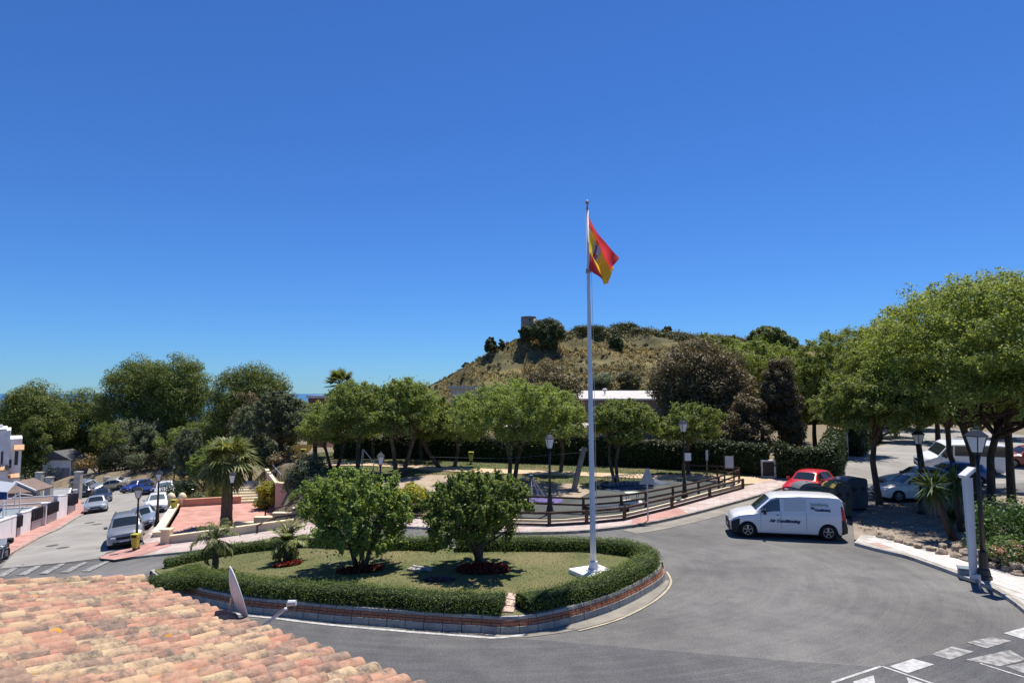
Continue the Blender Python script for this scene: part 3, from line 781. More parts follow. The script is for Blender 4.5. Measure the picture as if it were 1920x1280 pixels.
# ------------------------------------------------------------ roundabout island
OPX = [(278, 1088), (312, 1112), (400, 1136), (480, 1151), (600, 1164), (750, 1177), (890, 1187), (970, 1189), (1060, 1173), (1150, 1145), (1215, 1112), (1247, 1086), (1236, 1067), (1185, 1053), (1090, 1044), (950, 1043), (840, 1044), (720, 1041), (600, 1036), (500, 1044), (400, 1060), (320, 1078)]
O = [P2(*q) for q in OPX]
OP = resample(O, .25, closed=True)[:-1]
ON = normals2(np.vstack([OP, OP[:1]]), True)[:-1]
cx, cy = OP.mean(0)
if (ON[0] * (OP[0] - np.array([cx, cy]))).sum() > 0: ON = -ON      # inward normals
IZ = .40
isl = thing('roundabout_island', 'low planted island with brick and concrete edging in the road', 'traffic island', (cx, cy, h(cx, cy)))
def ring_at(i, o, z): 
    p = OP[i % len(OP)] + ON[i % len(OP)] * o; return (p[0], p[1], h(*OP[i % len(OP)]) + z)
nO = len(OP)
def courses(name, i0, i1, stepn, o0, o1, z0, z1, m, gap=.03, depth=.25):
    for i in range(i0, i1, stepn):
        j = min(i + stepn, i1)
        A0, A1 = np.array(ring_at(i, o0, z0)), np.array(ring_at(i, o1, z1)); B0, B1 = np.array(ring_at(j, o0, z0)), np.array(ring_at(j, o1, z1))
        def sh(p, q, s): return p + (q - p) * s
        l = np.linalg.norm(B0 - A0); s = gap / 2 / max(l, .01)
        a0, b0, a1, b1 = sh(A0, B0, s), sh(B0, A0, s), sh(A1, B1, s), sh(B1, A1, s)
        na = np.array([*ON[i % nO], 0]) * depth; nb = np.array([*ON[j % nO], 0]) * depth
        MB().hexa([a0, b0, b0 + nb, a0 + na, a1, b1, b1 + nb, a1 + na]).build(name, m, isl, world=True)
# arc indices of the front side (left tip, round the front, to the right end)
fi = int(np.argmin(((OP - np.array(P2(1240, 1074))) ** 2).sum(1)))
courses('kerb_block', 0, fi, 2, 0.0, .03, -.1, .17, GREYB, .02)
courses('brick', 0, fi, 1, .055, .07, .18, .235, BRICK, .02)
courses('brick', 0, fi, 1, .085, .10, .25, .305, BRICK, .02)
courses('coping_block', 0, fi, 2, .10, .12, .32, .39, GREYB, .02, .3)
bk = MB()
for i in range(nO):                      # mortar core behind the courses, and the plain back edge
    j = i + 1
    if i < fi: q = [ring_at(i, .06, -.1), ring_at(j, .06, -.1), ring_at(j, .135, .34), ring_at(i, .135, .34)]
    else: q = [ring_at(i, 0, -.1), ring_at(j, 0, -.1), ring_at(j, .05, .38), ring_at(i, .05, .38)]
    q2 = [ring_at(i, .4, .37), ring_at(j, .4, .37)]
    bk.add([q[0], q[1], q[2], q[3]], [(0, 1, 2, 3)]).add([q[3], q[2], q2[1], q2[0]], [(0, 1, 2, 3)])
bk.build('wall_core', CONC, isl, world=True)
lawn_poly = [tuple(OP[i] + ON[i] * .22) for i in range(0, nO, 2)]
sheet('island_lawn', lawn_poly, IZ, LAWN, skirt=.3, step=.7)

# sandy worn edge round the island's right end
ed = [];
for i in range(int(nO * .36), int(nO * .53)): ed.append(tuple(OP[i] - ON[i] * .04))
ed2 = [tuple(OP[i] - ON[i] * (.06 + .42 * math.sin(math.pi * (i - nO * .36) / (nO * .17)))) for i in range(int(nO * .53) - 1, int(nO * .36) - 1, -1)]
sheet('sandy_edge', ed + ed2, .012, DUSTR, skirt=0, step=.4)
# ------------------------------------------------------------ road markings
def mark(name, poly, off=.014, m=LINE): return sheet(name, poly, off, m, skirt=0, step=.6)
def stripe(name, pts, w, off=.014, m=LINE):
    pth = resample(pts, .3, smooth=len(pts) > 2); nn = normals2(pth)
    return mark(name, [tuple(p + q * w / 2) for p, q in zip(pth, nn)] + [tuple(p - q * w / 2) for p, q in zip(pth[::-1], nn[::-1])], off, m)
stripe('edge_line', [P2(*q) for q in [(440, 1150), (480, 1156), (600, 1170), (750, 1184), (880, 1193), (930, 1196), (985, 1190)]], .11, m=LINE)
stripe('edge_line', [P2(*q) for q in [(1085, 1184), (1165, 1160), (1232, 1124), (1258, 1094), (1250, 1072)]], .07, .018, DUST)
stripe('sandy_edge', [P2(*q) for q in [(1180, 997), (1245, 986), (1320, 968), (1420, 940), (1500, 915)]], .9, .012, DUSTR)
for q in [[(1668, 1250), (1712, 1236), (1752, 1247), (1702, 1263)], [(1745, 1227), (1785, 1213), (1826, 1222), (1782, 1237)], [(1812, 1206), (1858, 1195), (1897, 1203), (1850, 1216)], [(1882, 1188), (1925, 1176), (1960, 1184), (1920, 1199)]]:
    mark('crossing_stripe', [P2(*k) for k in q], .014, LINE if q[0][0] in (1668, 1882) else LINED)
mark('crossing_stripe', [P2(*k) for k in [(1811, 1237), (1893, 1219), (1925, 1237), (1875, 1251)]], .014, LINED)
mark('crossing_stripe', [P2(*k) for k in [(1884, 1250), (1960, 1236), (1990, 1250), (1930, 1268)]], .014, LINED)
stripe('lane_line', [P2(1560, 1282), P2(1652, 1251)], .07)
stripe('lane_line', [P2(1654, 1251), P2(1750, 1284)], .07)
stripe('lane_line', [P2(1838, 1244), P2(1960, 1284)], .06)
mark('lane_chevron', [P2(1600, 1280), P2(1638, 1268), P2(1642, 1285), P2(1605, 1300)])
mark('lane_chevron', [P2(1700, 1271), P2(1735, 1283), P2(1745, 1300), P2(1706, 1290)])
for i in range(6):
    x = -40 + i * 40
    mark('crossing_stripe', [P2(x + 36, 1059 - 1.2 * i), P2(x + 46, 1059 - 1.2 * i), P2(x + 8, 1084 - i * 2.5), P2(x - 8, 1084 - i * 2.5)], .035, LINED)
stripe('tar_joint', [P2(-30, 1071), P2(60, 1062), P2(186, 1050)], .1, .045, mat('tar', (.03, .03, .032), rough=.7))
for px, py in [(98, 1023), (118, 1027), (168, 980), (182, 983)]:
    c = P(px, py); mark('manhole_cover', [(c.x + .35 * math.cos(a), c.y + .35 * math.sin(a)) for a in np.linspace(0, 6.0, 12)], .03, mat('iron_cover', (.09, .085, .08), rough=.8))

# ------------------------------------------------------------ park surfaces
lw = [P2(520, 925), P2(600, 945)] + [P2(*q) for q in [(700, 955), (760, 962), (850, 968), (945, 974), (1030, 978), (1170, 970), (1260, 948), (1330, 929), (1392, 912)]]
lw += [(20, 46), (21.5, 50), (10, 56), (-5, 60), (-18, 60), (-18.5, 54), (-15.5, 48)]
sheet('park_lawn', lw, 0.0, LAWN2, skirt=.1, step=.7)
sheet('park_path', [P2(*q) for q in [(500, 874), (560, 867), (640, 866), (720, 868), (800, 874), (930, 880), (1070, 885), (1230, 891), (1400, 895), (1478, 893), (1478, 905), (1402, 908), (1330, 903), (1230, 899), (1070, 892), (930, 888), (800, 882), (700, 874), (620, 873), (560, 878)]], .05, PATH, skirt=.1, step=.6)
sheet('play_sand', [P2(*q) for q in [(690, 905), (750, 897), (810, 891), (880, 893), (960, 904), (1080, 908), (1120, 917), (1080, 938), (1000, 940), (900, 930), (800, 922), (700, 915)]], .045, SAND, skirt=.1, step=.6)
sheet('play_rubber', [P2(*q) for q in [(950, 952), (1000, 941), (1086, 936), (1132, 916), (1200, 903), (1320, 905), (1384, 910), (1326, 929), (1256, 948), (1166, 969), (1030, 976), (950, 972)]], .085, RUBBER, skirt=.15, step=.6)
c = P(1022, 938, .09)
sheet('play_circle', [(c.x + .95 * math.cos(a), c.y + .95 * math.sin(a)) for a in np.linspace(0, 2 * math.pi, 28, endpoint=False)], .10, mat('rubber_purple', (.10, .08, .2), (.14, .11, .26), 3, .9), skirt=0, step=.4)
sheet('play_pad', [P2(1130, 917, .1), P2(1230, 898, .1), P2(1255, 906, .1), P2(1160, 921, .1)], .105, mat('rubber_blue', (.06, .075, .11), (.09, .1, .14), 2, .9), skirt=0, step=.5)

# ------------------------------------------------------------ right-hand ground under the trees
RPX = [(1602, 1022), (1640, 1033), (1700, 1047), (1760, 1068), (1830, 1094), (1870, 1113), (1905, 1138), (1960, 1185)]
RPK = [P2(*q) for q in RPX]
RB = [P2(*q) for q in [(1990, 1110), (1920, 1086), (1860, 1066), (1800, 1050), (1740, 1037), (1690, 1022), (1650, 1010), (1615, 1008)]]
under = RPK[:1] + [P2(1600, 1000), P2(1598, 970), P2(1640, 948), P2(1780, 940), P2(1900, 925), (34, 38), (48, 34), (48, 12), (24, 12)] + RB[:1] + RB[1:7]
sheet('tree_bed', [P2(1602, 1015), P2(1598, 975), P2(1640, 950), P2(1780, 940), P2(1880, 925), (36, 38), (47, 34), (47, 14), P2(1990, 1120), P2(1920, 1090), P2(1800, 1053), P2(1700, 1028)], .09, GRAVEL, skirt=.15, step=.8)
rpav = sheet('paved_footway', RPK + RB, .115, CONC, skirt=.3, step=.7)
kerb(RPK, rpav, side=1)
tl1 = mat('paving_tile_white', (.52, .5, .48), (.62, .6, .58), 8, .85); tl2 = mat('paving_tile_pink', (.52, .42, .39), (.58, .47, .44), 8, .85); tl3 = mat('paving_tile_red', (.36, .23, .19), (.43, .28, .235), 8, .85)
me = {}
d0 = np.array(RPK[4]) - np.array(RPK[2]); ta = math.atan2(d0[1], d0[0]); ca, sa = math.cos(ta), math.sin(ta)
for nm, mm in (('w', tl1), ('p', tl2), ('r', tl3)):
    o = MB().box((0, 0, 0), (.388, .388, .03)).build('paving_tile', mm); me[nm] = o.data; bpy.data.objects.remove(o)
g = np.random.default_rng(3); inner = RPK + RB; cnt = 0
for i in range(-30, 40):
    for j in range(-14, 14):
        x = RPK[3][0] + (i * .4) * ca - (j * .4) * sa; y = RPK[3][1] + (i * .4) * sa + (j * .4) * ca
        if x > 19 or float(polydist(x, y, inner)) > -.37 or cnt >= 295: continue
        k = 'w' if (i + j) % 2 else 'p'
        if x < P(1690, 1040).x: k = 'r' if (i + j) % 3 else 'p'
        o = bpy.data.objects.new('paving_tile', me[k]); COL.objects.link(o); o.parent = rpav; o.location = (x, y, h(x, y) + .108 + g.uniform(0, .004)); o.rotation_euler = (0, 0, ta); cnt += 1
# ------------------------------------------------------------ things on the island
def PZ(px, py, z):
    a, b, c = ray(px, py); t = (z - CAMZ) / c; return Vector((a * t, b * t, z))
def isl_P(px, py): return P(px, py, IZ)
def opath(i0, i1, inset):  # path along the island's edge
    idx = [int(round(q)) % nO for q in np.linspace(i0, i1, max(4, int(abs(i1 - i0) / 6)))]
    return [tuple(OP[i] + ON[i] * inset) for i in idx]
def oi(px, py): return int(np.argmin(((OP - np.array(P2(px, py))) ** 2).sum(1)))
iA0, iA1 = oi(318, 1115), oi(935, 1189); iB0, iB1 = oi(985, 1188), oi(860, 1044); iC0, iC1 = oi(838, 1044), oi(300, 1084)
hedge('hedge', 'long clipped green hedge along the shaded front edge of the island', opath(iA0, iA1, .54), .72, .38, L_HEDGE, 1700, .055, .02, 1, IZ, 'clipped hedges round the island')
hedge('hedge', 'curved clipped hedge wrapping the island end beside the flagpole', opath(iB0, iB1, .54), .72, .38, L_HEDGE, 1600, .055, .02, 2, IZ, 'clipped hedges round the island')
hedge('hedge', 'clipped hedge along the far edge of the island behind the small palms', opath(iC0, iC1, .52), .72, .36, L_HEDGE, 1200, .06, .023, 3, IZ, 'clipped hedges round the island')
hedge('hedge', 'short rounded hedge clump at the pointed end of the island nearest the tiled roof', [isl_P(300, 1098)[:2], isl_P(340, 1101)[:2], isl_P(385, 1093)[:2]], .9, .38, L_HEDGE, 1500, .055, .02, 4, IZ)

def carob(px, py, x0, x1, top, seed, label, k=52):
    p = isl_P(px, py); W = (x1 - x0) / F * p.y; H = XZ(top, p)
    cxn = ((x0 + x1) / 2 - px) / F * p.y
    return tree('carob_tree', label, 'carob', p, H, W, .13, .12, k, 340, seed, depth=W * .95, forks=3, limbs=8, crown_dx=(cxn, 0), leaf=1.0)
carob(675, 1064, 556, 774, 882, 11, 'round leafy tree on the island nearest the small palms', 74)
carob(903, 1064, 790, 1005, 884, 12, 'round leafy tree on the island with a bed of red flowers nearest the flagpole', 74)

p = isl_P(402, 1069); palm('small_palm', 'small thin palm near the pointed end of the island', p, XZ(985, p), 1.0, 22, 3, .10, False, 1.2, leaf=.8, trunk_h=XZ(1012, p))
p = isl_P(538, 1053); palm('small_palm', 'small bushy palm with red flowers at its foot on the island', p, XZ(975, p), .95, 30, 4, .14, False, .8, leaf=.9, trunk_h=XZ(1015, p))

def flowerbed(px, py, w, d, label, seed, m=None, n=900, hgt=.16, leafy=L_BROWN):
    g = np.random.default_rng(seed); c = isl_P(px, py); t = thing('flower_bed', label, 'flower bed', c, 0, 'flower beds on the island lawn')
    a = g.uniform(0, 2 * math.pi, n); r = g.random(n) ** .5
    x = np.cos(a) * r * w / 2; y = np.sin(a) * r * d / 2
    zz = np.array([h(c.x + i, c.y + j) + IZ - c.z for i, j in zip(x, y)])
    C = np.stack([x, y, zz + g.uniform(.02, hgt, n) * (1.2 - r * .6)], 1); N = g.normal(size=(n, 3)); N[:, 2] += 1.2; N /= np.linalg.norm(N, axis=1)[:, None]
    k = int(n * .62); V, Q = leaf_quads(C[:k], N[:k], .11, .08, g); tag(fastmesh('flowers', V, Q, m or L_REDF, t), kind='stuff')
    V, Q = leaf_quads(C[k:] * np.array([1, 1, .8]), N[k:], .12, .06, g); tag(fastmesh('leaves', V, Q, leafy, t), kind='stuff')
    soil = [(math.cos(q) * w * .5, math.sin(q) * d * .5) for q in np.linspace(0, 6.28, 20, endpoint=False)]
    b = MB(); ring = [(x, y, h(c.x + x, c.y + y) + IZ - c.z + .012) for x, y in soil]; b.add([(0, 0, .03)] + ring, [(0, i + 1, (i + 1) % 20 + 1) for i in range(20)])
    b.build('soil', mat('dark_soil', (.06, .04, .025), (.1, .07, .045), 6, 1), t)
    return t
flowerbed(538, 1060, 1.0, .55, 'red flower patch in front of the bushy small palm', 1)
flowerbed(537, 1043, .95, .4, 'red flower patch behind the bushy small palm', 2, n=500)
flowerbed(675, 1070, 1.5, .8, 'dark red flower ring under the round tree nearest the small palms', 3)
flowerbed(906, 1070, 1.7, .9, 'bright red flower bed round the tree nearest the flagpole', 4, n=1300, hgt=.24)
flowerbed(405, 1078, 1.3, .7, 'brown dried flower patch at the foot of the thin palm', 5, L_BROWN, 700)
flowerbed(823, 1088, .95, .35, 'small mauve flower patch in the shadow of the tree', 6, leafmat('petal_mauve', (.1, .08, .12), (.17, .13, .17), (.25, .2, .24)), 500, .1)
c = isl_P(792, 1068)
t = thing('stone_slab', 'flat pale slab lying on the island lawn between the two trees', 'slab', c, -.5)
MB().box((0, 0, .05), (.75, .12, .1)).build('slab', CONC, t, bevel=.01); MB().box((-.16, -.17, .03), (.5, .25, .06)).build('slab', GREYB, t, bevel=.01)
# stepping path through the gap in the hedge
pp = [isl_P(936, 1149), isl_P(962, 1150), isl_P(975, 1118), isl_P(955, 1112)]
t = thing('garden_step', 'short paved stepping path through the gap in the front hedge', 'path', pp[0])
for k in range(3):
    a0, a1 = k / 3 + .02, (k + 1) / 3 - .02
    q = [pp[0].lerp(pp[3], a0), pp[1].lerp(pp[2], a0), pp[1].lerp(pp[2], a1), pp[0].lerp(pp[3], a1)]
    MB().hexa([(v.x, v.y, v.z - .03) for v in q] + [(v.x, v.y, v.z + .035) for v in q]).build('paving_slab', mat('slab_pink', (.42, .3, .24), (.52, .4, .33), 4, .9), t, world=True)

# ------------------------------------------------------------ flagpole and flag
pb = isl_P(1113, 1078); PB = Vector((pb.x, pb.y, pb.z))
t = thing('flagpole', 'tall white metal flagpole on a square white base on the lawn', 'flagpole', PB)
MB().box((0, 0, .04), (1.12, 1.12, .2), .5).build('base_slab', mat('white_paint', (.78, .77, .74), (.84, .83, .8), 3, .8), t, bevel=.015)
PT = XZ(376, PB)
POLE = mat('pole_paint', (.60, .61, .66), (.68, .69, .73), .8, .4)
lean = -.0075
def pole_at(z): return Vector((lean * z, 0, z))
MB().tube([pole_at(.14), pole_at(1.5), pole_at(PT * .45), pole_at(PT * .7), pole_at(PT - .28)], [.095, .09, .076, .06, .042], 16).build('pole', POLE, t, smooth=True)
MB().lathe([(.24, .14), (.24, .19), (.16, .2), (.13, .42), (.10, .44)], 12).build('base_collar', POLE, t)
bb = MB()
for a in range(4): bb.lathe([(.02, .19), (.02, .25)], 6, (.19 * math.cos(a * 1.57 + .5), .19 * math.sin(a * 1.57 + .5), 0))
bb.build('anchor_bolts', GALV, t)
tp = pole_at(PT - .28)
MB().lathe([(.05, 0), (.03, .04), (.02, .14), (.05, .17), (.06, .21), (.045, .25), (.015, .3)], 12, tuple(tp)).build('finial', mat('brass', (.3, .27, .24), rough=.5), t, smooth=True)
MB().tube([tuple(pole_at(1.2) + Vector((.13, -.02, 0))), tuple(pole_at(PT * .6) + Vector((.12, -.03, 0))), tuple(pole_at(PT - .4) + Vector((.08, -.02, 0)))], .007, 5).build('halyard', mat('rope', (.5, .48, .45), rough=.9), t)
MB().box(tuple(pole_at(XZ(508, PB))), (.15, .17, .12)).build('pulley_clamp', mat('brass', None, None) , t)

def FP(px, py): q = at(px, py, PB.y); return np.array([q.x, q.y, q.z])
T0, T1, B0, B1 = FP(1100, 396), FP(1155, 489), FP(1102, 500), FP(1134, 534)
def flag_pt(a, b):
    """a along the fly, b down the hoist"""
    top = T0 + (T1 - T0) * (a ** .92); bot = B0 + (B1 - B0) * a
    bot = bot + np.array([0, 0, .10 * math.sin(a * math.pi * 1.5) * a]); 
    p = top * (1 - b) + bot * b
    ph = 2 * math.pi * (b * 1.95 - a * .35) + 2.6
    amp = a ** .7 * (1 - .25 * a)
    d = np.array([.86, 0, -.50]) ; n2 = np.array([.55, 0, .83])
    p = p + np.array([0, -1, 0]) * (.30 * amp * math.sin(ph)) + n2 * (.27 * amp * math.cos(ph + .6)) + d * (.05 * amp * math.sin(ph * 1.7 + .7))
    p = p + np.array([0, -1, 0]) * .05 * amp * math.sin(13 * a + 5 * b)
    return p
na, nb = 44, 40
G = np.array([[flag_pt(i / (na - 1), j / (nb - 1)) for j in range(nb)] for i in range(na)])
ft = thing('flag', 'red and yellow striped flag hanging limp at the top of the pole', 'flag', tuple(T0))
RED = mat('flag_red', (.66, .06, .07), rough=.7); YEL = mat('flag_yellow', (.86, .60, .05), rough=.7)
for m_ in (RED, YEL):
    nn_ = m_.node_tree; bs = nn_.nodes['Principled BSDF']; tr = nn_.nodes.new('ShaderNodeBsdfTranslucent'); tr.inputs[0].default_value = bs.inputs['Base Color'].default_value
    mx = nn_.nodes.new('ShaderNodeMixShader'); mx.inputs[0].default_value = .55; nn_.links.new(bs.outputs[0], mx.inputs[1]); nn_.links.new(tr.outputs[0], mx.inputs[2]); nn_.links.new(mx.outputs[0], nn_.nodes['Material Output'].inputs['Surface'])
for nm, j0, j1, m_ in (('upper_stripe', 0, 10, RED), ('centre_stripe', 10, 29, YEL), ('lower_stripe', 29, 39, RED)):
    MB().grid(G[:, j0:j1 + 1]).build(nm, m_, ft, world=True, smooth=True)
# coat of arms near the hoist: crown, quartered shield and two pillars following the cloth
def crest(name, a0, a1, b0, b1, m_, off):
    gq = np.array([[flag_pt(a, b_) + np.array([.012, -1, .0]) * off for b_ in np.linspace(b0, b1, 6)] for a in np.linspace(a0, a1, 6)])
    MB().grid(gq).build(name, m_, ft, world=True, smooth=True)
SILV = mat('crest_silver', (.55, .5, .5), rough=.7); PURP = mat('crest_purple', (.3, .12, .22), rough=.7)
for off in (.012, -.012):
    crest('crest_shield', .30, .37, .40, .52, PURP, off); crest('crest_shield', .37, .44, .52, .60, PURP, off)
    crest('crest_shield', .37, .44, .40, .52, SILV, off); crest('crest_shield', .30, .37, .52, .60, RED, off)
    crest('crest_crown', .31, .43, .32, .385, RED, off)
    crest('crest_pillar', .25, .275, .38, .60, SILV, off); crest('crest_pillar', .465, .49, .38, .60, SILV, off)
# ------------------------------------------------------------ tiled roof in the foreground
EZ = 3.46; PR = math.radians(11.0)
e0 = PZ(250, 1084, EZ); e1 = PZ(800, 1279, EZ); e0.z -= .125; e1.z -= .125; EZ -= .125
dv = (e1 - e0).normalized(); nv = Vector((dv.y, -dv.x, 0))
if nv.y > 0: nv = -nv
tanp = math.tan(PR)
def roof_pt(t, s, z=0): return e0 + dv * t + nv * s + Vector((0, 0, s * tanp + z))
def roof_hit(px, py):
    a, b, c = ray(px, py); d = Vector((a, b, c)); o = Vector((0, 0, CAMZ))
    pn = (dv.cross(nv + Vector((0, 0, tanp)))).normalized(); k = (e0 - o).dot(pn) / d.dot(pn); q = o + d * k - e0
    return q.dot(dv), q.dot(nv)
tv, sv = roof_hit(-40, 1114)
rf = thing('tiled_house', 'low house with a weathered clay tiled roof in the foreground', 'house', (e0.x, e0.y, h(e0.x, e0.y)))
TM = bpy.data.materials.new('clay_tile'); TM.use_nodes = True; MATS['clay_tile'] = TM
n_ = TM.node_tree.nodes; L_ = TM.node_tree.links; bs = n_['Principled BSDF']; bs.inputs['Roughness'].default_value = .9; bs.inputs['Specular IOR Level'].default_value = .15
oi_ = n_.new('ShaderNodeObjectInfo'); rp_ = n_.new('ShaderNodeValToRGB'); e_ = rp_.color_ramp.elements
cols = [(.41, .20, .135), (.45, .25, .165), (.38, .175, .12), (.47, .32, .19), (.42, .225, .15), (.26, .175, .13), (.49, .37, .22), (.38, .205, .145)]
rp_.color_ramp.interpolation = 'CONSTANT'
e_[0].color = cols[0] + (1,); e_[0].position = 0; e_[1].color = cols[-1] + (1,); e_[1].position = .9
for i, c in enumerate(cols[1:-1]): x = e_.new((i + 1) / 8); x.color = c + (1,)
L_.new(oi_.outputs['Random'], rp_.inputs['Fac'])
tc = n_.new('ShaderNodeTexCoord'); ad = n_.new('ShaderNodeVectorMath'); ad.operation = 'ADD'; sc = n_.new('ShaderNodeVectorMath'); sc.operation = 'SCALE'; sc.inputs['Scale'].default_value = 37
cx_ = n_.new('ShaderNodeCombineXYZ'); L_.new(oi_.outputs['Random'], cx_.inputs[0]); L_.new(oi_.outputs['Random'], cx_.inputs[1]); L_.new(cx_.outputs[0], sc.inputs[0])
L_.new(tc.outputs['Object'], ad.inputs[0]); L_.new(sc.outputs[0], ad.inputs[1])
def noise_mask(scale, lo, hi, detail=8, rough=.7):
    t = n_.new('ShaderNodeTexNoise'); t.inputs['Scale'].default_value = scale; t.inputs['Detail'].default_value = detail; t.inputs['Roughness'].default_value = rough
    L_.new(ad.outputs[0], t.inputs['Vector']); r = n_.new('ShaderNodeValToRGB'); r.color_ramp.elements[0].position = lo; r.color_ramp.elements[1].position = hi
    r.color_ramp.elements[0].color = (0, 0, 0, 1); r.color_ramp.elements[1].color = (1, 1, 1, 1); L_.new(t.outputs['Fac'], r.inputs['Fac']); return t, r
def mixc(a, bcol, fac):
    m_ = n_.new('ShaderNodeMix'); m_.data_type = 'RGBA'; L_.new(fac, m_.inputs['Factor']); L_.new(a, m_.inputs['A'])
    m_.inputs['B'].default_value = bcol; return m_.outputs['Result']
o_ = rp_.outputs['Color']
_, m1 = noise_mask(9, .40, .75); o_ = mixc(o_, (.46, .31, .21, 1), m1.outputs[0])
_, m2 = noise_mask(4.2, .46, .61, 10, .8); o_ = mixc(o_, (.14, .11, .092, 1), m2.outputs[0])
_, m3 = noise_mask(3.5, .69, .71, 3, .5); o_ = mixc(o_, (.55, .25, .03, 1), m3.outputs[0])
L_.new(o_, bs.inputs['Base Color'])
tb, _ = noise_mask(60, .3, .7); bp_ = n_.new('ShaderNodeBump'); bp_.inputs['Strength'].default_value = .35; bp_.inputs['Distance'].default_value = .01; L_.new(tb.outputs['Fac'], bp_.inputs['Height']); L_.new(bp_.outputs[0], bs.inputs['Normal'])

def tile_bm(L=.42, r0=.086, r1=.105, th=.014, seg=9):
    """barrel tile: x uphill, arch up; r1 at the lower end"""
    b = MB(); V = []
    for x, r in ((0, r1), (L, r0)):
        for rr in (r, r - th):
            for k in range(seg + 1):
                a = math.pi * k / seg; V.append((x, rr * math.cos(a), rr * math.sin(a) * .92))
    s = seg + 1; f = []
    for k in range(seg):
        f += [(k, k + 1, 2 * s + k + 1, 2 * s + k), (s + k + 1, s + k, 3 * s + k, 3 * s + k + 1), (k + 1, k, s + k, s + k + 1), (2 * s + k, 2 * s + k + 1, 3 * s + k + 1, 3 * s + k)]
    f += [(0, 2 * s, 3 * s, s), (seg, s + seg, 3 * s + seg, 2 * s + seg)]
    return b.add(V, f)
tmp = autosmooth(tile_bm().build('roof_tile', TM), 40); tile_me = tmp.data; bpy.data.objects.remove(tmp)
g = np.random.default_rng(9); azu = math.atan2(nv.y, nv.x)
SP = .213; EXP = .30; cnt = 0; extra = MB()
def inframe(q):
    d = q - Vector((0, 0, CAMZ)); b_ = d.y * _cp + d.z * _sp; u = d.x / b_; v = (-d.y * _sp + d.z * _cp) / b_
    x = 960 + u * F; y = 640 - v * F; return -45 < x < 1960 and y < 1335
def put_tile(q, rz, pitch, roll=0):
    o = bpy.data.objects.new('roof_tile', tile_me); COL.objects.link(o); o.parent = rf
    o.location = q - Vector(rf.location); o.rotation_euler = Matrix.LocRotScale(None, None, None).to_euler()
    o.rotation_mode = 'QUATERNION'
    M = Matrix.Rotation(rz, 3, 'Z') @ Matrix.Rotation(-pitch, 3, 'Y') @ Matrix.Rotation(roll, 3, 'X'); o.rotation_quaternion = M.to_quaternion()
    return o
Lr = (e1 - e0).length + 1.6
spare = []
for i in range(int(Lr / SP) + 1):
    for k in range(0, 15):
        t_ = .10 + i * SP + g.normal() * .006; s_ = -.02 + k * EXP + g.normal() * .012
        if t_ < tv / sv * s_ + .06: continue
        q = roof_pt(t_, s_, .035)
        if inframe(roof_pt(t_, s_ + .2)) and cnt < 330 and k < 11:
            put_tile(q, azu + g.normal() * .03, PR - .045 + g.normal() * .012, g.normal() * .05); cnt += 1
        else: spare.append((q, i, k))
# tiles beyond the view, joined
tv_ = np.array([v.co[:] for v in tile_me.vertices]); tf_ = [tuple(p.vertices) for p in tile_me.polygons]
for q, i, k in spare:
    M = np.array(Matrix.Rotation(azu, 3, 'Z') @ Matrix.Rotation(-(PR - .045), 3, 'Y')); extra.add(tv_ @ M.T + np.array(q), tf_)
tag(extra.build('roof_tiles_beyond', TM, rf, world=True), kind='stuff')
# channel tiles between the covers
ch = MB(); nT = int(Lr / SP) * 8 + 1
G = np.zeros((nT, 20, 3))
for i in range(nT):
    t_ = i * SP / 8
    for j, s_ in enumerate(np.linspace(-.07, 4.4, 20)):
        tt = max(t_, tv / sv * s_ + .02)
        q = roof_pt(tt, s_, .012 - .03 * (.5 - .5 * math.cos(2 * math.pi * (t_ - .10) / SP))); G[i, j] = q
ch.grid(G).build('channel_tiles', mat('channel_clay', (.2, .1, .07), (.32, .17, .11), 6, .95), rf, world=True)
# verge: a raised row of tiles along the far edge
va = math.atan2(*(( (nv * sv + dv * tv).normalized()).yx)); vl = math.hypot(tv, sv)
for k in range(int(vl / .27) + 3):
    s_ = -.12 + k * .27; q = roof_pt(tv / sv * s_ - .01, s_, .085)
    put_tile(q, va + g.normal() * .02, PR - .055 + g.normal() * .012, g.normal() * .05)
# house body
c0, c1, c2, c3 = roof_pt(.05 + tv / sv * .35, .35), roof_pt(Lr, .35), roof_pt(Lr, 5.2), roof_pt(.3 + tv / sv * 5.2, 5.2)
w_ = MB(); zb_ = -1.2
w_.hexa([(c.x, c.y, zb_) for c in (c0, c1, c2, c3)] + [(c.x, c.y, c.z - .10) for c in (c0, c1, c2, c3)]).build('wall', WHITE, rf, world=True)
q = [roof_pt(.0, -.03, -.05), roof_pt(Lr, -.03, -.05), roof_pt(Lr, 4.5, -.05), roof_pt(tv / sv * 4.5, 4.5, -.05)]
w_ = MB().hexa([(v.x, v.y, v.z - .08) for v in q] + [tuple(v) for v in q]); w_.build('roof_deck', mat('mortar', (.42, .36, .3), (.5, .44, .37), 5, .95), rf, world=True)

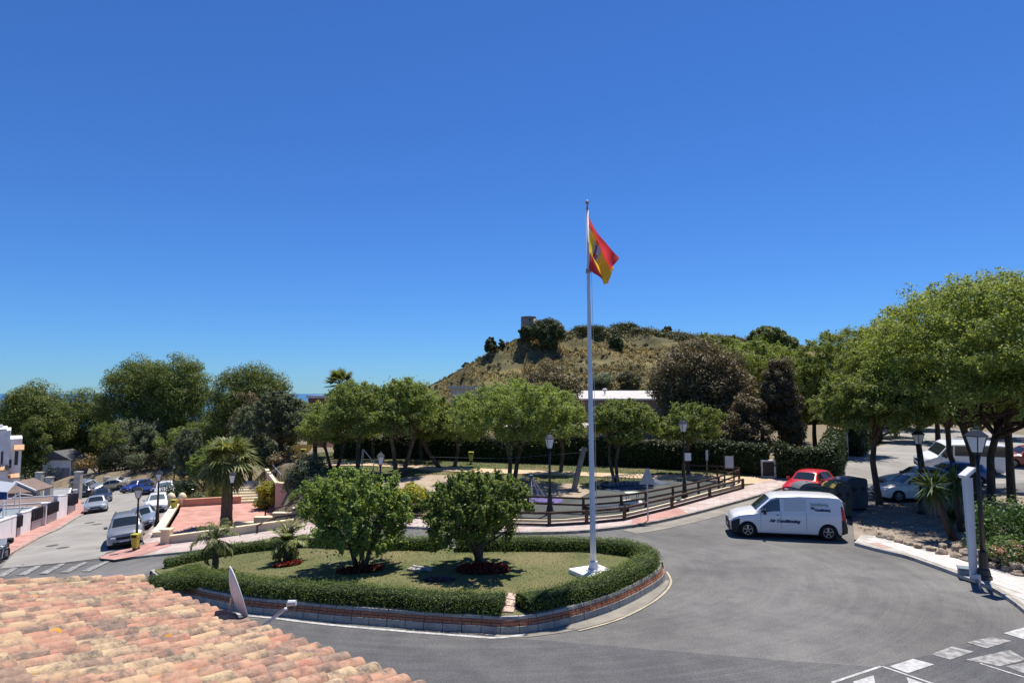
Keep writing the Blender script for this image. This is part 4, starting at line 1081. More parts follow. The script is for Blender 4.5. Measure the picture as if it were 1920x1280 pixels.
# ------------------------------------------------------------ satellite dish on the wall below the eave
dc = at(449, 1113, 7.75); ds = thing('satellite_dish', 'white satellite dish seen edge on beyond the roof edge', 'satellite dish', tuple(dc))
nd = Vector((.85, .525, .31)).normalized(); vd_ = (dc - Vector((0, 0, CAMZ))).normalized(); ax_l = nd.cross(vd_).normalized(); ax_s = nd.cross(ax_l).normalized(); Rd = .345
DM = mat('dish_paint', (.62, .62, .64), (.72, .71, .7), 4, .45)
V = []; f = []; nr, ns = 7, 32
for side in (0, 1):
    for i in range(nr + 1):
        r = i / nr
        for k in range(ns):
            a = 2 * math.pi * k / ns; q = ax_l * (Rd * r * math.cos(a)) + ax_s * (Rd * .92 * r * math.sin(a)) + nd * (.075 * (r * r - 1) - .008 * side); V.append(tuple(q))
m0 = (nr + 1) * ns
for i in range(nr):
    for k in range(ns):
        a_, b_ = i * ns + k, i * ns + (k + 1) % ns
        f += [(a_, b_, b_ + ns, a_ + ns), (m0 + b_, m0 + a_, m0 + a_ + ns, m0 + b_ + ns)]
for k in range(ns): f.append((nr * ns + k, nr * ns + (k + 1) % ns, m0 + nr * ns + (k + 1) % ns, m0 + nr * ns + k))
MB().add(V, f).build('reflector', DM, ds, smooth=True)
l0 = at(470, 1190, 7.75) - dc; l1 = at(498, 1169, 7.65) - dc; l2 = at(536, 1140, 7.5) - dc; l3 = at(547, 1130, 7.5) - dc
MB().bar(l0, l1, .03, .03).build('feed_arm', DM, ds); MB().bar(l1, l2, .032, .032).build('feed_arm', DM, ds)
q = l3; MB().tube([q + Vector((-.04, 0, 0)), q + Vector((.05, 0, .005))], [.034, .03], 10).build('feed_horn', mat('lnb_plastic', (.55, .55, .56), rough=.5), ds)
MB().tube([q + Vector((-.025, 0, -.03)), q + Vector((-.03, 0, .0))], [.03, .03], 8).build('feed_clamp', GALV, ds)
MB().tube([q + Vector((.03, 0, -.01)), q + Vector((.03, 0, -.08)), q + Vector((-.02, 0, -.12)), l2 + Vector((-.04, 0, -.02)), l1], .005, 5).build('cable', mat('cable', (.3, .24, .18), rough=.8), ds)
mt = MB(); bkp = -nd * .08; mt.tube([bkp, bkp + Vector((-.02, .01, -.1)), bkp + Vector((.0, .0, -.6)), bkp + Vector((-.25, -.45, -.75))], .022, 8).build('mast', GALV, ds)
# ------------------------------------------------------------ vehicles
GLASS = mat('car_glass', (.018, .024, .028), rough=.06, spec=.8)
GLASSB = mat('car_glass_pale', (.10, .13, .14), rough=.08, spec=.8)
TYRE = mat('tyre', (.014, .014, .015), rough=.85)
RIM = mat('alloy_rim', (.42, .42, .43), rough=.35, metal=.7)
TRIM = mat('black_plastic', (.018, .019, .021), rough=.6)
REDL = mat('tail_light', (.38, .015, .012), rough=.25, spec=.6)
HEADL = mat('head_light', (.55, .57, .6), rough=.12, spec=.8)
PLATE = mat('number_plate', (.7, .7, .68), rough=.5)
def paint(name, c, metal=.0, rough=.3): return mat('paint_' + name, c, rough=rough, metal=metal, spec=.5, coat=.6)
PA = {'white': paint('white', (.66, .66, .67)), 'silver': paint('silver', (.42, .43, .44), .5, .35), 'bluegrey': paint('bluegrey', (.26, .3, .35), .4, .35), 'greyblue': paint('greyblue', (.2, .22, .25), .3, .35), 'navy': paint('navy', (.018, .025, .05)), 'black': paint('black', (.012, .012, .014)), 'blue': paint('blue', (.02, .05, .24)), 'deepblue': paint('deepblue', (.015, .03, .15)), 'red': paint('red', (.52, .012, .012)), 'shadedred': paint('shadedred', (.2, .02, .02)), 'greysilver': paint('greysilver', (.27, .28, .29), .45, .35), 'beige': paint('beige', (.4, .38, .33), .4, .35), 'charcoal': paint('charcoal', (.04, .043, .05))}
PROF = {
 'sedan': dict(L=4.6, wh=(.185, .80), R=.32, zb=.19, s=[0, .015, .05, .16, .26, .30, .43, .50, .62, .73, .86, .90, .975, 1],
   zt=[.50, .66, .74, .85, .92, .96, 1.37, 1.43, 1.44, 1.38, 1.06, 1.03, .99, .72], zs=[.46, .60, .68, .79, .86, .885, .90, .91, .92, .93, .95, .95, .92, .66],
   w=[.66, .78, .84, .88, .895, .9, .9, .9, .9, .9, .88, .87, .83, .74], wr=[.5, .62, .66, .7, .72, .72, .60, .58, .58, .57, .64, .64, .62, .55], wind=(.295, .425), rear=(.735, .865), side=[(.34, .535), (.55, .73), (.74, .80)]),
 'hatch': dict(L=4.1, wh=(.19, .80), R=.31, zb=.19, s=[0, .015, .05, .16, .26, .29, .42, .50, .68, .84, .90, .96, .985, 1],
   zt=[.52, .68, .76, .88, .96, 1.0, 1.40, 1.47, 1.48, 1.42, 1.36, 1.08, .98, .72], zs=[.48, .62, .70, .82, .89, .91, .93, .94, .96, .98, .99, .98, .92, .66],
   w=[.64, .77, .83, .86, .875, .88, .88, .88, .88, .87, .86, .84, .81, .72], wr=[.5, .62, .66, .7, .72, .71, .60, .58, .58, .57, .58, .6, .6, .55], wind=(.285, .415), rear=(.895, .965), side=[(.33, .55), (.565, .75), (.76, .86)]),
 'suv': dict(L=4.8, wh=(.18, .80), R=.37, zb=.26, s=[0, .012, .04, .14, .24, .27, .39, .46, .70, .90, .955, .98, 1],
   zt=[.60, .86, .98, 1.08, 1.13, 1.17, 1.67, 1.75, 1.77, 1.74, 1.66, 1.3, .8], zs=[.55, .78, .9, 1.0, 1.05, 1.07, 1.09, 1.10, 1.12, 1.13, 1.12, 1.08, .75],
   w=[.72, .85, .90, .925, .93, .93, .93, .93, .93, .92, .90, .88, .82], wr=[.6, .74, .78, .8, .8, .79, .70, .68, .68, .67, .67, .68, .62], wind=(.265, .385), rear=(.955, .982), side=[(.31, .505), (.52, .70), (.715, .92)]),
 'van': dict(L=4.9, wh=(.155, .842), R=.345, zb=.22, s=[0, .010, .035, .09, .17, .215, .235, .365, .42, .60, .85, .945, .975, 1],
   zt=[.52, .80, .94, 1.05, 1.13, 1.165, 1.20, 1.76, 1.85, 1.90, 1.89, 1.85, 1.72, 1.02], zs=[.48, .72, .84, .95, 1.02, 1.045, 1.06, 1.09, 1.10, 1.12, 1.13, 1.13, 1.10, .94],
   w=[.72, .87, .925, .95, .965, .965, .965, .965, .965, .965, .965, .955, .94, .89], wr=[.6, .74, .79, .82, .83, .82, .82, .79, .79, .79, .79, .77, .76, .72], wind=(.228, .362), rear=None, side=[(.275, .44)]),
 'bus': dict(L=5.6, wh=(.16, .78), R=.345, zb=.26, s=[0, .010, .035, .08, .13, .155, .17, .27, .32, .60, .90, .965, .985, 1],
   zt=[.60, .92, 1.08, 1.18, 1.26, 1.31, 1.36, 2.08, 2.22, 2.28, 2.26, 2.22, 2.1, 1.1], zs=[.55, .82, .96, 1.06, 1.13, 1.16, 1.19, 1.24, 1.25, 1.27, 1.28, 1.28, 1.25, 1.0],
   w=[.74, .90, .95, .975, .985, .985, .985, .985, .985, .985, .985, .975, .96, .91], wr=[.62, .78, .83, .86, .87, .87, .86, .84, .84, .84, .84, .83, .82, .78], wind=(.165, .268), rear=None, side=[(.20, .335), (.355, .56), (.575, .78), (.80, .95)]),
}
def vehicle(kind, color, pos, front, label, cat='car', group=None, name='parked_car', scale=1.0, glass=None, detail=1, tailend=True):
    """front: world direction the nose points to"""
    K = PROF[kind]; L = K['L'] * scale; fz = Vector((front[0], front[1], 0)).normalized(); sd = Vector((-fz.y, fz.x, 0))
    # sit on the sloping ground
    a = Vector(pos[:2]); lw = L * .3
    zf = h(pos[0] + fz.x * lw, pos[1] + fz.y * lw); zr = h(pos[0] - fz.x * lw, pos[1] - fz.y * lw); zl = h(pos[0] + sd.x * .8, pos[1] + sd.y * .8); zq = h(pos[0] - sd.x * .8, pos[1] - sd.y * .8)
    X = Vector((fz.x, fz.y, (zf - zr) / (2 * lw))).normalized(); Yv = Vector((sd.x, sd.y, (zl - zq) / 1.6)); Zv = X.cross(Yv).normalized(); Yv = Zv.cross(X)
    t = thing(name, label, cat, (pos[0], pos[1], (zf + zr) / 2 + .012), 0, group)
    t.rotation_euler = Matrix((X, Yv, Zv)).transposed().to_euler()
    S_ = np.array(K['s']); gi = glass or GLASS
    def ip(k, s): return np.interp(s, S_, K[k])
    R = K['R']; Ra = R + .055; wx = [L / 2 - q * L for q in K['wh']]
    def ring(s):
        x = L / 2 - s * L; zb = K['zb']; zs, zt, w_, wr = ip('zs', s), ip('zt', s), ip('w', s), ip('wr', s)
        zb2 = zb + .06 * max(0, 1 - s / .06) + .08 * max(0, (s - .94) / .06)
        arch = 0
        for q in wx:
            d = abs(x - q)
            if d < Ra: arch = max(arch, R * .96 + math.sqrt(Ra * Ra - d * d))
        def lift(z): return max(z, min(arch, zs - .06))
        zz = lambda f: zb2 + (zs - zb2) * f
        return np.array([(x, 0, zb2), (x, .78 * w_, lift(zb2)), (x, .955 * w_, lift(zb2 + .03)), (x, w_, lift(zz(.22))), (x, w_ * 1.003, lift(zz(.55))), (x, w_ * .995, max(zz(.86), lift(0) + .02)), (x, w_ * .965, max(zs, lift(0) + .03)),
                         (x, wr + .012, zt - .055), (x, wr * .93, zt - .018), (x, wr * .55, zt), (x, 0, zt + .008)])
    st = sorted(set(list(np.linspace(0, 1, 34)) + list(S_) + [(L / 2 - q - dx) / L for q in wx for dx in np.linspace(-Ra * .999, Ra * .999, 15)]))
    st = [s for s in st if 0 <= s <= 1]
    rings = np.array([ring(s) for s in st]); full = np.concatenate([rings, (rings * np.array([1, -1, 1]))[:, 9:0:-1]], 1)
    nr = full.shape[1]; b = MB(); n = len(st)
    b.add(full.reshape(-1, 3), [(i * nr + k, (i + 1) * nr + k, (i + 1) * nr + (k + 1) % nr, i * nr + (k + 1) % nr) for i in range(n - 1) for k in range(nr)] + [tuple(range(nr)), tuple(range((n - 1) * nr + nr - 1, (n - 1) * nr - 1, -1))])
    body = autosmooth(b.build('body', PA[color] if isinstance(color, str) else color, t), 32)
    MB().box((0, 0, (K['zb'] + R * 1.5) / 2), (L * .92, ip('w', .5) * 1.66, R * 1.5 - K['zb'] + .1)).build('underbody', TRIM, t)
    def on(s, q, sgn=1, off=.0):
        r = ring(s); i = min(int(q), 9); p = r[i] + (r[i + 1] - r[i]) * (q - i)
        e = r[i + 1] - r[i]; nrm = np.array([0, e[2], -e[1]]); nrm = nrm / (np.linalg.norm(nrm) + 1e-9)
        p = p + nrm * off; return p * np.array([1, sgn, 1])
    def patch(nm, s0, s1, q0, q1, m, off=.008, sgn=1, ns=9, nq=3, parent=None):
        G = np.array([[on(s, q, sgn, off) for q in np.linspace(q0, q1, nq)] for s in np.linspace(s0, s1, ns)])
        return MB().grid(G).build(nm, m, parent or t, smooth=True)
    def across(nm, s0, s1, m, kx=.93, off=.012, fx=0):
        G = []
        for s in np.linspace(s0, s1, 8):
            zt, wr = ip('zt', s), ip('wr', s); x = L / 2 - s * L
            G.append([(x + fx, y * wr * kx, zt + off - .045 * (abs(y) ** 3)) for y in np.linspace(-1, 1, 9)])
        return MB().grid(np.array(G)).build(nm, m, t, smooth=True)
    across('windscreen', K['wind'][0] + .006, K['wind'][1] - .004, gi, fx=.012)
    if K['rear']: across('rear_window', K['rear'][0] + .004, K['rear'][1] - .006, gi, fx=-.012)
    else:
        zr_ = ip('zt', .97); MB().box((-L / 2 + .005, 0, zr_ - .33), (.09, ip('wr', .97) * 1.6, .42)).build('rear_window', gi, t)
    for s0, s1 in K['side']:
        for sg in (1, -1): patch('side_window', s0, s1, 6.14, 6.9, gi, .006, sg)
    # wheels
    wr_ = MB()
    for q in wx:
        for sg in (1, -1):
            yc = sg * (ip('w', .5) - .115); we = bpy.data.objects.new('wheel', None); COL.objects.link(we); we.parent = t; we.location = (q, yc, R); we.empty_display_size = .1
            tb_ = MB(); prof = [(R * .62, -.10), (R * .94, -.10), (R, -.06), (R, .06), (R * .94, .10), (R * .62, .10)]
            V = []; ns = 22
            for rr, y in prof:
                for k in range(ns): V.append((rr * math.cos(2 * math.pi * k / ns), y, rr * math.sin(2 * math.pi * k / ns)))
            tb_.add(V, [(i * ns + k, i * ns + (k + 1) % ns, (i + 1) * ns + (k + 1) % ns, (i + 1) * ns + k) for i in range(len(prof) - 1) for k in range(ns)])
            tb_.build('tyre', TYRE, we, smooth=True)
            rb_ = MB(); yo = sg * .07
            V = [(R * .64 * math.cos(2 * math.pi * k / ns), sg * .02, R * .64 * math.sin(2 * math.pi * k / ns)) for k in range(ns)]
            MB().add(V, [tuple(range(ns))]).build('brake_disc', TRIM, we)
            for k in range(5):
                a = 2 * math.pi * k / 5 + .3; d = Vector((math.cos(a), 0, math.sin(a)))
                rb_.bar(d * R * .08 + Vector((0, yo, 0)), d * R * .62 + Vector((0, yo, 0)), .075 * R / .33, .03)
            ringp = [(R * .66, yo - .02), (R * .66, yo + .02 * 1), (R * .57, yo + .02), (R * .57, yo - .02)]
            V = [(rr * math.cos(2 * math.pi * k / ns), y, rr * math.sin(2 * math.pi * k / ns)) for rr, y in ringp for k in range(ns)]
            rb_.add(V, [(i * ns + k, i * ns + (k + 1) % ns, ((i + 1) % 4) * ns + (k + 1) % ns, ((i + 1) % 4) * ns + k) for i in range(4) for k in range(ns)])
            rb_.build('rim', RIM, we)
    # lights, grille, plates, mirrors, bumpers
    big = kind in ('van', 'bus')
    for sg in (1, -1):
        patch('headlight', .012 if not big else .02, .075 if not big else .085, 5.0 if not big else 4.7, 5.95, HEADL, .01, sg, 6, 4)
        patch('tail_light', .955 if not big else .957, .992, 4.6, 6.6 if big else 5.9, REDL, .012, sg, 5, 5)
        xm = L / 2 - (K['wind'][0] + .075) * L; ym = sg * (ip('w', .3) + .10); zm = ip('zs', .33) + .06
        mb_ = MB(); mb_.box((xm, ym, zm + .03), (.10, .20, .15 if not big else .22)); mb_.bar((xm, sg * (ip('w', .3) - .05), zm - .02), (xm, ym, zm - .02), .04, .04)
        mb_.build('mirror', TRIM if big else (PA[color] if isinstance(color, str) else color), t, bevel=.02)
        if detail:
            for s0, s1 in K['side'][:2]: patch('door_handle', s1 - .035, s1 - .008, 5.35, 5.6, TRIM, .02, sg, 3, 2)
            for s0 in [K['side'][0][0] - .005, K['side'][0][1] + .006] + ([K['side'][1][1] + .006] if len(K['side']) > 1 else [.66]):
                patch('door_gap', s0 - .0012, s0 + .0012, 3.1, 6.1, TRIM, .004, sg, 2, 8)
    zf_ = ip('zt', .01)
    for sg in (1, -1): MB().box((L / 2 - .035, sg * ip('w', 0) * .80, zf_ * .83), (.09, ip('w', 0) * .36, zf_ * .15)).build('headlight', HEADL, t, bevel=.02)
    MB().box((L / 2 + .004, 0, zf_ * .80), (.05, ip('w', .0) * 1.15, zf_ * .20)).build('grille', TRIM, t, bevel=.015)
    MB().box((L / 2 + .012, 0, zf_ * .55), (.03, .5, .11)).build('number_plate', PLATE, t)
    MB().box((-L / 2 - .006, 0, .62 if big else .78), (.03, .5, .11)).build('number_plate', PLATE, t)
    lowm = TRIM if big or kind == 'suv' else None
    MB().box((L / 2 - .02, 0, K['zb'] + .12), (.1, ip('w', 0) * 1.7, .14)).build('bumper_grille', TRIM, t, bevel=.02)
    if kind == 'van':
        for s0, s1, q1 in ((0.0, .085, 5.0), (.955, 1.0, 4.6)):
            for sg in (1, -1): patch('bumper', s0, s1, 1.0, q1, TRIM, .014, sg, 8, 8)
        r0 = ring(0.0); MB().box((L / 2 - .02, 0, .47), (.085, 1.36, .46)).build('bumper', TRIM, t, bevel=.03)
        MB().box((-L / 2 + .0, 0, .47), (.1, 1.7, .3)).build('bumper', TRIM, t, bevel=.03)
    if kind == 'suv':
        for sg in (1, -1): MB().tube([(L * .12, sg * .6, 1.78), (L * .1, sg * .6, 1.83), (-L * .32, sg * .6, 1.83), (-L * .36, sg * .6, 1.76)], .02, 6).build('roof_rail', TRIM, t)
    return t, on

def road_dir(a, b): q = P(*b) - P(*a); return (q.x, q.y)
# the white van in the foreground
vf, vr = P(1404, 1010), P(1556, 1014); dirv = Vector((-math.cos(.21), math.sin(.21), 0))
nvv = Vector((-dirv.y, dirv.x, 0)); nvv = nvv if nvv.y > 0 else -nvv
mid = vr.lerp(vf, .5) + nvv * .92 + dirv * .02
van, on = vehicle('van', 'white', mid, dirv, 'white delivery van with dark blue lettering standing at the kerb', 'van', name='delivery_van')
for c_ in van.children:
    if c_.name.startswith('side_window'): c_.data.materials[0] = mat('van_side_glass_lit', (.07, .09, .095), rough=.07, spec=.8)  # paler glass: light showing through the cab put into its colour
van.scale = (.925, .925, .935)
def text_mesh(s, size, m, parent, fn, name='lettering', shear=0.0):
    cu = bpy.data.curves.new('lettering', 'FONT'); cu.body = s; cu.size = size; cu.resolution_u = 2; cu.shear = shear; cu.offset = .011
    o = bpy.data.objects.new('lettering', cu); COL.objects.link(o); bpy.context.view_layer.update()
    me = bpy.data.meshes.new_from_object(o); bpy.data.objects.remove(o)
    for v in me.vertices: v.co = Vector(fn(v.co.x, v.co.y))
    me.materials.append(m) if not me.materials else me.materials.__setitem__(0, m)
    q = bpy.data.objects.new(name, me); COL.objects.link(q); q.parent = parent; return q
INK = mat('lettering_blue', (.015, .025, .09), rough=.5); INKG = mat('lettering_green', (.28, .36, .32), rough=.5)
Lv = PROF['van']['L']
def side_fn(x0, z0): return lambda x, y: (x0 - x, .965 * 1.003 + .012, z0 + y)
text_mesh('Air Conditioning', .185, INK, van, side_fn(Lv / 2 - .345 * Lv, .73), shear=.3)
ww = lambda x0, z0: (lambda x, y: (x0 - x, .965 - (z0 + y - 1.12) / .73 * .165 + .022, z0 + y))
text_mesh('Air', .12, INK, van, ww(Lv / 2 - .70 * Lv, 1.34), shear=.3)
text_mesh('Conditioning', .12, INK, van, ww(Lv / 2 - .735 * Lv, 1.27))
text_mesh('Conditioning', .14, INKG, van, ww(Lv / 2 - .70 * Lv, 1.48))
G = np.array([[on(s, q, 1, .007) for q in np.linspace(6.15, 6.88, 3)] for s in np.linspace(.475, .665, 6)])
MB().grid(G).build('side_panel', mat('van_panel_grey', (.52, .55, .56), rough=.35), van, smooth=True)
for zq in (5.72,):
    for sg in (1, -1):
        G = np.array([[on(s, q, sg, .012) for q in (zq - .04, zq + .04)] for s in np.linspace(.2, .94, 12)]); MB().grid(G).build('side_rail', PA['white'], van)

# cars along the side street (left)
dS = (.54, -1)
vehicle('suv', 'greysilver', P(238, 1017), dS, 'silver off-road car with roof rails parked facing us beside the yellow bin', group='cars parked in the side street')
dS2 = (.53, -1)
vehicle('sedan', 'bluegrey', P(272, 987), dS2, 'blue grey saloon parked just behind the silver off-road car', group='cars parked in the side street')
dL = (.6, -1)
vehicle('sedan', 'silver', P(181, 959), dL, 'silver saloon parked facing us against the opposite kerb by the gates', group='cars parked in the side street')
vehicle('sedan', 'navy', P(193, 940), dL, 'dark navy saloon parked behind the silver saloon by the gates', group='cars parked in the side street')
vehicle('hatch', 'black', P(158, 932), (-dL[0], -dL[1]), 'black hatchback seen from behind next to the gate pillars', group='cars parked in the side street')
vehicle('suv', 'greyblue', P(166, 923), (1, -.35), 'grey blue estate car parked sideways by the white gate post', group='cars parked in the side street')
vehicle('sedan', 'beige', P(211, 915), (-1, -.12), 'beige saloon parked side-on at the far end of the street', group='cars parked in the side street')
vehicle('hatch', 'blue', P(257, 921), (-.25, -1), 'bright blue hatchback parked at the far bend of the street', group='cars parked in the side street')
vehicle('sedan', 'deepblue', P(283, 925), (.3, -1), 'dark blue saloon parked next to the white off-road car', group='cars parked in the side street')
vehicle('suv', 'white', P(310, 934), (.5, -1), 'white tall car parked behind the white hatchback', group='cars parked in the side street', glass=GLASSB)
vehicle('hatch', 'white', P(296, 957), (.5, -1), 'white hatchback with a sunshade behind its windscreen beside the lamp post', group='cars parked in the side street', glass=GLASSB)
vehicle('hatch', 'charcoal', P(338, 928), (.7, -.6), 'charcoal hatchback half hidden behind the white tall car', group='cars parked in the side street')
vehicle('suv', 'white', at(432, 812, 105), (1, -.15), 'white car glimpsed between the far pines above the palm', group=None)
# cars on the right
vehicle('hatch', 'red', P(1518, 929), (-.75, -.75), 'bright red hatchback parked behind the recycling containers', glass=GLASS)
vehicle('hatch', 'white', P(1713, 937), (-1, .03), 'white hatchback parked side-on behind the yucca', group='cars parked under the trees')
vehicle('sedan', 'silver', P(1725, 918), (-1, .08), 'silver saloon parked beyond the white hatchback', group='cars parked under the trees')
vehicle('hatch', 'blue', P(1785, 908), (-1, .1), 'blue hatchback parked next to the white minibus', group='cars parked under the trees')
vehicle('bus', 'white', P(1798, 884), (-1, .15), 'white minibus with dark side windows parked under the trees', 'minibus', name='minibus')
vehicle('hatch', 'shadedred', P(1925, 872), (-1, .2), 'red car in shade-darkened paint parked beyond the minibus under the trees', group='cars parked under the trees')  # red paint darkened to stand in for the shade under the trees
# ------------------------------------------------------------ street furniture
def lamp_post(px, py, top, label, scale=1.0, D=None, zbase=None):
    p = P(px, py) if D is None else at(px, py, D)
    if D is not None: p = Vector((p.x, p.y, h(p.x, p.y)))
    Hh = XZ(top, p); k = scale
    t = thing('street_lamp', label, 'street lamp', tuple(p), 0, 'black lantern street lamps')
    MB().lathe([(.20 * k, -.05), (.20 * k, .22), (.17 * k, .26), (.15 * k, .42), (.125 * k, .46), (.115 * k, .95), (.085 * k, 1.0)], 8).build('base', BLACKM, t)
    zl = Hh - .78 * k
    MB().tube([(0, 0, .9), (0, 0, Hh * .55), (0, 0, zl)], [.075 * k, .06 * k, .045 * k], 10).build('pole', BLACKM, t, smooth=True)
    MB().lathe([(.05 * k, zl - .02), (.09 * k, zl), (.09 * k, zl + .03), (.05 * k, zl + .05)], 10).build('collar', BLACKM, t)
    r45 = math.pi / 4 + .3
    gl = MB().lathe([(.13 * k, zl + .06 * k), (.25 * k, zl + .5 * k)], 4, rot=r45).build('lantern_glass', LAMPG, t)
    fr = MB()
    for i in range(4):
        a = r45 + i * math.pi / 2
        fr.bar((.135 * k * math.cos(a), .135 * k * math.sin(a), zl + .05 * k), (.255 * k * math.cos(a), .255 * k * math.sin(a), zl + .51 * k), .022 * k, .022 * k)
    fr.build('lantern_frame', BLACKM, t)
    MB().lathe([(.30 * k, zl + .50 * k), (.30 * k, zl + .53 * k), (.13 * k, zl + .68 * k), (.06 * k, zl + .70 * k), (.05 * k, zl + .76 * k), (.01, zl + .80 * k)], 4, rot=r45).build('lantern_cap', mat('lamp_cap', (.03, .031, .034), rough=.35, spec=.6), t)
    return t, p, Hh
lamp_post(1846, 1092, 800, 'large black lantern lamp on the footway beside the white sign pillar', 1.12)
lamp_post(1729, 967, 804, 'black lantern lamp standing in front of the white hatchback under the trees')
lamp_post(1031, 966, 812, 'black lantern lamp behind the low fence next to the purple play circle')
_, lp_, _ = lamp_post(1284, 936, 785, 'black lantern lamp carrying a small white notice by the play area')
lamp_post(712, 960, 846, 'black lantern lamp behind the round island tree in the park', D=36)
lamp_post(432, 1004, 882, 'black lantern lamp in front of the large palm trunk')
lamp_post(255, 1034, 909, 'black lantern lamp behind the nearest yellow bin in the side street')
lamp_post(294, 989, 880, 'black lantern lamp on the pavement beside the white hatchback')
lamp_post(325, 925, 866, 'black lantern lamp at the foot of the bank at the end of the street')
lamp_post(1489, 850, 770, 'black lantern lamp behind the dark hedge near the green gate', D=52)
lamp_post(1077, 850, 775, 'black lantern lamp rising behind the dark hedge in the park', D=56)
t = thing('notice', 'small white notice fixed to the lamp post by the play area', 'sign', (lp_.x + .08, lp_.y - .09, lp_.z + XZ(856, lp_) - .2))
MB().box((.12, 0, .2), (.36, .02, .42)).build('panel', mat('notice_white', (.62, .62, .62), rough=.6), t); MB().box((-.04, .03, .2), (.12, .04, .05)).build('bracket', BLACKM, t)

def sign_post(px, py, label, H, name='sign_post'): pass
# triangular warning sign seen from behind
p = P(1215, 981); Hs = XZ(878, p)
t = thing('warning_sign', 'triangular road sign seen from behind on a thin post at the kerb', 'road sign', tuple(p))
MB().tube([(0, 0, -.1), (0, 0, Hs - .05)], .032, 8).build('post', GALV, t)
a = .42; MB().add([(x, y, z) for y in (-.03, -.05) for x, z in ((-a * .9, Hs - .72), (a * .9, Hs - .72), (a * .82, Hs - .66), (.07, Hs), (-.07, Hs), (-a * .82, Hs - .66))], [(0, 1, 2, 3, 4, 5), (11, 10, 9, 8, 7, 6)] + [(i, (i + 1) % 6, (i + 1) % 6 + 6, i + 6) for i in range(6)]).build('plate', mat('sign_back', (.34, .35, .37), rough=.5, metal=.3), t)
MB().box((0, -.02, Hs - .5), (.3, .03, .04)).build('clamp', GALV, t)
# small yellow post and information board by the path
p = P(1326, 895); Hs = XZ(843, p)
t = thing('path_marker', 'thin pale marker post with a narrow white panel beside the path', 'sign', tuple(p)); MB().tube([(0, 0, -.1), (0, 0, Hs)], .045, 8).build('post', mat('post_yellow', (.35, .3, .16), rough=.8), t); MB().box((0, -.05, Hs - .35), (.16, .02, .65)).build('panel', mat('notice_white', None), t)
p = P(1368, 914); Hs = XZ(853, p)
t = thing('information_board', 'white information board on two wooden posts by the park entrance', 'sign board', tuple(p))
for sx in (-.28, .28): MB().box((sx * 1.05, 0, Hs / 2 - .1), (.08, .08, Hs + .2)).build('post', WOODF, t)
MB().box((0, -.06, Hs - .42), (.52, .03, .72)).build('panel', mat('board_grey', (.5, .5, .51), rough=.6), t); MB().box((0, 0, Hs - .85), (.5, .06, .06)).build('crossbar', WOODF, t)
# white framed cabinet against the hedge
p = P(1444, 896); Hs = XZ(862, p)
t = thing('notice_cabinet', 'white framed box cabinet with a dark panel against the hedge', 'cabinet', tuple(p), -.1)
MB().box((0, .15, Hs / 2), (1.05, .3, Hs)).build('frame', WHITE, t, bevel=.02); MB().box((-.1, -.012, Hs * .5), (.75, .02, Hs * .78)).build('panel', mat('dark_panel', (.03, .03, .03), rough=.5), t)
# yellow waste bins
def bin_(px, py, top, label, D=None):
    p = P(px, py) if D is None else at(px, py, D); Hs = XZ(top, p)
    if D is not None: p.z = h(p.x, p.y)
    t = thing('waste_bin', label, 'waste bin', tuple(p), 0, 'yellow litter bins')
    MB().box((0, 0, Hs * .14), (.10, .10, Hs * .30)).build('stand', BLACKM, t); MB().box((0, 0, .02), (.3, .3, .05)).build('foot', BLACKM, t)
    b = MB(); zl = Hs * .26
    for (za, wa), (zb, wb) in (((zl, .24), (Hs * .80, .36)), ((Hs * .80, .375), (Hs, .40))):
        b.add([(-wa / 2, -wa / 2, za), (wa / 2, -wa / 2, za), (wa / 2, wa / 2, za), (-wa / 2, wa / 2, za), (-wb / 2, -wb / 2, zb), (wb / 2, -wb / 2, zb), (wb / 2, wb / 2, zb), (-wb / 2, wb / 2, zb)], HEXF)
    b.build('body', YELLOW, t, bevel=.015)
    MB().box((0, -.19, Hs * .885), (.28, .03, Hs * .12)).build('opening', TRIM, t)
    return t
bin_(253, 1036, 1000, 'yellow litter bin beside the silver off-road car and lamp')
bin_(326, 962, 936, 'yellow litter bin by the corner of the red terrace')
bin_(1492, 899, 864, 'yellow litter bin against the hedge behind the red hatchback')
bin_(568, 884, 855, 'yellow litter bin by the steps at the left of the park', D=50)
bin_(883, 885, 862, 'yellow litter bin beside the park path behind the round trees', D=49)

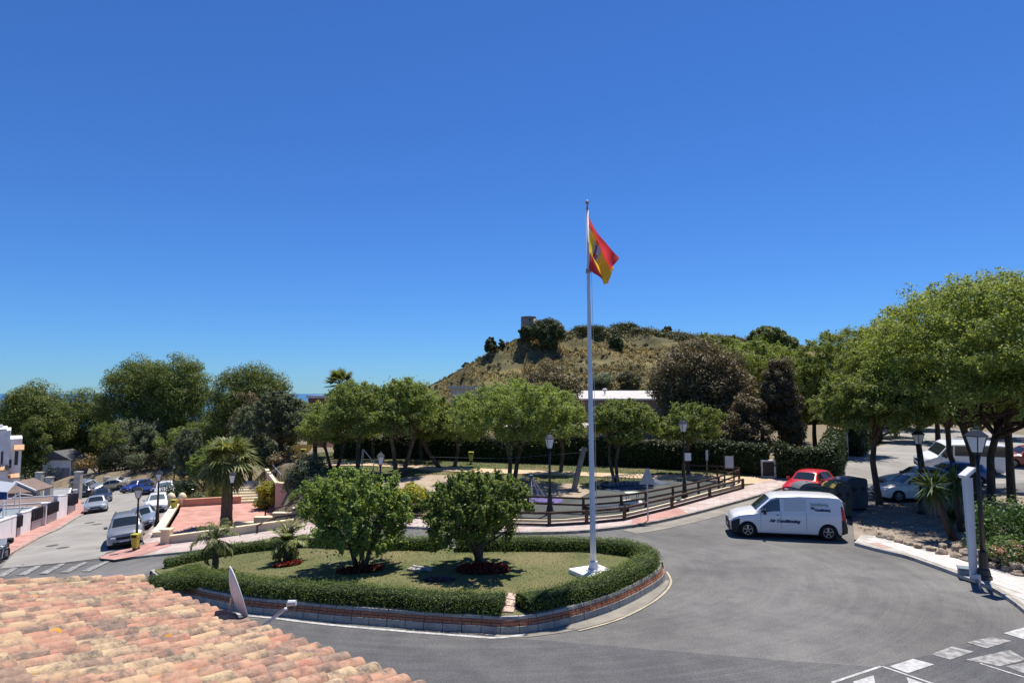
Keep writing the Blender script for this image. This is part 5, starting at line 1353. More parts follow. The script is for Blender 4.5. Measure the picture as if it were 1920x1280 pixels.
# ------------------------------------------------------------ recycling containers
def container(px0, px1, py, top, label, m, lid, D, ry=.0, arch=True, extra=None, dp=1.25):
    a, b_ = at(px0, py, D), at(px1, py, D); W = (b_ - a).length; c = a.lerp(b_, .5); c.z = h(c.x, c.y); Hs = XZ(top, Vector((c.x, D, c.z)))
    t = thing('recycling_container', label, 'recycling container', (c.x, c.y + dp * .5, c.z), ry, 'recycling containers behind the van')
    sec = []
    hs = Hs * (.62 if arch else .84); n = 16
    for k in range(n + 1):
        a_ = math.pi * k / n; sec.append((W / 2 * math.copysign(abs(math.cos(a_)) ** (.85 if arch else .45), math.cos(a_)), hs + (Hs - hs) * abs(math.sin(a_)) ** .8))
    prof = [(W / 2 * .86, .12)] + [(W / 2 * .97, .3)] + sec + [(-W / 2 * .97, .3), (-W / 2 * .86, .12)]
    m_ = len(prof); rows = [(-dp / 2, .9), (-dp / 2 + .06, 1), (dp / 2 - .06, 1), (dp / 2, .9)]
    V = [(x * s, y, .12 + (z - .12) * (s * .5 + .5)) for y, s in rows for x, z in prof]
    f = [(i * m_ + k, i * m_ + (k + 1) % m_, (i + 1) * m_ + (k + 1) % m_, (i + 1) * m_ + k) for i in range(3) for k in range(m_)] + [tuple(range(m_ - 1, -1, -1)), tuple(range(3 * m_, 4 * m_))]
    autosmooth(MB().add(V, f).build('body', m, t), 40)
    MB().box((0, 0, .05), (W * .8, dp * .8, .16)).build('plinth', TRIM, t)
    # lid: upper skin of the arch, slightly proud
    G = np.array([[(x * 1.015, y * 1.02, z + .02) for y, s in rows[1:3]] for x, z in sec[(3 if arch else 2):(-3 if arch else -2)]])
    MB().grid(G).build('lid', lid, t, smooth=True)
    # raised panel on the front, two feeding hatches
    MB().box((0, -dp / 2 - .015, Hs * .72), (W * .56, .03, Hs * .34)).build('hatch_panel', extra or lid, t, bevel=.02)
    for sx in (-.2, .2): MB().lathe([(.11, -.012), (.11, .012)], 12).build('feed_hole', TRIM, t).matrix_local = Matrix.Translation((sx * W, -dp / 2 - .04, Hs * .68)) @ Matrix.Rotation(math.pi / 2, 4, 'X')
    MB().tube([(0, 0, Hs), (0, 0, Hs + .07)], .05, 8).build('lifting_eye', GALV, t)
    return t
CG = mat('container_green', (.06, .075, .075), (.09, .1, .1), 3, .6); CLG = mat('container_lid_green', (.012, .06, .045), rough=.5); CGREY = mat('container_grey', (.045, .052, .06), (.07, .078, .085), 2, .6)
container(1495, 1553, 985, 906, 'rounded grey green igloo container with a green front behind the van', CGREY, mat('container_cap_grey', (.12, .13, .135), rough=.5), 30.2, .1, True, CLG, .9)
container(1556, 1600, 972, 906, 'dark recycling container with a scuffed yellow lid behind the van roof', mat('container_olive', (.06, .055, .04), (.1, .09, .065), 3, .7), mat('lid_yellow', (.42, .3, .05), (.24, .17, .05), 3, .6), 31.3, .3, True, CGREY, .95)
container(1584, 1630, 955, 897, 'large dark grey waste container nearest the parked white hatchback', CGREY, mat('container_lid_lit', (.15, .165, .18), rough=.4), 33.4, .25, False, CGREY, 1.1)  # lid paler than the body: light on its top put into the colour

# ------------------------------------------------------------ wooden fences
def fence(pts, Hp, label, rails, pw=.14, rw=.1, off=.1, group=None, rail_h=.12):
    W = [P(*q, off) for q in pts]
    t = thing('wooden_fence', label, 'fence', tuple(W[0]))
    for w_ in W: MB().box((w_.x, w_.y, w_.z + Hp / 2 - .1), (pw, pw, Hp + .2), .2).build('post', WOODF, t, world=True, bevel=.012)
    for i in range(len(W) - 1):
        for r in rails:
            a, b_ = W[i] + Vector((0, -.02, r)), W[i + 1] + Vector((0, -.02, r)); d = (b_ - a).normalized()
            MB().bar(a - d * .05, b_ + d * .05, rw, rail_h).build('rail', WOODF, t, world=True)
    return t
fence([(770, 966), (850, 976), (940, 984), (1030, 986), (1100, 982), (1171, 975), (1260, 953), (1331, 933), (1393, 916)], .62, 'low brown log rail fence along the edge of the pavement', [.57, .06], .14, .11, .1, None, .1)
fence([(930, 956), (990, 958), (1094, 962), (1165, 956), (1211, 949), (1262, 938), (1310, 927), (1348, 916), (1386, 902)], .78, 'brown two rail fence round the dark play surface', [.72, .4], .11, .07, .1, None, .09)
fence([(1280, 893), (1345, 894), (1386, 899)], .8, 'brown rail fence at the far side of the play surface', [.72, .4], .1, .07, .08, None, .09)
fence([(497, 978), (560, 963)], .75, 'brown handrail above the stepped cream wall', [.72, .3], .09, .06, .1, None, .07)
fence([(482, 1000), (515, 984), (590, 972)], .5, 'low brown rail on the grass bank above the pavement', [.45], .1, .09, .1, None, .1)
# cream edging stones along the fence foot
ed = [P2(*q) for q in [(940, 981), (1030, 983), (1100, 978), (1170, 971), (1260, 949), (1330, 929), (1392, 912)]]
t = thing('edging', 'pale cream edging kerb along the foot of the low fence', 'kerb', (*ed[0], h(*ed[0])))
pth = resample(ed, 1.0)
for i in range(len(pth) - 1):
    a, b_ = pth[i], pth[i + 1]; d = b_ - a; d = d / np.linalg.norm(d); nrm = np.array([-d[1], d[0]]) * .1
    q = [a + d * .01, b_ - d * .01, b_ - d * .01 + nrm, a + d * .01 + nrm]; z = [h(*v) for v in q]
    MB().hexa([(*v, zz - .1) for v, zz in zip(q, z)] + [(*v, zz + .2) for v, zz in zip(q, z)]).build('kerb_stone', CREAM, t, world=True)

# ------------------------------------------------------------ play area
p0, p1 = P(1074, 922), at(1096, 838, P(1074, 922).y + .4)
t = thing('zip_line_post', 'leaning grey timber zip line post on the sand', 'post', tuple(p0))
MB().tube([(0, 0, -.15), tuple((p1 - p0) * .5), tuple(p1 - p0)], [.17, .16, .15], 10).build('log', WOODG, t)
MB().bar(tuple((p1 - p0) * .62), tuple(P(1130, 918) - p0), .03, .03).build('stay', GALV, t); MB().tube([(-.35, 0, .12), (.35, .1, .12)], .07, 8).build('foot', WOODG, t); MB().tube([tuple((p1 - p0) * .93 + Vector((-.25, 0, 0))), tuple((p1 - p0) * .93 + Vector((.2, 0, 0)))], .05, 6).build('cross_peg', WOODG, t)
MB().tube([tuple(p1 - p0 + Vector((-.1, 0, -.3))), (-4, 2, XZ(866, p0)), (-9, 5, XZ(872, p0))], .006, 5).build('cable', GALV, t)
p = P(1020, 944); t = thing('swing', 'small blue grey rope swing structure on the purple play circle', 'swing', tuple(p)); c = at(996, 893, p.y) - p
MB().box(tuple(c), (.22, .2, .2)).build('hub', mat('play_blue', (.06, .1, .14), rough=.5), t, bevel=.03)
for q in ((998, 948), (1026, 938), (1012, 932)): MB().tube([tuple(c), tuple(P(*q, .1) - p)], .028, 6).build('leg', GALV, t)
MB().bar(tuple(c), tuple(at(948, 903, p.y + .3) - p), .06, .06).build('beam', mat('play_teal', (.16, .24, .27), rough=.5), t)
MB().lathe([(.55, .1), (.55, .16), (.5, .2)], 20).build('platform', mat('rubber_purple', None), t)
p = P(1186, 944, .1); t = thing('roundabout_toy', 'small white round play platform with posts on the dark surface', 'play equipment', tuple(p))
MB().lathe([(.5, .04), (.52, .08), (.5, .14)], 20).build('platform', mat('white_paint', None), t); MB().lathe([(.42, .55), (.42, .58)], 20).build('table', mat('play_pale', (.5, .58, .5), rough=.5), t)
for a in range(4): MB().tube([(.38 * math.cos(a * 1.57 + .4), .38 * math.sin(a * 1.57 + .4), .1), (.38 * math.cos(a * 1.57 + .4), .38 * math.sin(a * 1.57 + .4), .57)], .025, 6).build('post', GALV, t)
p = P(1165, 908, .1); t = thing('wire_tunnel', 'low arched metal climbing net beside the play surface', 'play equipment', tuple(p), .55); b = MB()
for i in range(9):
    x = -1.3 + i * .33; b.tube([(x, -.5, 0), (x, -.35, .45), (x, 0, .6), (x, .35, .45), (x, .5, 0)], .014, 5)
for y, z in ((-.45, .2), (-.3, .5), (0, .6), (.3, .5)): b.tube([(-1.3, y, z), (1.34, y, z)], .012, 5)
b.build('net', GALV, t); MB().box((0, 0, .02), (2.8, 1.1, .04)).build('base', mat('rubber_blue', None), t)
p = P(1135, 958, .1); t = thing('climbing_net', 'flat blue grey net mat on the play surface behind the low fence', 'play equipment', tuple(p), .25); b = MB()
for i in range(11): b.tube([(-.95 + i * .19, -.5, .2), (-.95 + i * .19, .5, .3)], .012, 4)
for j in range(7): b.tube([(-.95, -.5 + j / 6, .2 + j / 60), (.95, -.5 + j / 6, .2 + j / 60)], .012, 4)
b.build('net', mat('net_blue', (.09, .13, .2), rough=.7), t); b = MB()
for sx in (-1, 1): b.box((sx, 0, .15), (.08, 1.1, .3))
b.build('frame', TRIM, t)
# slide and swing posts further back among the trees
p = at(700, 900, 44); p.z = h(p.x, p.y); t = thing('slide', 'thin metal slide among the trunks at the back of the park', 'slide', tuple(p)); q = [at(681, 842, 44) - p, at(701, 866, 44.2) - p]
MB().bar(tuple(q[0]), tuple(q[1]), .5, .06).build('chute', GALV, t); MB().bar(tuple(q[1]), tuple(q[1] + Vector((.5, .1, -.15))), .5, .06).build('run_out', GALV, t)
for s_ in (-.2, .2): MB().tube([tuple(q[0] + Vector((0, s_, 0))), (q[0].x - .1, s_, 0)], .03, 6).build('leg', GALV, t)
MB().tube([(q[1].x, 0, 0), tuple(q[1])], .03, 6).build('leg', GALV, t)

# ------------------------------------------------------------ right footway: sign pillar, bollard, stones
p = P(1826, 1083, .12); Hs = XZ(895, p)
t = thing('sign_pillar', 'tall white tapering pillar with a slanted box top beside the lamp', 'pillar', tuple(p), .15)
q = at(1813, 895, p.y) - p
wq = .26
MB().hexa([(-wq * .45, -.05, 0), (wq * .45, -.05, 0), (wq * .45, .05, 0), (-wq * .45, .05, 0), (q.x - .17, -.05, Hs), (q.x + .17, -.05, Hs), (q.x + .17, .05, Hs), (q.x - .17, .05, Hs)]).build('shaft', mat('pillar_paint', (.56, .57, .6), (.64, .64, .66), 1, .5), t, bevel=.01)
o = MB().box((0, 0, 0), (.5, .3, .12)).build('top_box', mat('pillar_paint', None), t, bevel=.02); o.location = (q.x + .02, 0, Hs + .16); o.rotation_euler = (0, -.6, 0)
MB().box((0, 0, -.03), (.5, .6, .1)).build('footing', CONC, t)
p = P(1838, 1104); t = thing('bollard', 'short metal kerb post at the foot of the large lamp', 'bollard', tuple(p)); MB().tube([(0, 0, -.1), (0, 0, .42)], .035, 8).build('post', GALV, t); MB().box((-.12, 0, .38), (.22, .12, .12)).build('cap', mat('cap_grey', (.45, .46, .47), rough=.6), t)
p = P(1812, 1085); t = thing('bluegrey_block', 'low blue grey block at the kerb in front of the sign pillar', 'box', tuple(p), -.45); MB().box((0, 0, .16), (.42, .4, .34)).build('housing', mat('box_bluegrey', (.16, .2, .25), rough=.5), t, bevel=.03); MB().box((0, 0, .345), (.46, .44, .03)).build('lid', mat('box_bluegrey', None), t)  # blue grey block drawn for the dark patch beside the pillar

g = np.random.default_rng(21)
bp_ = resample([P2(*q) for q in [(1655, 1012), (1700, 1026), (1745, 1038), (1800, 1052), (1860, 1068), (1920, 1088), (1980, 1110)]], .48)
t = thing('stone_border', 'row of rough brown stones edging the planted bed along the footway', 'stone edging', (*bp_[0], h(*bp_[0])))
for i, q in enumerate(bp_):
    for lay in range(2 if i > 5 else 1):
        bm = bmesh.new(); bmesh.ops.create_icosphere(bm, subdivisions=2, radius=.2)
        sc = Vector((g.uniform(.85, 1.25), g.uniform(.7, 1.0), g.uniform(.55, .85))); of = Vector(g.normal(size=3) * .1)
        for v in bm.verts:
            n_v = v.co.normalized(); k = 1 + .16 * math.sin(n_v.x * 5 + of.x * 40) * math.sin(n_v.y * 4 + of.y * 30) + .12 * math.sin(n_v.z * 6 + of.z * 50); v.co = Vector((v.co.x * sc.x, v.co.y * sc.y, v.co.z * sc.z)) * k
        me_ = bpy.data.meshes.new('stone'); bm.to_mesh(me_); bm.free(); me_.materials.append(STONE)
        o = bpy.data.objects.new('stone', me_); COL.objects.link(o); o.parent = t
        o.location = Vector((q[0] + g.normal() * .05 + lay * .18, q[1] + g.normal() * .05 + lay * .22, h(*q) + .16 + lay * .2)) - Vector(t.location); o.rotation_euler = (0, 0, g.uniform(0, 6))
# ------------------------------------------------------------ terrace, steps and walls on the left
TP = [Vector((x, y, TZ)) for x, y in TERR]
terr = sheet('terrace', TERR, 0, TERR_RED, skirt=.5, step=2.0, zf=lambda x, y: np.full(np.shape(x), TZ))
def wall(name, label, a, b, hgt, th, m, cap=None, z0=None, parent=None, cat='wall', down=.8, caph=.07, z1=None):
    a = Vector(a); b = Vector(b)
    za = a.z if z0 is None else z0; zb = b.z if z1 is None and z0 is None else (z0 if z1 is None else z1)
    d = (b - a); d.z = 0; d.normalize(); n = Vector((-d.y, d.x, 0)) * th / 2
    t = thing(name, label, cat, (a.x, a.y, za)) if parent is None else parent
    def hx(z_lo, z_hi, ex=0.0, wid=1.0):
        a2, b2 = a - d * ex, b + d * ex; n2 = n * wid
        return [(*(a2 - n2).xy, za + z_lo), (*(b2 - n2).xy, zb + z_lo), (*(b2 + n2).xy, zb + z_lo), (*(a2 + n2).xy, za + z_lo), (*(a2 - n2).xy, za + z_hi), (*(b2 - n2).xy, zb + z_hi), (*(b2 + n2).xy, zb + z_hi), (*(a2 + n2).xy, za + z_hi)]
    MB().hexa(hx(-down, hgt)).build('wall_body', m, t, world=True)
    if cap: MB().hexa(hx(hgt, hgt + caph, .04, 1.25)).build('coping', cap, t, world=True)
    return t
wall('terrace_wall', 'cream topped low wall along the street side of the red terrace', TP[0], TP[4], .22, .42, CREAM, CREAM)
wall('terrace_wall', 'low terracotta wall across the back of the red terrace', TP[4], TP[3].lerp(TP[4], .12), .5, .3, TERRA, TERRA, caph=.05)
a, b_ = P(312, 1019, .12), P(548, 987, .12)
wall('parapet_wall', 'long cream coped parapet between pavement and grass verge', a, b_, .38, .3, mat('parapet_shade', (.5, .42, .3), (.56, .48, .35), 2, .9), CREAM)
t = thing('wall_pier', 'square cream pier at the street corner of the parapet', 'pier', tuple(a)); MB().box((0, 0, .25), (.5, .5, 1.1)).build('shaft', CREAM, t, bevel=.02); MB().box((0, 0, .83), (.6, .6, .08)).build('cap', CREAM, t)
t = thing('garden_ornament', 'pair of pale rounded garden ornaments at the end of the terrace wall', 'ornament', tuple(TP[4]))
for q in (-.5, .35):
    MB().lathe([(.22, -.2), (.22, .5), (.28, .55), (.3, .75), (.2, .95), (.05, 1.05)], 12, (q, .2, 0)).build('urn', CREAM, t, smooth=True)
# stepped cream wall rising to the right of the terrace
s0 = at(438, 988, 41.2); t = None
prev = None
xs = [(440, 480, 985, 978), (478, 515, 978, 968), (513, 551, 969, 960), (549, 585, 960, 951)]
for i, (x0, x1, y0, y1) in enumerate(xs):
    D = 41.6 - .15 * i
    a = at(x0, y1, D); b_ = at(x1, y1, D); base = min(h(a.x, a.y), h(b_.x, b_.y)) - .3
    if t is None: t = thing('stepped_wall', 'cream wall stepping up beside the red terrace', 'wall', (a.x, a.y, base))
    q = [(a.x, D - .18), (b_.x, D - .18), (b_.x, D + .18), (a.x, D + .18)]
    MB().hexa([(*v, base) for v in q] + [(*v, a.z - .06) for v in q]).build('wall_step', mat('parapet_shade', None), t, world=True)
    q = [(a.x - .03, D - .23), (b_.x + .03, D - .23), (b_.x + .03, D + .23), (a.x - .03, D + .23)]
    MB().hexa([(*v, a.z - .06) for v in q] + [(*v, a.z) for v in q]).build('coping', CREAM, t, world=True)
# wide cream steps behind the terrace
p = Vector((TP[3].x - .6, TP[3].y - .2, TZ)); t = thing('garden_steps', 'wide cream steps climbing from the terrace to the park', 'steps', tuple(p), .25)
for k in range(8): MB().box((.0 + .12 * k, .35 * k, .09 + .085 * k - .2), (2.7 + .1 * k, .37, .17 + .17 * k + .4)).build('step', CREAM, t, bevel=.015)
w0 = at(520, 905, 47.6); w1 = at(548, 903, 46.6)
wall('retaining_wall', 'pinkish wall with a cream cap above the terrace steps', Vector((w0.x, w0.y, TZ)), Vector((w1.x + .3, w1.y, TZ)), w0.z - TZ, .3, mat('pink_render', (.5, .34, .27), (.56, .39, .31), 2, .9), CREAM, caph=.06)
a, b_ = at(500, 880, 53.5), at(521, 908, 47.8)
t = thing('stair_parapet', 'sloping white coped parapet down the side of the steps', 'parapet', (a.x, a.y, min(a.z, b_.z) - 1))
MB().bar(a, b_, .3, .14).build('coping', CREAM, t, world=True)
q = [(a.x - .1, a.y), (b_.x - .1, b_.y), (b_.x + .1, b_.y), (a.x + .1, a.y)]
MB().hexa([(*v, TZ - .2) for v in q] + [(q[0][0], q[0][1], a.z - .07), (q[1][0], q[1][1], b_.z - .07), (q[2][0], q[2][1], b_.z - .07), (q[3][0], q[3][1], a.z - .07)]).build('wall_body', mat('pink_render', None), t, world=True)
t = thing('handrail', 'thin metal handrail with posts above the sloping parapet', 'railing', (a.x, a.y, a.z))
MB().tube([at(510, 870, 53), at(528, 890, 48)], .025, 6).build('top_rail', GALV, t, world=True)
for k in range(5):
    u = at(510 + 4.5 * k, 870 + 5 * k, 53 - 1.25 * k); MB().tube([u, u - Vector((0, 0, .8))], .02, 6).build('post', BLACKM, t, world=True)
t2 = thing('handrail', 'dark handrail posts at the top of the park steps', 'railing', tuple(at(575, 886, 47)))
for k in range(3):
    u = at(573 + 6 * k, 870 + 2 * k, 47.5 - .4 * k); MB().tube([u, u - Vector((0, 0, 1.0))], .035, 6).build('post', WOODF, t2, world=True)
MB().tube([at(572, 869, 47.6), at(588, 876, 46.6)], .03, 6).build('top_rail', WOODF, t2, world=True)

# ------------------------------------------------------------ garden walls and gates of the left-hand houses
LAV = mat('white_wall_paint', (.66, .65, .66), (.76, .75, .76), 1.2, .85)
GATE = mat('gate_dark', (.055, .05, .06), rough=.5); GATEL = mat('gate_lower', (.3, .27, .3), rough=.6)
def wall_px(label, x0, yb0, yt0, x1, yb1, yt1):
    a, b_ = P(x0, yb0, .1), P(x1, yb1, .1); ha, hb = XZ(yt0, a), XZ(yt1, b_)
    t = thing('garden_wall', label, 'wall', tuple(a)); d = (b_ - a); d.z = 0; d.normalize(); n = Vector((-d.y, d.x, 0)) * .14
    if n.x > 0: n = -n
    z = (a + n * 2, b_ + n * 2)
    MB().hexa([(a.x, a.y, a.z - .5), (b_.x, b_.y, b_.z - .5), (z[1].x, z[1].y, b_.z - .5), (z[0].x, z[0].y, a.z - .5), (a.x, a.y, a.z + ha), (b_.x, b_.y, b_.z + hb), (z[1].x, z[1].y, b_.z + hb), (z[0].x, z[0].y, a.z + ha)]).build('wall_body', LAV, t, world=True)
    o = n * -.15
    MB().hexa([tuple(v) for v in (a + o + Vector((0, 0, ha)), b_ + o + Vector((0, 0, hb)), z[1] - o + Vector((0, 0, hb)), z[0] - o + Vector((0, 0, ha)), a + o + Vector((0, 0, ha + .06)), b_ + o + Vector((0, 0, hb + .06)), z[1] - o + Vector((0, 0, hb + .06)), z[0] - o + Vector((0, 0, ha + .06)))]).build('coping', LAV, t, world=True)
    return t
def gate_px(label, x0, yb0, yt0, x1, yb1, yt1, ns=7):
    a, b_ = P(x0, yb0, .1), P(x1, yb1, .1); ha, hb = XZ(yt0, a), XZ(yt1, b_); t = thing('garden_gate', label, 'gate', tuple(a))
    for i in range(ns):
        u0, u1 = (i + .04) / ns, (i + .96) / ns; p, q = a.lerp(b_, u0), a.lerp(b_, u1); H = (ha + hb) / 2
        MB().bar(Vector((*p.lerp(q, .5).xy, p.z + H * .45)), Vector((*p.lerp(q, .5).xy, p.z + H)), (q - p).length, .04).build('slat', GATE, t, world=True)
    for i in range(3):
        z0, z1 = .05 + i * .14 * ha, .05 + (i + .9) * .14 * ha
        MB().bar(a + Vector((0, 0, (z0 + z1) / 2)), b_ + Vector((0, 0, (z0 + z1) / 2)), .05, z1 - z0).build('lower_panel', GATEL, t, world=True)
    MB().bar(a + Vector((0, 0, ha * .45)), b_ + Vector((0, 0, hb * .45)), .06, .06).build('rail', GATE, t, world=True); MB().bar(a + Vector((0, 0, ha)), b_ + Vector((0, 0, hb)), .06, .05).build('rail', GATE, t, world=True)
    return t
def pillar_px(label, x, yb, yt, w_=.32, m=LAV):
    a = P(x, yb, .1); H = XZ(yt, a); t = thing('gate_pillar', label, 'pillar', tuple(a), .5); MB().box((-.08, .1, H / 2 - .2), (w_, w_, H + .4)).build('shaft', m, t); MB().box((-.08, .1, H + .04), (w_ + .1, w_ + .1, .08)).build('cap', m, t); return t
wall_px('nearest white garden wall by the motorcycle', -30, 1036, 987, 29, 1008, 967)
gate_px('narrow dark garden gate next to the nearest white wall', 30, 1007, 968, 37, 1003, 964, 2)
wall_px('short white garden wall panel between the narrow gate and the wide gate', 38, 1003, 962, 57, 994, 957)
gate_px('wide dark slatted gate nearest the motorcycle', 58, 994, 956, 80, 985, 948)
pillar_px('white gate pillar between the two wide slatted gates', 83, 985, 944)
gate_px('wide dark slatted gate in the middle of the row', 87, 982, 946, 105, 974, 938)
wall_px('white garden wall panel between the middle gate and the last gate', 106, 974, 930, 125, 966, 928)
gate_px('last dark slatted gate by the parked black hatchback', 126, 965, 930, 137, 958, 924, 4)
pillar_px('last white gate pillar at the corner of the row', 140, 957, 919, .28)
# carport roofs behind the walls
RBR = mat('roof_brown', (.16, .115, .095), (.21, .155, .13), 1.5, .9); RGR = mat('roof_grey', (.22, .23, .24), (.28, .29, .3), 1.5, .9)
def carport(label, x0, yb0, yt0, x1, yb1, yt1, m, dep=6.0, th=.14, back=.45, rise=.0):
    a, b_ = P(x0, yb0, .1), P(x1, yb1, .1); zt = min(a.z + XZ(yt0, a), b_.z + XZ(yt1, b_)); d = b_ - a; d.z = 0; d.normalize(); n = Vector((-d.y, d.x, 0))
    if n.x > 0: n = -n
    q = [a + n * back, b_ + n * back, b_ + n * dep, a + n * dep]
    for i, v in enumerate(q): v.z = zt + (rise if i > 1 else 0)
    t = thing('carport_roof', label, 'roof', tuple(q[0]))
    MB().hexa([(v.x, v.y, v.z - th) for v in q] + [tuple(v) for v in q]).build('roof_slab', m, t, world=True)
    for i in range(4):
        u, v = q[i], q[(i + 1) % 4]; MB().bar(u + Vector((0, 0, -.02)), v + Vector((0, 0, -.02)), .14, .24).build('fascia', LAV, t, world=True)
    for v in q[2:]: MB().box((v.x, v.y, v.z - 1.6), (.18, .18, 3.0)).build('post', LAV, t, world=True)
RBG = mat('roof_bluegrey', (.18, .21, .23), (.23, .26, .28), 1.5, .9)
carport('grey flat carport roof behind the nearest garden wall', -28, 1036, 990, 34, 1006, 970, RGR)
carport('blue grey flat roof behind the first wide gate', 40, 1002, 966, 80, 986, 951, RBG)
carport('long brown flat roof behind the middle gate', 84, 985, 948, 105, 975, 942, RBR, 9)
carport('brown flat roof behind the last gate', 107, 973, 936, 137, 958, 928, RBR, 9)
carport('grey flat roof at the far end of the row of gates', 128, 945, 922, 140, 928, 915, RGR, 10)
# low gable of a brown roof with white edges
a = at(30, 908, 70); t = thing('gabled_roof', 'brown gabled shed roof with white edges behind the carports', 'roof', tuple(a)); q0, q1, q2 = at(8, 925, 68), at(30, 905, 70), at(68, 922, 68)
for (u, v), nm in (((q0, q1), 'roof_slope'), ((q1, q2), 'roof_slope')):
    MB().hexa([tuple(k) for k in (u, v, v + Vector((0, 2.5, .1)), u + Vector((0, 2.5, .1)), u + Vector((0, 0, .15)), v + Vector((0, 0, .15)), v + Vector((0, 2.5, .25)), u + Vector((0, 2.5, .25)))]).build(nm, RBR, t, world=True); MB().bar(u + Vector((0, -.06, .1)), v + Vector((0, -.06, .1)), .1, .22).build('barge_board', LAV, t, world=True)
MB().add([tuple(q0), tuple(q1), tuple(q2), (q2.x, q2.y, q2.z - 3), (q0.x, q0.y, q0.z - 3)], [(0, 1, 2, 3, 4)]).build('gable_wall', RBR, t, world=True)
# blue awning
a, b_, c, d = at(-30, 897, 50), at(30, 905, 50), at(14, 922, 46), at(-30, 920, 46)
t = thing('awning', 'blue and grey sloping garden awning at the left edge', 'awning', tuple(a))
MB().hexa([tuple(v - Vector((0, 0, .05))) for v in (d, c, b_, a)] + [tuple(v) for v in (d, c, b_, a)]).build('canopy', mat('awning_grey', (.28, .3, .34), rough=.8), t, world=True)
MB().hexa([tuple(v) for v in (d + Vector((0, -.03, -.7)), c + Vector((0, -.03, -.5)), c + Vector((0, 0, -.5)), d + Vector((0, 0, -.7)), d + Vector((0, -.03, 0)), c + Vector((0, -.03, 0)), c, d)]).build('valance', mat('awning_blue', (.02, .04, .16), rough=.8), t, world=True)
for v in (c, d, b_): MB().tube([v, v - Vector((0, 0, 2.6))], .03, 6).build('post', LAV, t, world=True)
# clothes-line / pergola frame in white
t = thing('pergola_frame', 'thin white pergola frame above the carport roofs', 'pergola', tuple(at(38, 960, 44)))
for px, y0, y1 in ((37, 918, 962), (6, 938, 980)): MB().tube([at(px, y0, 44), at(px, y1, 44)], .04, 6).build('post', LAV, t, world=True)
MB().tube([at(0, 946, 44), at(37, 925, 44)], .035, 6).build('beam', LAV, t, world=True); MB().tube([at(37, 925, 44), at(60, 928, 52)], .03, 6).build('beam', LAV, t, world=True)

# ------------------------------------------------------------ white house at the far left
D = 82.0
HC = at(35, 900, D); hfd = Vector((.79, .61, 0)).normalized(); hbd = Vector((-.61, .79, 0)).normalized()
def hw(px, py):
    a_, b2, c_ = ray(px, py); k = HC.dot(hbd) / (Vector((a_, b2, 0)).dot(hbd)); return Vector((a_ * k, b2 * k, CAMZ + c_ * k))
q = hw(-20, 905); t = thing('white_house', 'white two storey house with tiled canopies at the left edge', 'house', (q.x, q.y, h(q.x, q.y)))
def blk(nm, x0, x1, yb, yt, dep, m, fy=0.0):
    u, v = hw(x0, yb), hw(x1, yb); zt = hw((x0 + x1) / 2, yt).z; zb = min(u.z, v.z); f_ = hbd * fy; d_ = hbd * (fy + dep)
    MB().hexa([(*(u + f_).xy, zb), (*(v + f_).xy, zb), (*(v + d_).xy, zb), (*(u + d_).xy, zb), (*(u + f_).xy, zt), (*(v + f_).xy, zt), (*(v + d_).xy, zt), (*(u + d_).xy, zt)]).build(nm, m, t, world=True)
blk('wall', -90, 12, 940, 808, 9, LAV); blk('wall', 12.05, 35, 940, 823, 8, LAV, .6)
blk('parapet', -92, 12.6, 808, 805, 9.3, LAV, -.15)
for x0, x1, yb, yt in ((1, 5, 870, 846), (13.5, 21, 878, 862)): blk('window', x0, x1, yb, yt, .2, mat('window_dark', (.05, .055, .06), rough=.2), -.05 if x0 < 10 else .55)
blk('window', 26.5, 33, 872, 846, .2, mat('window_dark', None), .55)
blk('chimney', -4, 4, 806, 798, 1.0, LAV, 3)
CLAY = mat('clay_far', (.5, .3, .17), (.6, .4, .24), 3, .9)
def canopy(x0, x1, y0, y1, dep):
    u, v = hw(x0, y1), hw(x1, y1); zt = hw((x0 + x1) / 2, y0).z; zl = (u.z + v.z) / 2; n = 9
    u.z = v.z = 0; o1 = hbd * .4; o2 = hbd * -dep
    for k in range(n):
        c = u.lerp(v, (k + .5) / n); r = (v - u).length / n * .45
        MB().tube([c + o1 + Vector((0, 0, zt)), c + o2 + Vector((0, 0, zl))], [r, r], 6).build('roof_tile', CLAY, t, world=True)
    MB().hexa([tuple(k) for k in (u + o2 + Vector((0, 0, zl - .1)), v + o2 + Vector((0, 0, zl - .1)), v + o1 + Vector((0, 0, zt - .1)), u + o1 + Vector((0, 0, zt - .1)), u + o2 + Vector((0, 0, zl)), v + o2 + Vector((0, 0, zl)), v + o1 + Vector((0, 0, zt)), u + o1 + Vector((0, 0, zt)))]).build('canopy_slab', CLAY, t, world=True)
canopy(26, 45, 834, 842, 1.2); canopy(-20, 17, 872, 880, 1.4); canopy(15, 36, 888, 894, 1.0)
# small white shed with dark roof and gate posts at the end of the street
p = at(105, 888, 100); p.z = h(p.x, p.y); t = thing('white_shed', 'small white building with a dark roof below the pines', 'building', tuple(p)); Wd = 4.4
z1 = XZ(862, p); z2 = XZ(845, p)
MB().box((0, 2, z1 / 2 - 1), (Wd, 4, z1 + 2)).build('wall', LAV, t); MB().box((.4, -.05, z1 * .35), (Wd * .75, .06, z1 * .7)).build('door', mat('shed_door', (.25, .26, .3), rough=.6), t)
MB().add([(-Wd / 2 - .2, -.3, z1), (Wd / 2 + .2, -.3, z1), (Wd / 2 + .2, 4.3, z1), (-Wd / 2 - .2, 4.3, z1), (-Wd * .1, -.3, z2), (-Wd * .1, 4.3, z2)], [(0, 1, 4), (1, 2, 5, 4), (3, 0, 4, 5), (2, 3, 5)]).build('roof', mat('roof_dark', (.09, .09, .095), rough=.8), t)
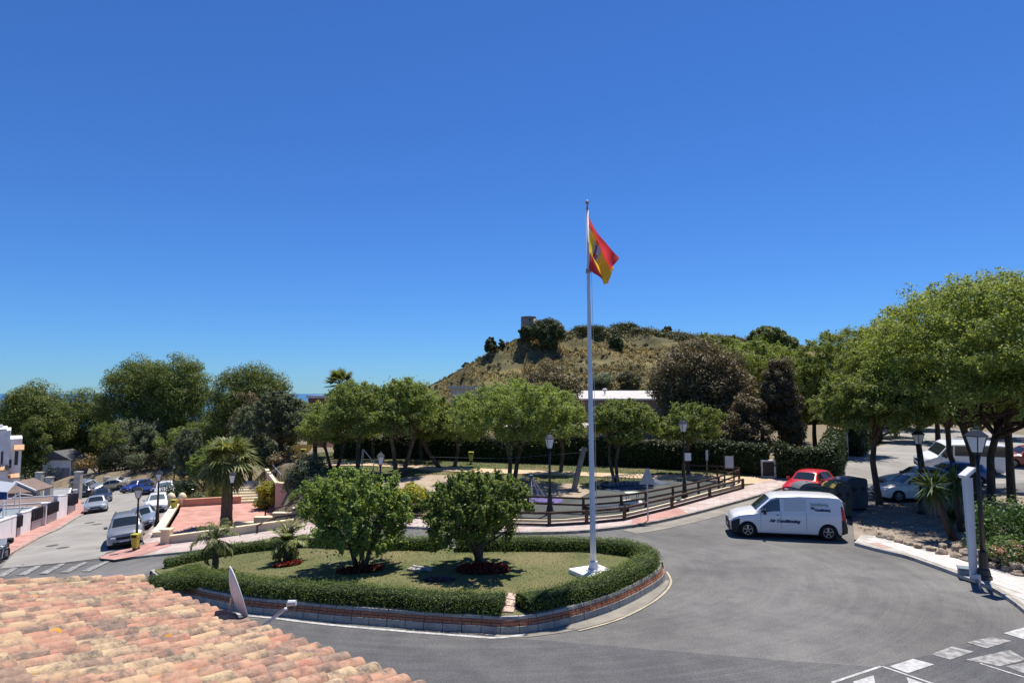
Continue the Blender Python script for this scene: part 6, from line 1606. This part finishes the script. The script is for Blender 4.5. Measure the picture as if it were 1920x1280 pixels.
for px, yb, yt, lb in ((73, 912, 886, 'leftmost pale stone gate post beyond the flat roofs'), (92, 912, 895, 'short pale stone gate post beyond the flat roofs'), (146, 916, 885, 'tall pale stone gate post beside the grey blue estate car')):
    a = at(px, yb, 80); zb = h(a.x, a.y); t = thing('gate_post', lb, 'gate post', (a.x, a.y, zb)); H = at(px, yt, 80).z - zb; MB().box((0, 0, H / 2), (.75, .6, H)).build('shaft', CONC, t, bevel=.02); MB().box((0, 0, H + .05), (.85, .7, .1)).build('cap', CONC, t)
a = at(200, 912, 92); zb = h(a.x, a.y); t = thing('electric_box', 'grey utility box at the end of the street behind the beige saloon', 'box', (a.x, a.y, zb)); H = at(200, 893, 92).z - zb; MB().box((0, 0, H / 2), (.9, .5, H)).build('housing', CONC, t, bevel=.03); MB().box((0, -.27, H * .5), (.7, .03, H * .7)).build('door', GALV, t)

# ------------------------------------------------------------ motorcycle at the left edge
p = P(6, 1052); t = thing('motorcycle', 'dark motorcycle with a pale screen parked at the left edge', 'motorcycle', tuple(p), -1.15)
for x, nm in ((.68, 'front'), (-.68, 'rear')):
    we = bpy.data.objects.new('wheel', None); COL.objects.link(we); we.parent = t; we.location = (x, 0, .31)
    V = []; ns = 20; pr = [(.24, -.06), (.29, -.065), (.31, -.03), (.31, .03), (.29, .065), (.24, .06)]
    for r, y in pr:
        for k in range(ns): V.append((r * math.cos(k * 2 * math.pi / ns), y, r * math.sin(k * 2 * math.pi / ns)))
    MB().add(V, [(i * ns + k, i * ns + (k + 1) % ns, ((i + 1) % 6) * ns + (k + 1) % ns, ((i + 1) % 6) * ns + k) for i in range(6) for k in range(ns)]).build('tyre', TYRE, we, smooth=True)
    b = MB()
    for k in range(6): b.bar((0, 0, 0), (.25 * math.cos(k * 1.047), 0, .25 * math.sin(k * 1.047)), .025, .025)
    b.build('rim', RIM, we)
MB().tube([(.68, .09, .31), (.5, .09, .75), (.42, .06, .98)], .028, 8).build('fork', GALV, t); MB().tube([(.68, -.09, .31), (.5, -.09, .75), (.42, -.06, .98)], .028, 8).build('fork', GALV, t)
MB().tube([(.42, -.36, 1.05), (.44, -.15, 1.02), (.44, .15, 1.02), (.42, .36, 1.05)], .018, 6).build('handlebar', BLACKM, t)
MB().tube([(.35, 0, .72), (.1, 0, .80), (-.2, 0, .70)], [.13, .17, .13], 10).build('fuel_tank', PA['charcoal'], t, smooth=True); MB().tube([(-.15, 0, .74), (-.5, 0, .76), (-.8, 0, .86)], [.12, .13, .07], 8).build('seat', TRIM, t, smooth=True)
MB().box((.02, 0, .42), (.5, .32, .34)).build('engine', mat('engine_metal', (.12, .12, .125), rough=.5, metal=.5), t, bevel=.05); MB().tube([(-.1, -.16, .3), (-.8, -.2, .38)], .06, 8).build('exhaust', GALV, t)
MB().tube([(.45, 0, .9), (.6, 0, .88)], [.10, .08], 10).build('headlight', HEADL, t)
MB().hexa([(.42, -.2, 1.0), (.5, -.15, 1.0), (.5, .15, 1.0), (.42, .2, 1.0), (.26, -.18, 1.32), (.29, -.13, 1.33), (.29, .13, 1.33), (.26, .18, 1.32)]).build('windscreen', mat('screen_pale', (.4, .42, .45), rough=.2), t); MB().box((-.95, 0, .95), (.35, .38, .3)).build('top_case', TRIM, t, bevel=.05)
# ------------------------------------------------------------ trees
def T(name, label, kind, px, py, x0, x1, top, D=None, trunk=.4, tr=.14, k=42, per=150, seed=0, **kw):
    """place by the photo: base pixel (or distance), crown edges and top"""
    p = P(px, py) if D is None else at(px, py, D)
    if D is not None: p.z = h(p.x, p.y)
    if kind in ('park', 'carob'): m_ = (x1 - x0) * .09; x0 -= m_; x1 += m_; trunk *= .88
    H = XZ(top, p); W = (x1 - x0) / F * p.y; dx = ((x0 + x1) / 2 - px) / F * p.y
    kw.setdefault('depth', W * .85)
    return tree(name, label, kind, p, H, W, trunk, tr, k, per, seed, crown_dx=(dx, kw.pop('cdy', 0)), **kw)
G1 = 'light green trees in the park'
T('park_tree', 'light green park tree furthest left beside the steps', 'park', 626, 886, 563, 690, 742, 47, .36, .16, 46, 170, 31, group=G1, forks=2)
T('park_tree', 'tall light green park tree with a straight dark trunk second from the steps', 'park', 671, 903, 605, 745, 712, 45, .42, .15, 50, 170, 32, group=G1)
T('park_tree', 'light green park tree with a thick trunk third from the steps', 'park', 748, 893, 688, 812, 703, 44, .42, .2, 52, 170, 33, group=G1, forks=2)
T('park_tree', 'light green park tree with trunk leaning outwards in the middle of the row', 'park', 826, 886, 762, 858, 730, 47, .38, .15, 40, 170, 34, lean=(-1.6, 0), group=G1)
T('park_tree', 'narrow light green park tree just left of the big spreading one', 'park', 852, 884, 830, 905, 735, 48, .38, .13, 34, 160, 35, group=G1)
T('park_tree', 'big spreading light green park tree with two trunks in the middle', 'park', 957, 912, 856, 1078, 704, 40.5, .40, .19, 74, 200, 36, forks=2, limbs=12, group=G1)
T('park_tree', 'small light green park tree between the big one and the flagpole', 'park', 1051, 886, 1005, 1092, 742, 45, .48, .13, 34, 150, 37, group=G1)
T('park_tree', 'light green flat topped park tree right of the flagpole with forked trunk', 'park', 1156, 910, 1108, 1232, 744, 41, .50, .15, 46, 170, 38, forks=2, group=G1)
T('park_tree', 'small light green park tree behind the lamp with a notice', 'park', 1291, 886, 1232, 1347, 752, 44, .50, .13, 42, 160, 39, group=G1)
T('park_tree', 'pale green park tree further back behind the forked one', 'park', 1165, 880, 1115, 1215, 752, 50, .5, .1, 34, 140, 40, group=G1)
T('park_tree', 'thin light green park tree behind the second trunk from the steps', 'park', 790, 882, 735, 835, 722, 51, .42, .12, 36, 150, 41, group=G1)
T('park_tree', 'pale park tree at the back left of the big spreading tree', 'park', 700, 876, 640, 735, 735, 52, .42, .12, 36, 150, 42, group=G1)
# right-hand side
G2 = 'feathery trees on the right'
T('feathery_tree', 'slim trunked feathery green tree beside the parked white hatchback', 'tipu', 1650, 946, 1518, 1722, 688, None, .54, .16, 76, 280, 51, group=G2, limbs=14, depth=7.5, cdy=-1.6)
T('feathery_tree', 'huge spreading feathery tree with arching limbs over the minibus', 'tipu', 1850, 952, 1592, 2070, 520, None, .38, .27, 230, 300, 52, limbs=24, forks=2, group=G2, depth=15.5, leaf=1.05, cdy=-3.2)
T('feathery_tree', 'feathery tree whose crown fills the slope left of the huge one', 'tipu', 1735, 925, 1590, 1830, 588, 40, .42, .18, 90, 260, 68, group=G2, limbs=14, depth=9)
T('feathery_tree', 'feathery tree rising at the right edge behind the oleanders', 'tipu', 1897, 944, 1790, 2090, 555, None, .45, .2, 90, 280, 53, limbs=14, group=G2, cdy=-4.0, depth=9)
T('feathery_tree', 'feathery tree with low arching limbs behind the blue hatchback', 'tipu', 1813, 895, 1700, 1900, 640, 42, .40, .26, 66, 230, 54, forks=2, limbs=14, group=G2)
T('feathery_tree', 'green feathery tree behind the green gate and stone pillar', 'tipu', 1590, 862, 1492, 1668, 612, 56, .3, .2, 70, 230, 55, group=G2, leaf=1.2)
T('feathery_tree', 'mid green feathery tree between the dark brown trees and the gate', 'tipu', 1530, 868, 1440, 1600, 668, 60, .25, .2, 56, 220, 56, group=G2, leaf=1.3)
T('feathery_tree', 'light green tree crown above the dark brown trees', 'tipu', 1430, 868, 1330, 1530, 628, 72, .3, .2, 70, 220, 57, group=G2, leaf=1.6)
T('feathery_tree', 'bright green tree top left of the umbrella pine', 'tipu', 1340, 868, 1285, 1410, 622, 82, .3, .2, 46, 220, 58, group=G2, leaf=1.8)
T('feathery_tree', 'dense green tree behind the road at the right', 'tipu', 1760, 850, 1640, 1830, 640, 70, .25, .25, 66, 230, 59, group=G2, leaf=1.6)
T('feathery_tree', 'dark green tree beyond the minibus at the right edge', 'tipu', 1880, 850, 1790, 2000, 620, 75, .22, .25, 60, 220, 60, group=G2, leaf=1.7)
T('feathery_tree', 'tall green tree filling the gap above the pale side road', 'tipu', 1690, 850, 1600, 1790, 655, 90, .08, .25, 66, 230, 64, group=G2, leaf=1.8)
T('feathery_tree', 'green tree behind the stone gate pillar and the hedge beyond it', 'tipu', 1640, 850, 1560, 1720, 700, 78, .06, .25, 56, 230, 65, group=G2, leaf=1.6)
T('feathery_tree', 'green tree on the right edge beyond the shade-darkened red car', 'tipu', 1930, 860, 1840, 2050, 640, 60, .2, .25, 60, 230, 66, group=G2, leaf=1.4)
T('feathery_tree', 'dull green tree low behind the long pale roofed house', 'tipu', 1260, 850, 1190, 1330, 700, 100, .05, .25, 50, 200, 67, group=G2, leaf=2.0)
T('umbrella_pine', 'round topped umbrella pine on the skyline right of the hill', 'pine', 1450, 850, 1404, 1498, 612, 110, .72, .3, 36, 190, 61, leaf=2.0)
# brown cypress-like trees
G3 = 'dark brown dense trees behind the hedge'
T('cypress_tree', 'large dark brown dense tree mass behind the dark hedge', 'brown', 1318, 880, 1212, 1424, 634, 55, .05, .3, 110, 300, 71, group=G3, leaf=1.15, limbs=6, depth=7)
T('cypress_tree', 'dark brown dense tree with a rounded top behind the big spreading tree', 'brown', 1035, 870, 972, 1096, 678, 66, .1, .25, 60, 260, 72, group=G3, leaf=1.3, limbs=5)
T('cypress_tree', 'narrow dark brown tree in front of the feathery trees', 'brown', 1478, 876, 1430, 1512, 672, 50, .04, .2, 60, 260, 73, group=G3, limbs=5)
T('cypress_tree', 'brown dense shrubby tree between the two dark brown trees', 'brown', 1400, 878, 1350, 1450, 740, 49, .04, .2, 50, 240, 74, group=G3, limbs=5)
# pines on the left
G4 = 'dark green pines on the left'
T('pine_tree', 'dark green pine with a domed crown at the left edge', 'pine', 60, 905, -22, 128, 710, 105, .30, .35, 62, 280, 81, group=G4, leaf=1.35)
T('pine_tree', 'dark pine between the left edge pine and the tallest pines', 'pine', 150, 900, 88, 215, 724, 112, .22, .35, 58, 280, 82, group=G4, leaf=1.3)
T('pine_tree', 'tall dark pine with a broken outline left of the tallest', 'pine', 245, 890, 178, 320, 663, 108, .25, .4, 72, 290, 83, group=G4, leaf=1.25)
T('pine_tree', 'tallest dark pine with a rounded crown', 'pine', 335, 890, 262, 396, 658, 106, .22, .4, 80, 290, 84, group=G4, leaf=1.25)
T('pine_tree', 'small pine in front of the white shed at the left', 'pine', 62, 902, 32, 92, 778, 100, .3, .2, 34, 220, 85, group=G4, leaf=1.1)
T('pine_tree', 'broad domed pine right of the tallest pine against the sky', 'pine', 462, 860, 385, 552, 678, 98, .15, .35, 72, 290, 86, group=G4, leaf=1.3)
T('pine_tree', 'dark low pine filling the gap under the tall pines', 'pine', 300, 890, 190, 400, 770, 112, .02, .35, 60, 260, 87, group=G4, leaf=1.3)
T('pine_tree', 'dark low pine behind the white shed', 'pine', 120, 900, 40, 205, 790, 112, .02, .35, 50, 240, 88, group=G4, leaf=1.4)
T('pine_tree', 'dark pine half hidden behind the white house', 'pine', 8, 905, -40, 45, 770, 118, .05, .35, 40, 240, 89, group=G4, leaf=1.4)
T('pine_tree', 'dark pine seen through the gap behind the domed pine', 'pine', 420, 870, 360, 500, 745, 112, .02, .35, 46, 240, 101, group=G4, leaf=1.4)
T('pine_tree', 'dark pine behind the tall olive trees left of the far palm', 'pine', 545, 860, 490, 605, 748, 108, .02, .3, 44, 240, 102, group=G4, leaf=1.4)
T('pine_tree', 'low dark pine in front of the tallest pine above the parked cars', 'pine', 370, 885, 300, 440, 790, 98, .02, .3, 46, 240, 103, group=G4, leaf=1.2)
# olive-like grey trees on the bank
G5 = 'grey green olive trees on the bank'
T('olive_tree', 'broad grey green olive tree on the bank above the parked blue cars', 'olive', 265, 890, 186, 330, 780, 101, .12, .25, 56, 230, 91, group=G5, leaf=1.2)
T('olive_tree', 'grey green olive tree behind the large palm on its street side', 'olive', 355, 895, 312, 410, 800, 75, .15, .2, 42, 220, 92, group=G5, leaf=1.1)
T('olive_tree', 'tall grey green olive tree behind the large palm towards the park', 'olive', 525, 880, 470, 582, 728, 57, .22, .25, 62, 240, 93, group=G5, leaf=1.0)
T('olive_tree', 'grey green olive tree right of the large palm crown', 'olive', 470, 880, 420, 520, 752, 62, .2, .2, 50, 230, 94, group=G5, leaf=1.0)
T('olive_tree', 'brown grey leafless looking tree below the domed pine', 'brown', 452, 850, 425, 490, 735, 82, .3, .15, 30, 130, 95, group=G5, leaf=1.1)
T('olive_tree', 'grey green olive tree at the left end of the dark hedge', 'olive', 590, 875, 545, 640, 760, 55, .25, .2, 44, 220, 96, group=G5, leaf=1.0)
T('young_tree', 'thin pale trunked young tree above the grey blue estate car', 'park', 185, 900, 168, 218, 792, 96, .55, .12, 20, 150, 97, leaf=1.2)
T('olive_tree', 'dark green shrubby tree on the bank behind the lamp at the bend', 'olive', 385, 880, 350, 440, 830, 62, .1, .15, 36, 200, 98, group=G5, leafm=L_CAROB)
# palms
p = P(423, 992); palm('large_palm', 'large palm with a thick brown trunk in front of the red terrace', (p.x, p.y, TZ - .2), XZ(797, p) + .6, 2.35, 84, 5, .30, True, 1.3, leaf=1.15, trunk_h=at(425, 868, p.y).z - TZ + .2)
p = at(637, 760, 95); palm('far_palm', 'distant palm crown on the skyline left of the hill', (p.x, p.y, h(p.x, p.y)), at(637, 690, 95).z - h(p.x, p.y), 2.9, 60, 6, .3, True, .8, leaf=1.5, trunk_h=at(637, 722, 95).z - h(p.x, p.y))

# ------------------------------------------------------------ hedges and bushes of the park
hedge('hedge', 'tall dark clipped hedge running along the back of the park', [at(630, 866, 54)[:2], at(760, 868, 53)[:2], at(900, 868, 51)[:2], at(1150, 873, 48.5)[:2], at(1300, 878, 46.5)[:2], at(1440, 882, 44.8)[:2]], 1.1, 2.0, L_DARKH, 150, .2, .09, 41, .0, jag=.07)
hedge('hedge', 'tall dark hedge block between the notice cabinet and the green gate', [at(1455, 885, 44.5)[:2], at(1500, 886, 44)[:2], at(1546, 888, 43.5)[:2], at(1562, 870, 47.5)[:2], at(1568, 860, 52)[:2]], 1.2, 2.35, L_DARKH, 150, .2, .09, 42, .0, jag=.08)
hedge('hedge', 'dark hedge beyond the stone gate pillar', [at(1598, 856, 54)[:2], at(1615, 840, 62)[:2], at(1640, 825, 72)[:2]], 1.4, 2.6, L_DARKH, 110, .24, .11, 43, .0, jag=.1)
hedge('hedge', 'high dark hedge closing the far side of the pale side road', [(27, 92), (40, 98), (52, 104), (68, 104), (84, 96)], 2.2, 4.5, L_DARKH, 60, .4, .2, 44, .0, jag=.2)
p = at(1566, 856, 53.5); z = h(p.x, p.y); t = thing('garden_gate', 'green metal gate beside the stone pillar under the trees', 'gate', (p.x, p.y, z), .9)
GG = mat('gate_green', (.05, .14, .12), rough=.5)
for i in range(9): MB().box((-.9 + i * .225, 0, 1.0), (.06, .04, 1.9)).build('bar', GG, t)
for zz in (.2, 1.0, 1.85): MB().box((0, .03, zz), (2.0, .05, .08)).build('rail', GG, t)
p = at(1583, 860, 52.5); z = h(p.x, p.y); t = thing('gate_pillar', 'tall pale concrete pillar beside the green gate', 'pillar', (p.x, p.y, z)); H = at(1583, 808, 52.5).z - z; MB().box((0, 0, H / 2), (.5, .5, H)).build('shaft', CONC, t, bevel=.02); MB().box((0, 0, H + .05), (.6, .6, .1)).build('cap', CONC, t)

def B(label, kind, px, py, w_, hp, D=None, k=16, per=160, seed=0, leaf=1.0, name='bush', cat='bush', **kw):
    p = P(px, py) if D is None else at(px, py, D)
    if D is not None: p.z = h(p.x, p.y) if kw.get('snap', True) else p.z
    kw.pop('snap', None)
    return bush(name, label, kind, p, w_ / F * p.y, hp / F * p.y, k, per, seed, leaf, cat=cat, **kw)
B('golden green climbing bush beside the terrace steps', 'gold', 500, 932, 42, 52, 48.8, 18, 220, 1)
B('rounded dark shrub above the pink wall', 'olive', 560, 932, 52, 62, 44.5, 24, 220, 2, snap=False)
B('grey green shrub right of the pink wall', 'olive', 600, 948, 62, 55, 41.5, 22, 220, 3, snap=False)
B('dense shrub hanging over the bank right of the terrace', 'olive', 585, 915, 60, 60, 44.5, 24, 220, 31, snap=False)
B('low green shrub at the foot of the bank beside the handrail', 'carob', 572, 955, 50, 42, 43.0, 18, 220, 32, 1.3, snap=False)
B('shrub filling the bank behind the first round island tree', 'carob', 650, 955, 70, 46, 38.5, 22, 220, 4, 1.3, snap=False)
B('yellow green shrub between the two round island trees', 'gold', 782, 950, 62, 46, 35.5, 18, 200, 5)
B('low shrub behind the gap between the round island trees', 'olive', 735, 962, 70, 34, 35.5, 16, 200, 6)
B('low shrub along the fence behind the second round island tree', 'carob', 850, 962, 80, 30, 33.5, 18, 200, 7, 1.3)
B('bright green creeper at the foot of the large palm', 'gold', 404, 942, 22, 60, 51.5, 14, 200, 8, leafm=L_CAROB)
B('flat grey green bush on the grass left of the terrace', 'olive', 372, 938, 46, 26, 56, 12, 160, 9)
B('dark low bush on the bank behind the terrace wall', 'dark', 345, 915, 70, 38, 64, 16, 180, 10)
B('dry straw coloured bush at the far end of the street', 'bush', 178, 900, 60, 30, 99, 14, 170, 11, 1.4, leafm=L_DRY)
B('green brush on the bank above the blue hatchback', 'bush', 285, 900, 90, 26, 97, 18, 170, 12, 1.3)
B('dry brush on the bank above the charcoal hatchback', 'bush', 330, 900, 80, 28, 78, 16, 170, 13, 1.2, leafm=L_DRY)
B('grey bush on the bank above the beige saloon', 'olive', 215, 893, 60, 34, 98, 16, 180, 33, 1.3)
B('green bush on the bank between the lamps', 'bush', 320, 893, 60, 36, 94, 16, 180, 34, 1.3)
B('pale bush on the bank above the dark blue saloon', 'olive', 262, 893, 46, 30, 94, 14, 180, 35, 1.2)
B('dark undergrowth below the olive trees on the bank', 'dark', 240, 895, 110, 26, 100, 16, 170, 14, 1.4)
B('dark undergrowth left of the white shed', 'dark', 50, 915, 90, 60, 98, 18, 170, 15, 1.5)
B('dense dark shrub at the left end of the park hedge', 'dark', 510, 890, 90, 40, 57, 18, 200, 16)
B('brown dry bed of leaves under the trees at the left of the park', 'bush', 545, 884, 70, 10, 53, 12, 120, 17, leafm=L_BROWN)
p = P(1870, 1040)
def oleander(label, px, py, w_, hp, seed, flowers):
    t = B(label, 'carob', px, py, w_, hp, None, 22, 260, seed, 1.1, leafm=L_OLEAN, name='oleander'); g = np.random.default_rng(seed)
    p = Vector(t.location); W = w_ / F * p.y; H = hp / F * p.y; n = flowers; cc = g.normal(size=(max(n // 25, 3), 3)); cc /= np.linalg.norm(cc, axis=1)[:, None]; cc[:, 2] = cc[:, 2] * .5 + .2; cc[:, 1] = -abs(cc[:, 1])
    C = cc[g.integers(len(cc), size=n)] * np.array([W * .5, W * .5, H * .5]) + np.array([0, 0, H * .5]) + g.normal(size=(n, 3)) * .09; N = g.normal(size=(n, 3)); N /= np.linalg.norm(N, axis=1)[:, None]
    V, Q = leaf_quads(C, N, .07, .055, g); tag(fastmesh('flowers', V, Q, L_PINKF, t), kind='stuff')
oleander('oleander bush with few flowers behind the large lamp', 1880, 1042, 110, 95, 21, 120)
oleander('low oleander covered in pale pink flowers at the right edge', 1908, 1070, 90, 60, 22, 620)
oleander('small pink flowering oleander by the foot of the large lamp', 1858, 1054, 44, 36, 23, 140)
oleander('dark leafy shrub at the far right edge', 1960, 1060, 130, 120, 24, 60)
def yucca(label, px, py, tx, ty, R, seed, D=None):
    p = P(px, py); g = np.random.default_rng(seed); t = thing('yucca', label, 'yucca', tuple(p)); q = at(tx, ty, p.y) - p
    MB().tube([(0, 0, -.1), tuple(q * .5 + Vector((-.03, 0, 0))), tuple(q)], [.17, .14, .10], 10).build('trunk', BARK, t, smooth=True)
    n = 150; d = g.normal(size=(n, 3)); d[:, 2] = d[:, 2] * .8 + .25; d /= np.linalg.norm(d, axis=1)[:, None]; L_ = R * g.uniform(.75, 1.1, (n, 1)); b0 = np.array(q); sd = np.cross(d, [0, 0, 1.0]); sd /= np.linalg.norm(sd, axis=1)[:, None] + 1e-9
    base = b0 + d * .06; mid_ = b0 + d * L_ * .45; tip = b0 + d * L_ + np.array([0, 0, -1.0]) * (1 - d[:, 2:3]) * L_ * .18
    V = np.stack([base, mid_ + sd * .045, tip, mid_ - sd * .045], 1).reshape(-1, 3); fastmesh('leaves', V, np.arange(4 * n).reshape(n, 4), L_YUC, t)
yucca('leaning yucca with a spiky head in front of the white hatchback', 1792, 1016, 1748, 912, .95, 1)
yucca('second yucca behind the white sign pillar', 1806, 1000, 1790, 905, 1.0, 2)
yucca('short yucca at the foot of the leaning one', 1780, 996, 1782, 965, .5, 3)
# gravel bed litter: fallen leaves
g = np.random.default_rng(77); n = 2600; x = g.uniform(10, 32, n); y = g.uniform(22, 38, n); ok = polydist(x, y, [P2(1602, 1015), P2(1598, 975), P2(1640, 950), P2(1780, 940), (36, 38), (47, 20), P2(1920, 1090), P2(1800, 1053), P2(1700, 1028)]) < -.2; x, y = x[ok], y[ok]
C = np.stack([x, y, hh(x, y) + .11], 1); N = g.normal(size=C.shape) * .4 + np.array([0, 0, 1]); N /= np.linalg.norm(N, axis=1)[:, None]; V, Q = leaf_quads(C, N, .12, .06, g)
tag(fastmesh('leaf_litter', V, Q, L_BROWN), 'scattered dry leaves on the gravel under the trees', 'leaf litter', kind='stuff')
# bank grass and lawn blades: uncountable
def blades(name, label, poly, n, a, b_, m, off, seed):
    g = np.random.default_rng(seed); P_ = np.array(poly); lo, hi = P_.min(0), P_.max(0); x = g.uniform(lo[0], hi[0], n * 3); y = g.uniform(lo[1], hi[1], n * 3); ok = polydist(x, y, poly) < -.1; x, y = x[ok][:n], y[ok][:n]
    C = np.stack([x, y, hh(x, y) + off + a * .3], 1); N = g.normal(size=C.shape) * np.array([1, 1, .2]); N /= np.linalg.norm(N, axis=1)[:, None]
    T_ = np.stack([g.normal(size=len(x)) * .3, g.normal(size=len(x)) * .3, np.ones(len(x))], 1); B_ = np.cross(N, T_); V = np.stack([C - T_ * a * .4 - B_ * b_, C - T_ * a * .4 + B_ * b_, C + T_ * a * .6 + B_ * b_ * .1, C + T_ * a * .6 - B_ * b_ * .1], 1).reshape(-1, 3)
    return tag(fastmesh(name, V, np.arange(len(V)).reshape(-1, 4), m), label, 'grass', kind='stuff')
L_GRASS = leafmat('grass_blade', (.11, .13, .045), (.15, .155, .06), (.2, .185, .08), .3)
blades('lawn_blades', 'short mown grass of the island lawn', [tuple(OP[i] + ON[i] * 1.0) for i in range(0, nO, 3)], 18000, .025, .009, L_GRASS, IZ, 1)
blades('park_blades', 'short grass of the park lawns', lw, 26000, .07, .025, L_GRASS, .0, 2)
bank = [P2(200, 900), P2(300, 912), P2(345, 935), (-26, 52), (-20, 53), (-19, 60), (-22, 75), (-40, 85), (-58, 90)]
blades('bank_grass', 'long dry grass on the bank between the street and the park', bank, 14000, .4, .05, L_DRY, -.05, 3)

# ------------------------------------------------------------ buildings behind the hedge, tower and hill trees
def flat_house(label, x0, x1, ytop, ybot, D, m, dep=8, rm=None, band=.35, windows=(), pitch=0.0):
    a, b_ = at(x0, ytop, D), at(x1, ytop, D); zb = min(h(a.x, a.y), at(x0, ybot, D).z); t = thing('flat_roofed_house', label, 'house', (a.x, D, zb))
    q = [(a.x, D), (b_.x, D), (b_.x, D + dep), (a.x, D + dep)]
    MB().hexa([(*v, zb - 1) for v in q] + [(*v, a.z - band) for v in q]).build('wall', m, t, world=True)
    q2 = [(a.x - .3, D - .3), (b_.x + .3, D - .3), (b_.x + .3, D + dep + .3), (a.x - .3, D + dep + .3)]
    MB().hexa([(*v, a.z - band + (pitch if i_ > 1 else 0)) for i_, v in enumerate(q2)] + [(*v, a.z + (pitch if i_ > 1 else 0)) for i_, v in enumerate(q2)]).build('roof_slab', rm or WHITE, t, world=True)
    for wx0, wx1, wy0, wy1 in windows:
        u, v = at(wx0, wy1, D), at(wx1, wy0, D); MB().box(((u.x + v.x) / 2, D - .02, (u.z + v.z) / 2), (v.x - u.x, .1, v.z - u.z)).build('window', mat('window_dark', None), t, world=True)
    return t
PALEW = mat('pale_roof', (.42, .4, .37), (.5, .475, .44), 1, .8)
hs_ = flat_house('long low house with a pale flat roof below the hill', 1083, 1400, 747, 800, 78, mat('house_brown', (.16, .13, .11), (.2, .165, .14), 2, .9), 10, PALEW, .2, (), 1.0)
p = at(1134, 737, 82); MB().lathe([(.1, 0), (.1, .35), (.3, .4), (.32, .6), (.1, .75)], 10, (p.x - hs_.location.x, p.y - hs_.location.y, p.z - hs_.location.z - .1)).build('chimney_cowl', PALEW, hs_)
flat_house('pale grey walled house behind the left of the hill foot', 845, 900, 723, 800, 92, mat('house_grey', (.38, .36, .33), (.44, .42, .39), 2, .9), 9, mat('house_grey', None), .4)
flat_house('white walled house glimpsed through the park trees behind the hedge', 950, 1130, 800, 860, 66, mat('house_beige', (.4, .36, .33), (.46, .42, .38), 2, .9), 8, mat('house_beige', None), .3, [(985, 1000, 808, 830), (1030, 1045, 808, 830)])
flat_house('low pale house behind the dark brown trees', 1330, 1412, 806, 860, 58, mat('house_beige', None), 6, mat('house_beige', None), .3, [(1350, 1362, 815, 838)])
flat_house('red brown house with a white roof edge left of the far palm', 578, 612, 741, 800, 120, mat('house_red', (.2, .1, .08), (.25, .13, .1), 2, .9), 8, WHITE, .5)
flat_house('small white house between the two groups of pines', 392, 420, 789, 830, 125, LAV, 8, LAV, .4)
# watch tower on the hill
p = at(991, 625, HYC - 4); zt = at(991, 594, HYC - 4).z; zb = float(hill_z(p.x, p.y)) - 1
TW = mat('tower_stone', (.33, .225, .15), (.43, .31, .215), .8, .95, bump=.8, bscale=3)
t = thing('watch_tower', 'round stone watch tower on the hill top', 'tower', (p.x, p.y, zb)); Ht = zt - zb
MB().lathe([(3.75, 0), (3.55, Ht * .5), (3.5, Ht - .5)], 28).build('shaft', TW, t, smooth=True); MB().lathe([(3.6, Ht - .5), (3.6, Ht - .25)], 28).build('cornice', TW, t); MB().lathe([(3.5, Ht - .25), (3.5, Ht)], 28).build('parapet', TW, t)
MB().box((.6, -3.5, Ht - 1.6), (.7, .4, 1.1)).build('window', mat('window_dark', None), t)
def HT(label, px, py, w_, hp, kind='bush', D=HYC - 6, k=30, per=110, seed=0, leafm=None, name='hill_tree', lf=3.2):
    p = at(px, py, D); p.z = float(hill_z(p.x, p.y)) - .5; H = max(at(px, py - hp, D).z - p.z, 1.5)
    return tree(name, label, kind, p, H, w_ / F * D, .12, .3, k, per, seed, leaf=lf, limbs=5, leafm=leafm)
L_HILL = leafmat('leaf_hill', (.04, .06, .02), (.07, .095, .035), (.12, .14, .055), .2)
HT('large round dark tree beside the watch tower', 1028, 655, 66, 60, 'pine', HYC - 14, 60, 200, 1, L_HILL)
HT('bushy tree at the foot of the watch tower', 985, 632, 26, 22, 'pine', HYC - 12, 24, 150, 2, L_HILL)
HT('small tree on the left shoulder of the hill', 921, 658, 26, 27, 'pine', HYC - 10, 26, 150, 3, L_HILL)
HT('low shrub next to the small tree on the hill shoulder', 942, 650, 16, 14, 'pine', HYC - 8, 14, 120, 4, L_HILL)
HT('lone shrub at the left foot of the hill', 873, 697, 14, 18, 'pine', HYC - 8, 14, 120, 5, L_HILL)
HT('dark round shrub on the slope right of the flagpole', 1155, 655, 28, 30, 'pine', HYC - 16, 26, 150, 6, L_HILL)
HT('bushy shrub on the ridge above the slope right of the flagpole', 1172, 632, 60, 28, 'bush', HYC + 4, 34, 130, 7, L_HILL)
HT('round shrub on the ridge at the right', 1250, 640, 24, 28, 'pine', HYC + 4, 22, 130, 8, L_HILL)
HT('dense ridge shrub behind the flagpole', 1105, 634, 70, 24, 'bush', HYC + 2, 36, 130, 9, L_HILL)
HT('grey shrub low on the slope right of the flagpole', 1130, 722, 50, 26, 'bush', HYC - 55, 24, 130, 10, L_OLIVE)
HT('second grey shrub low on the slope above the flat roof', 1180, 722, 50, 30, 'bush', HYC - 52, 24, 130, 11)
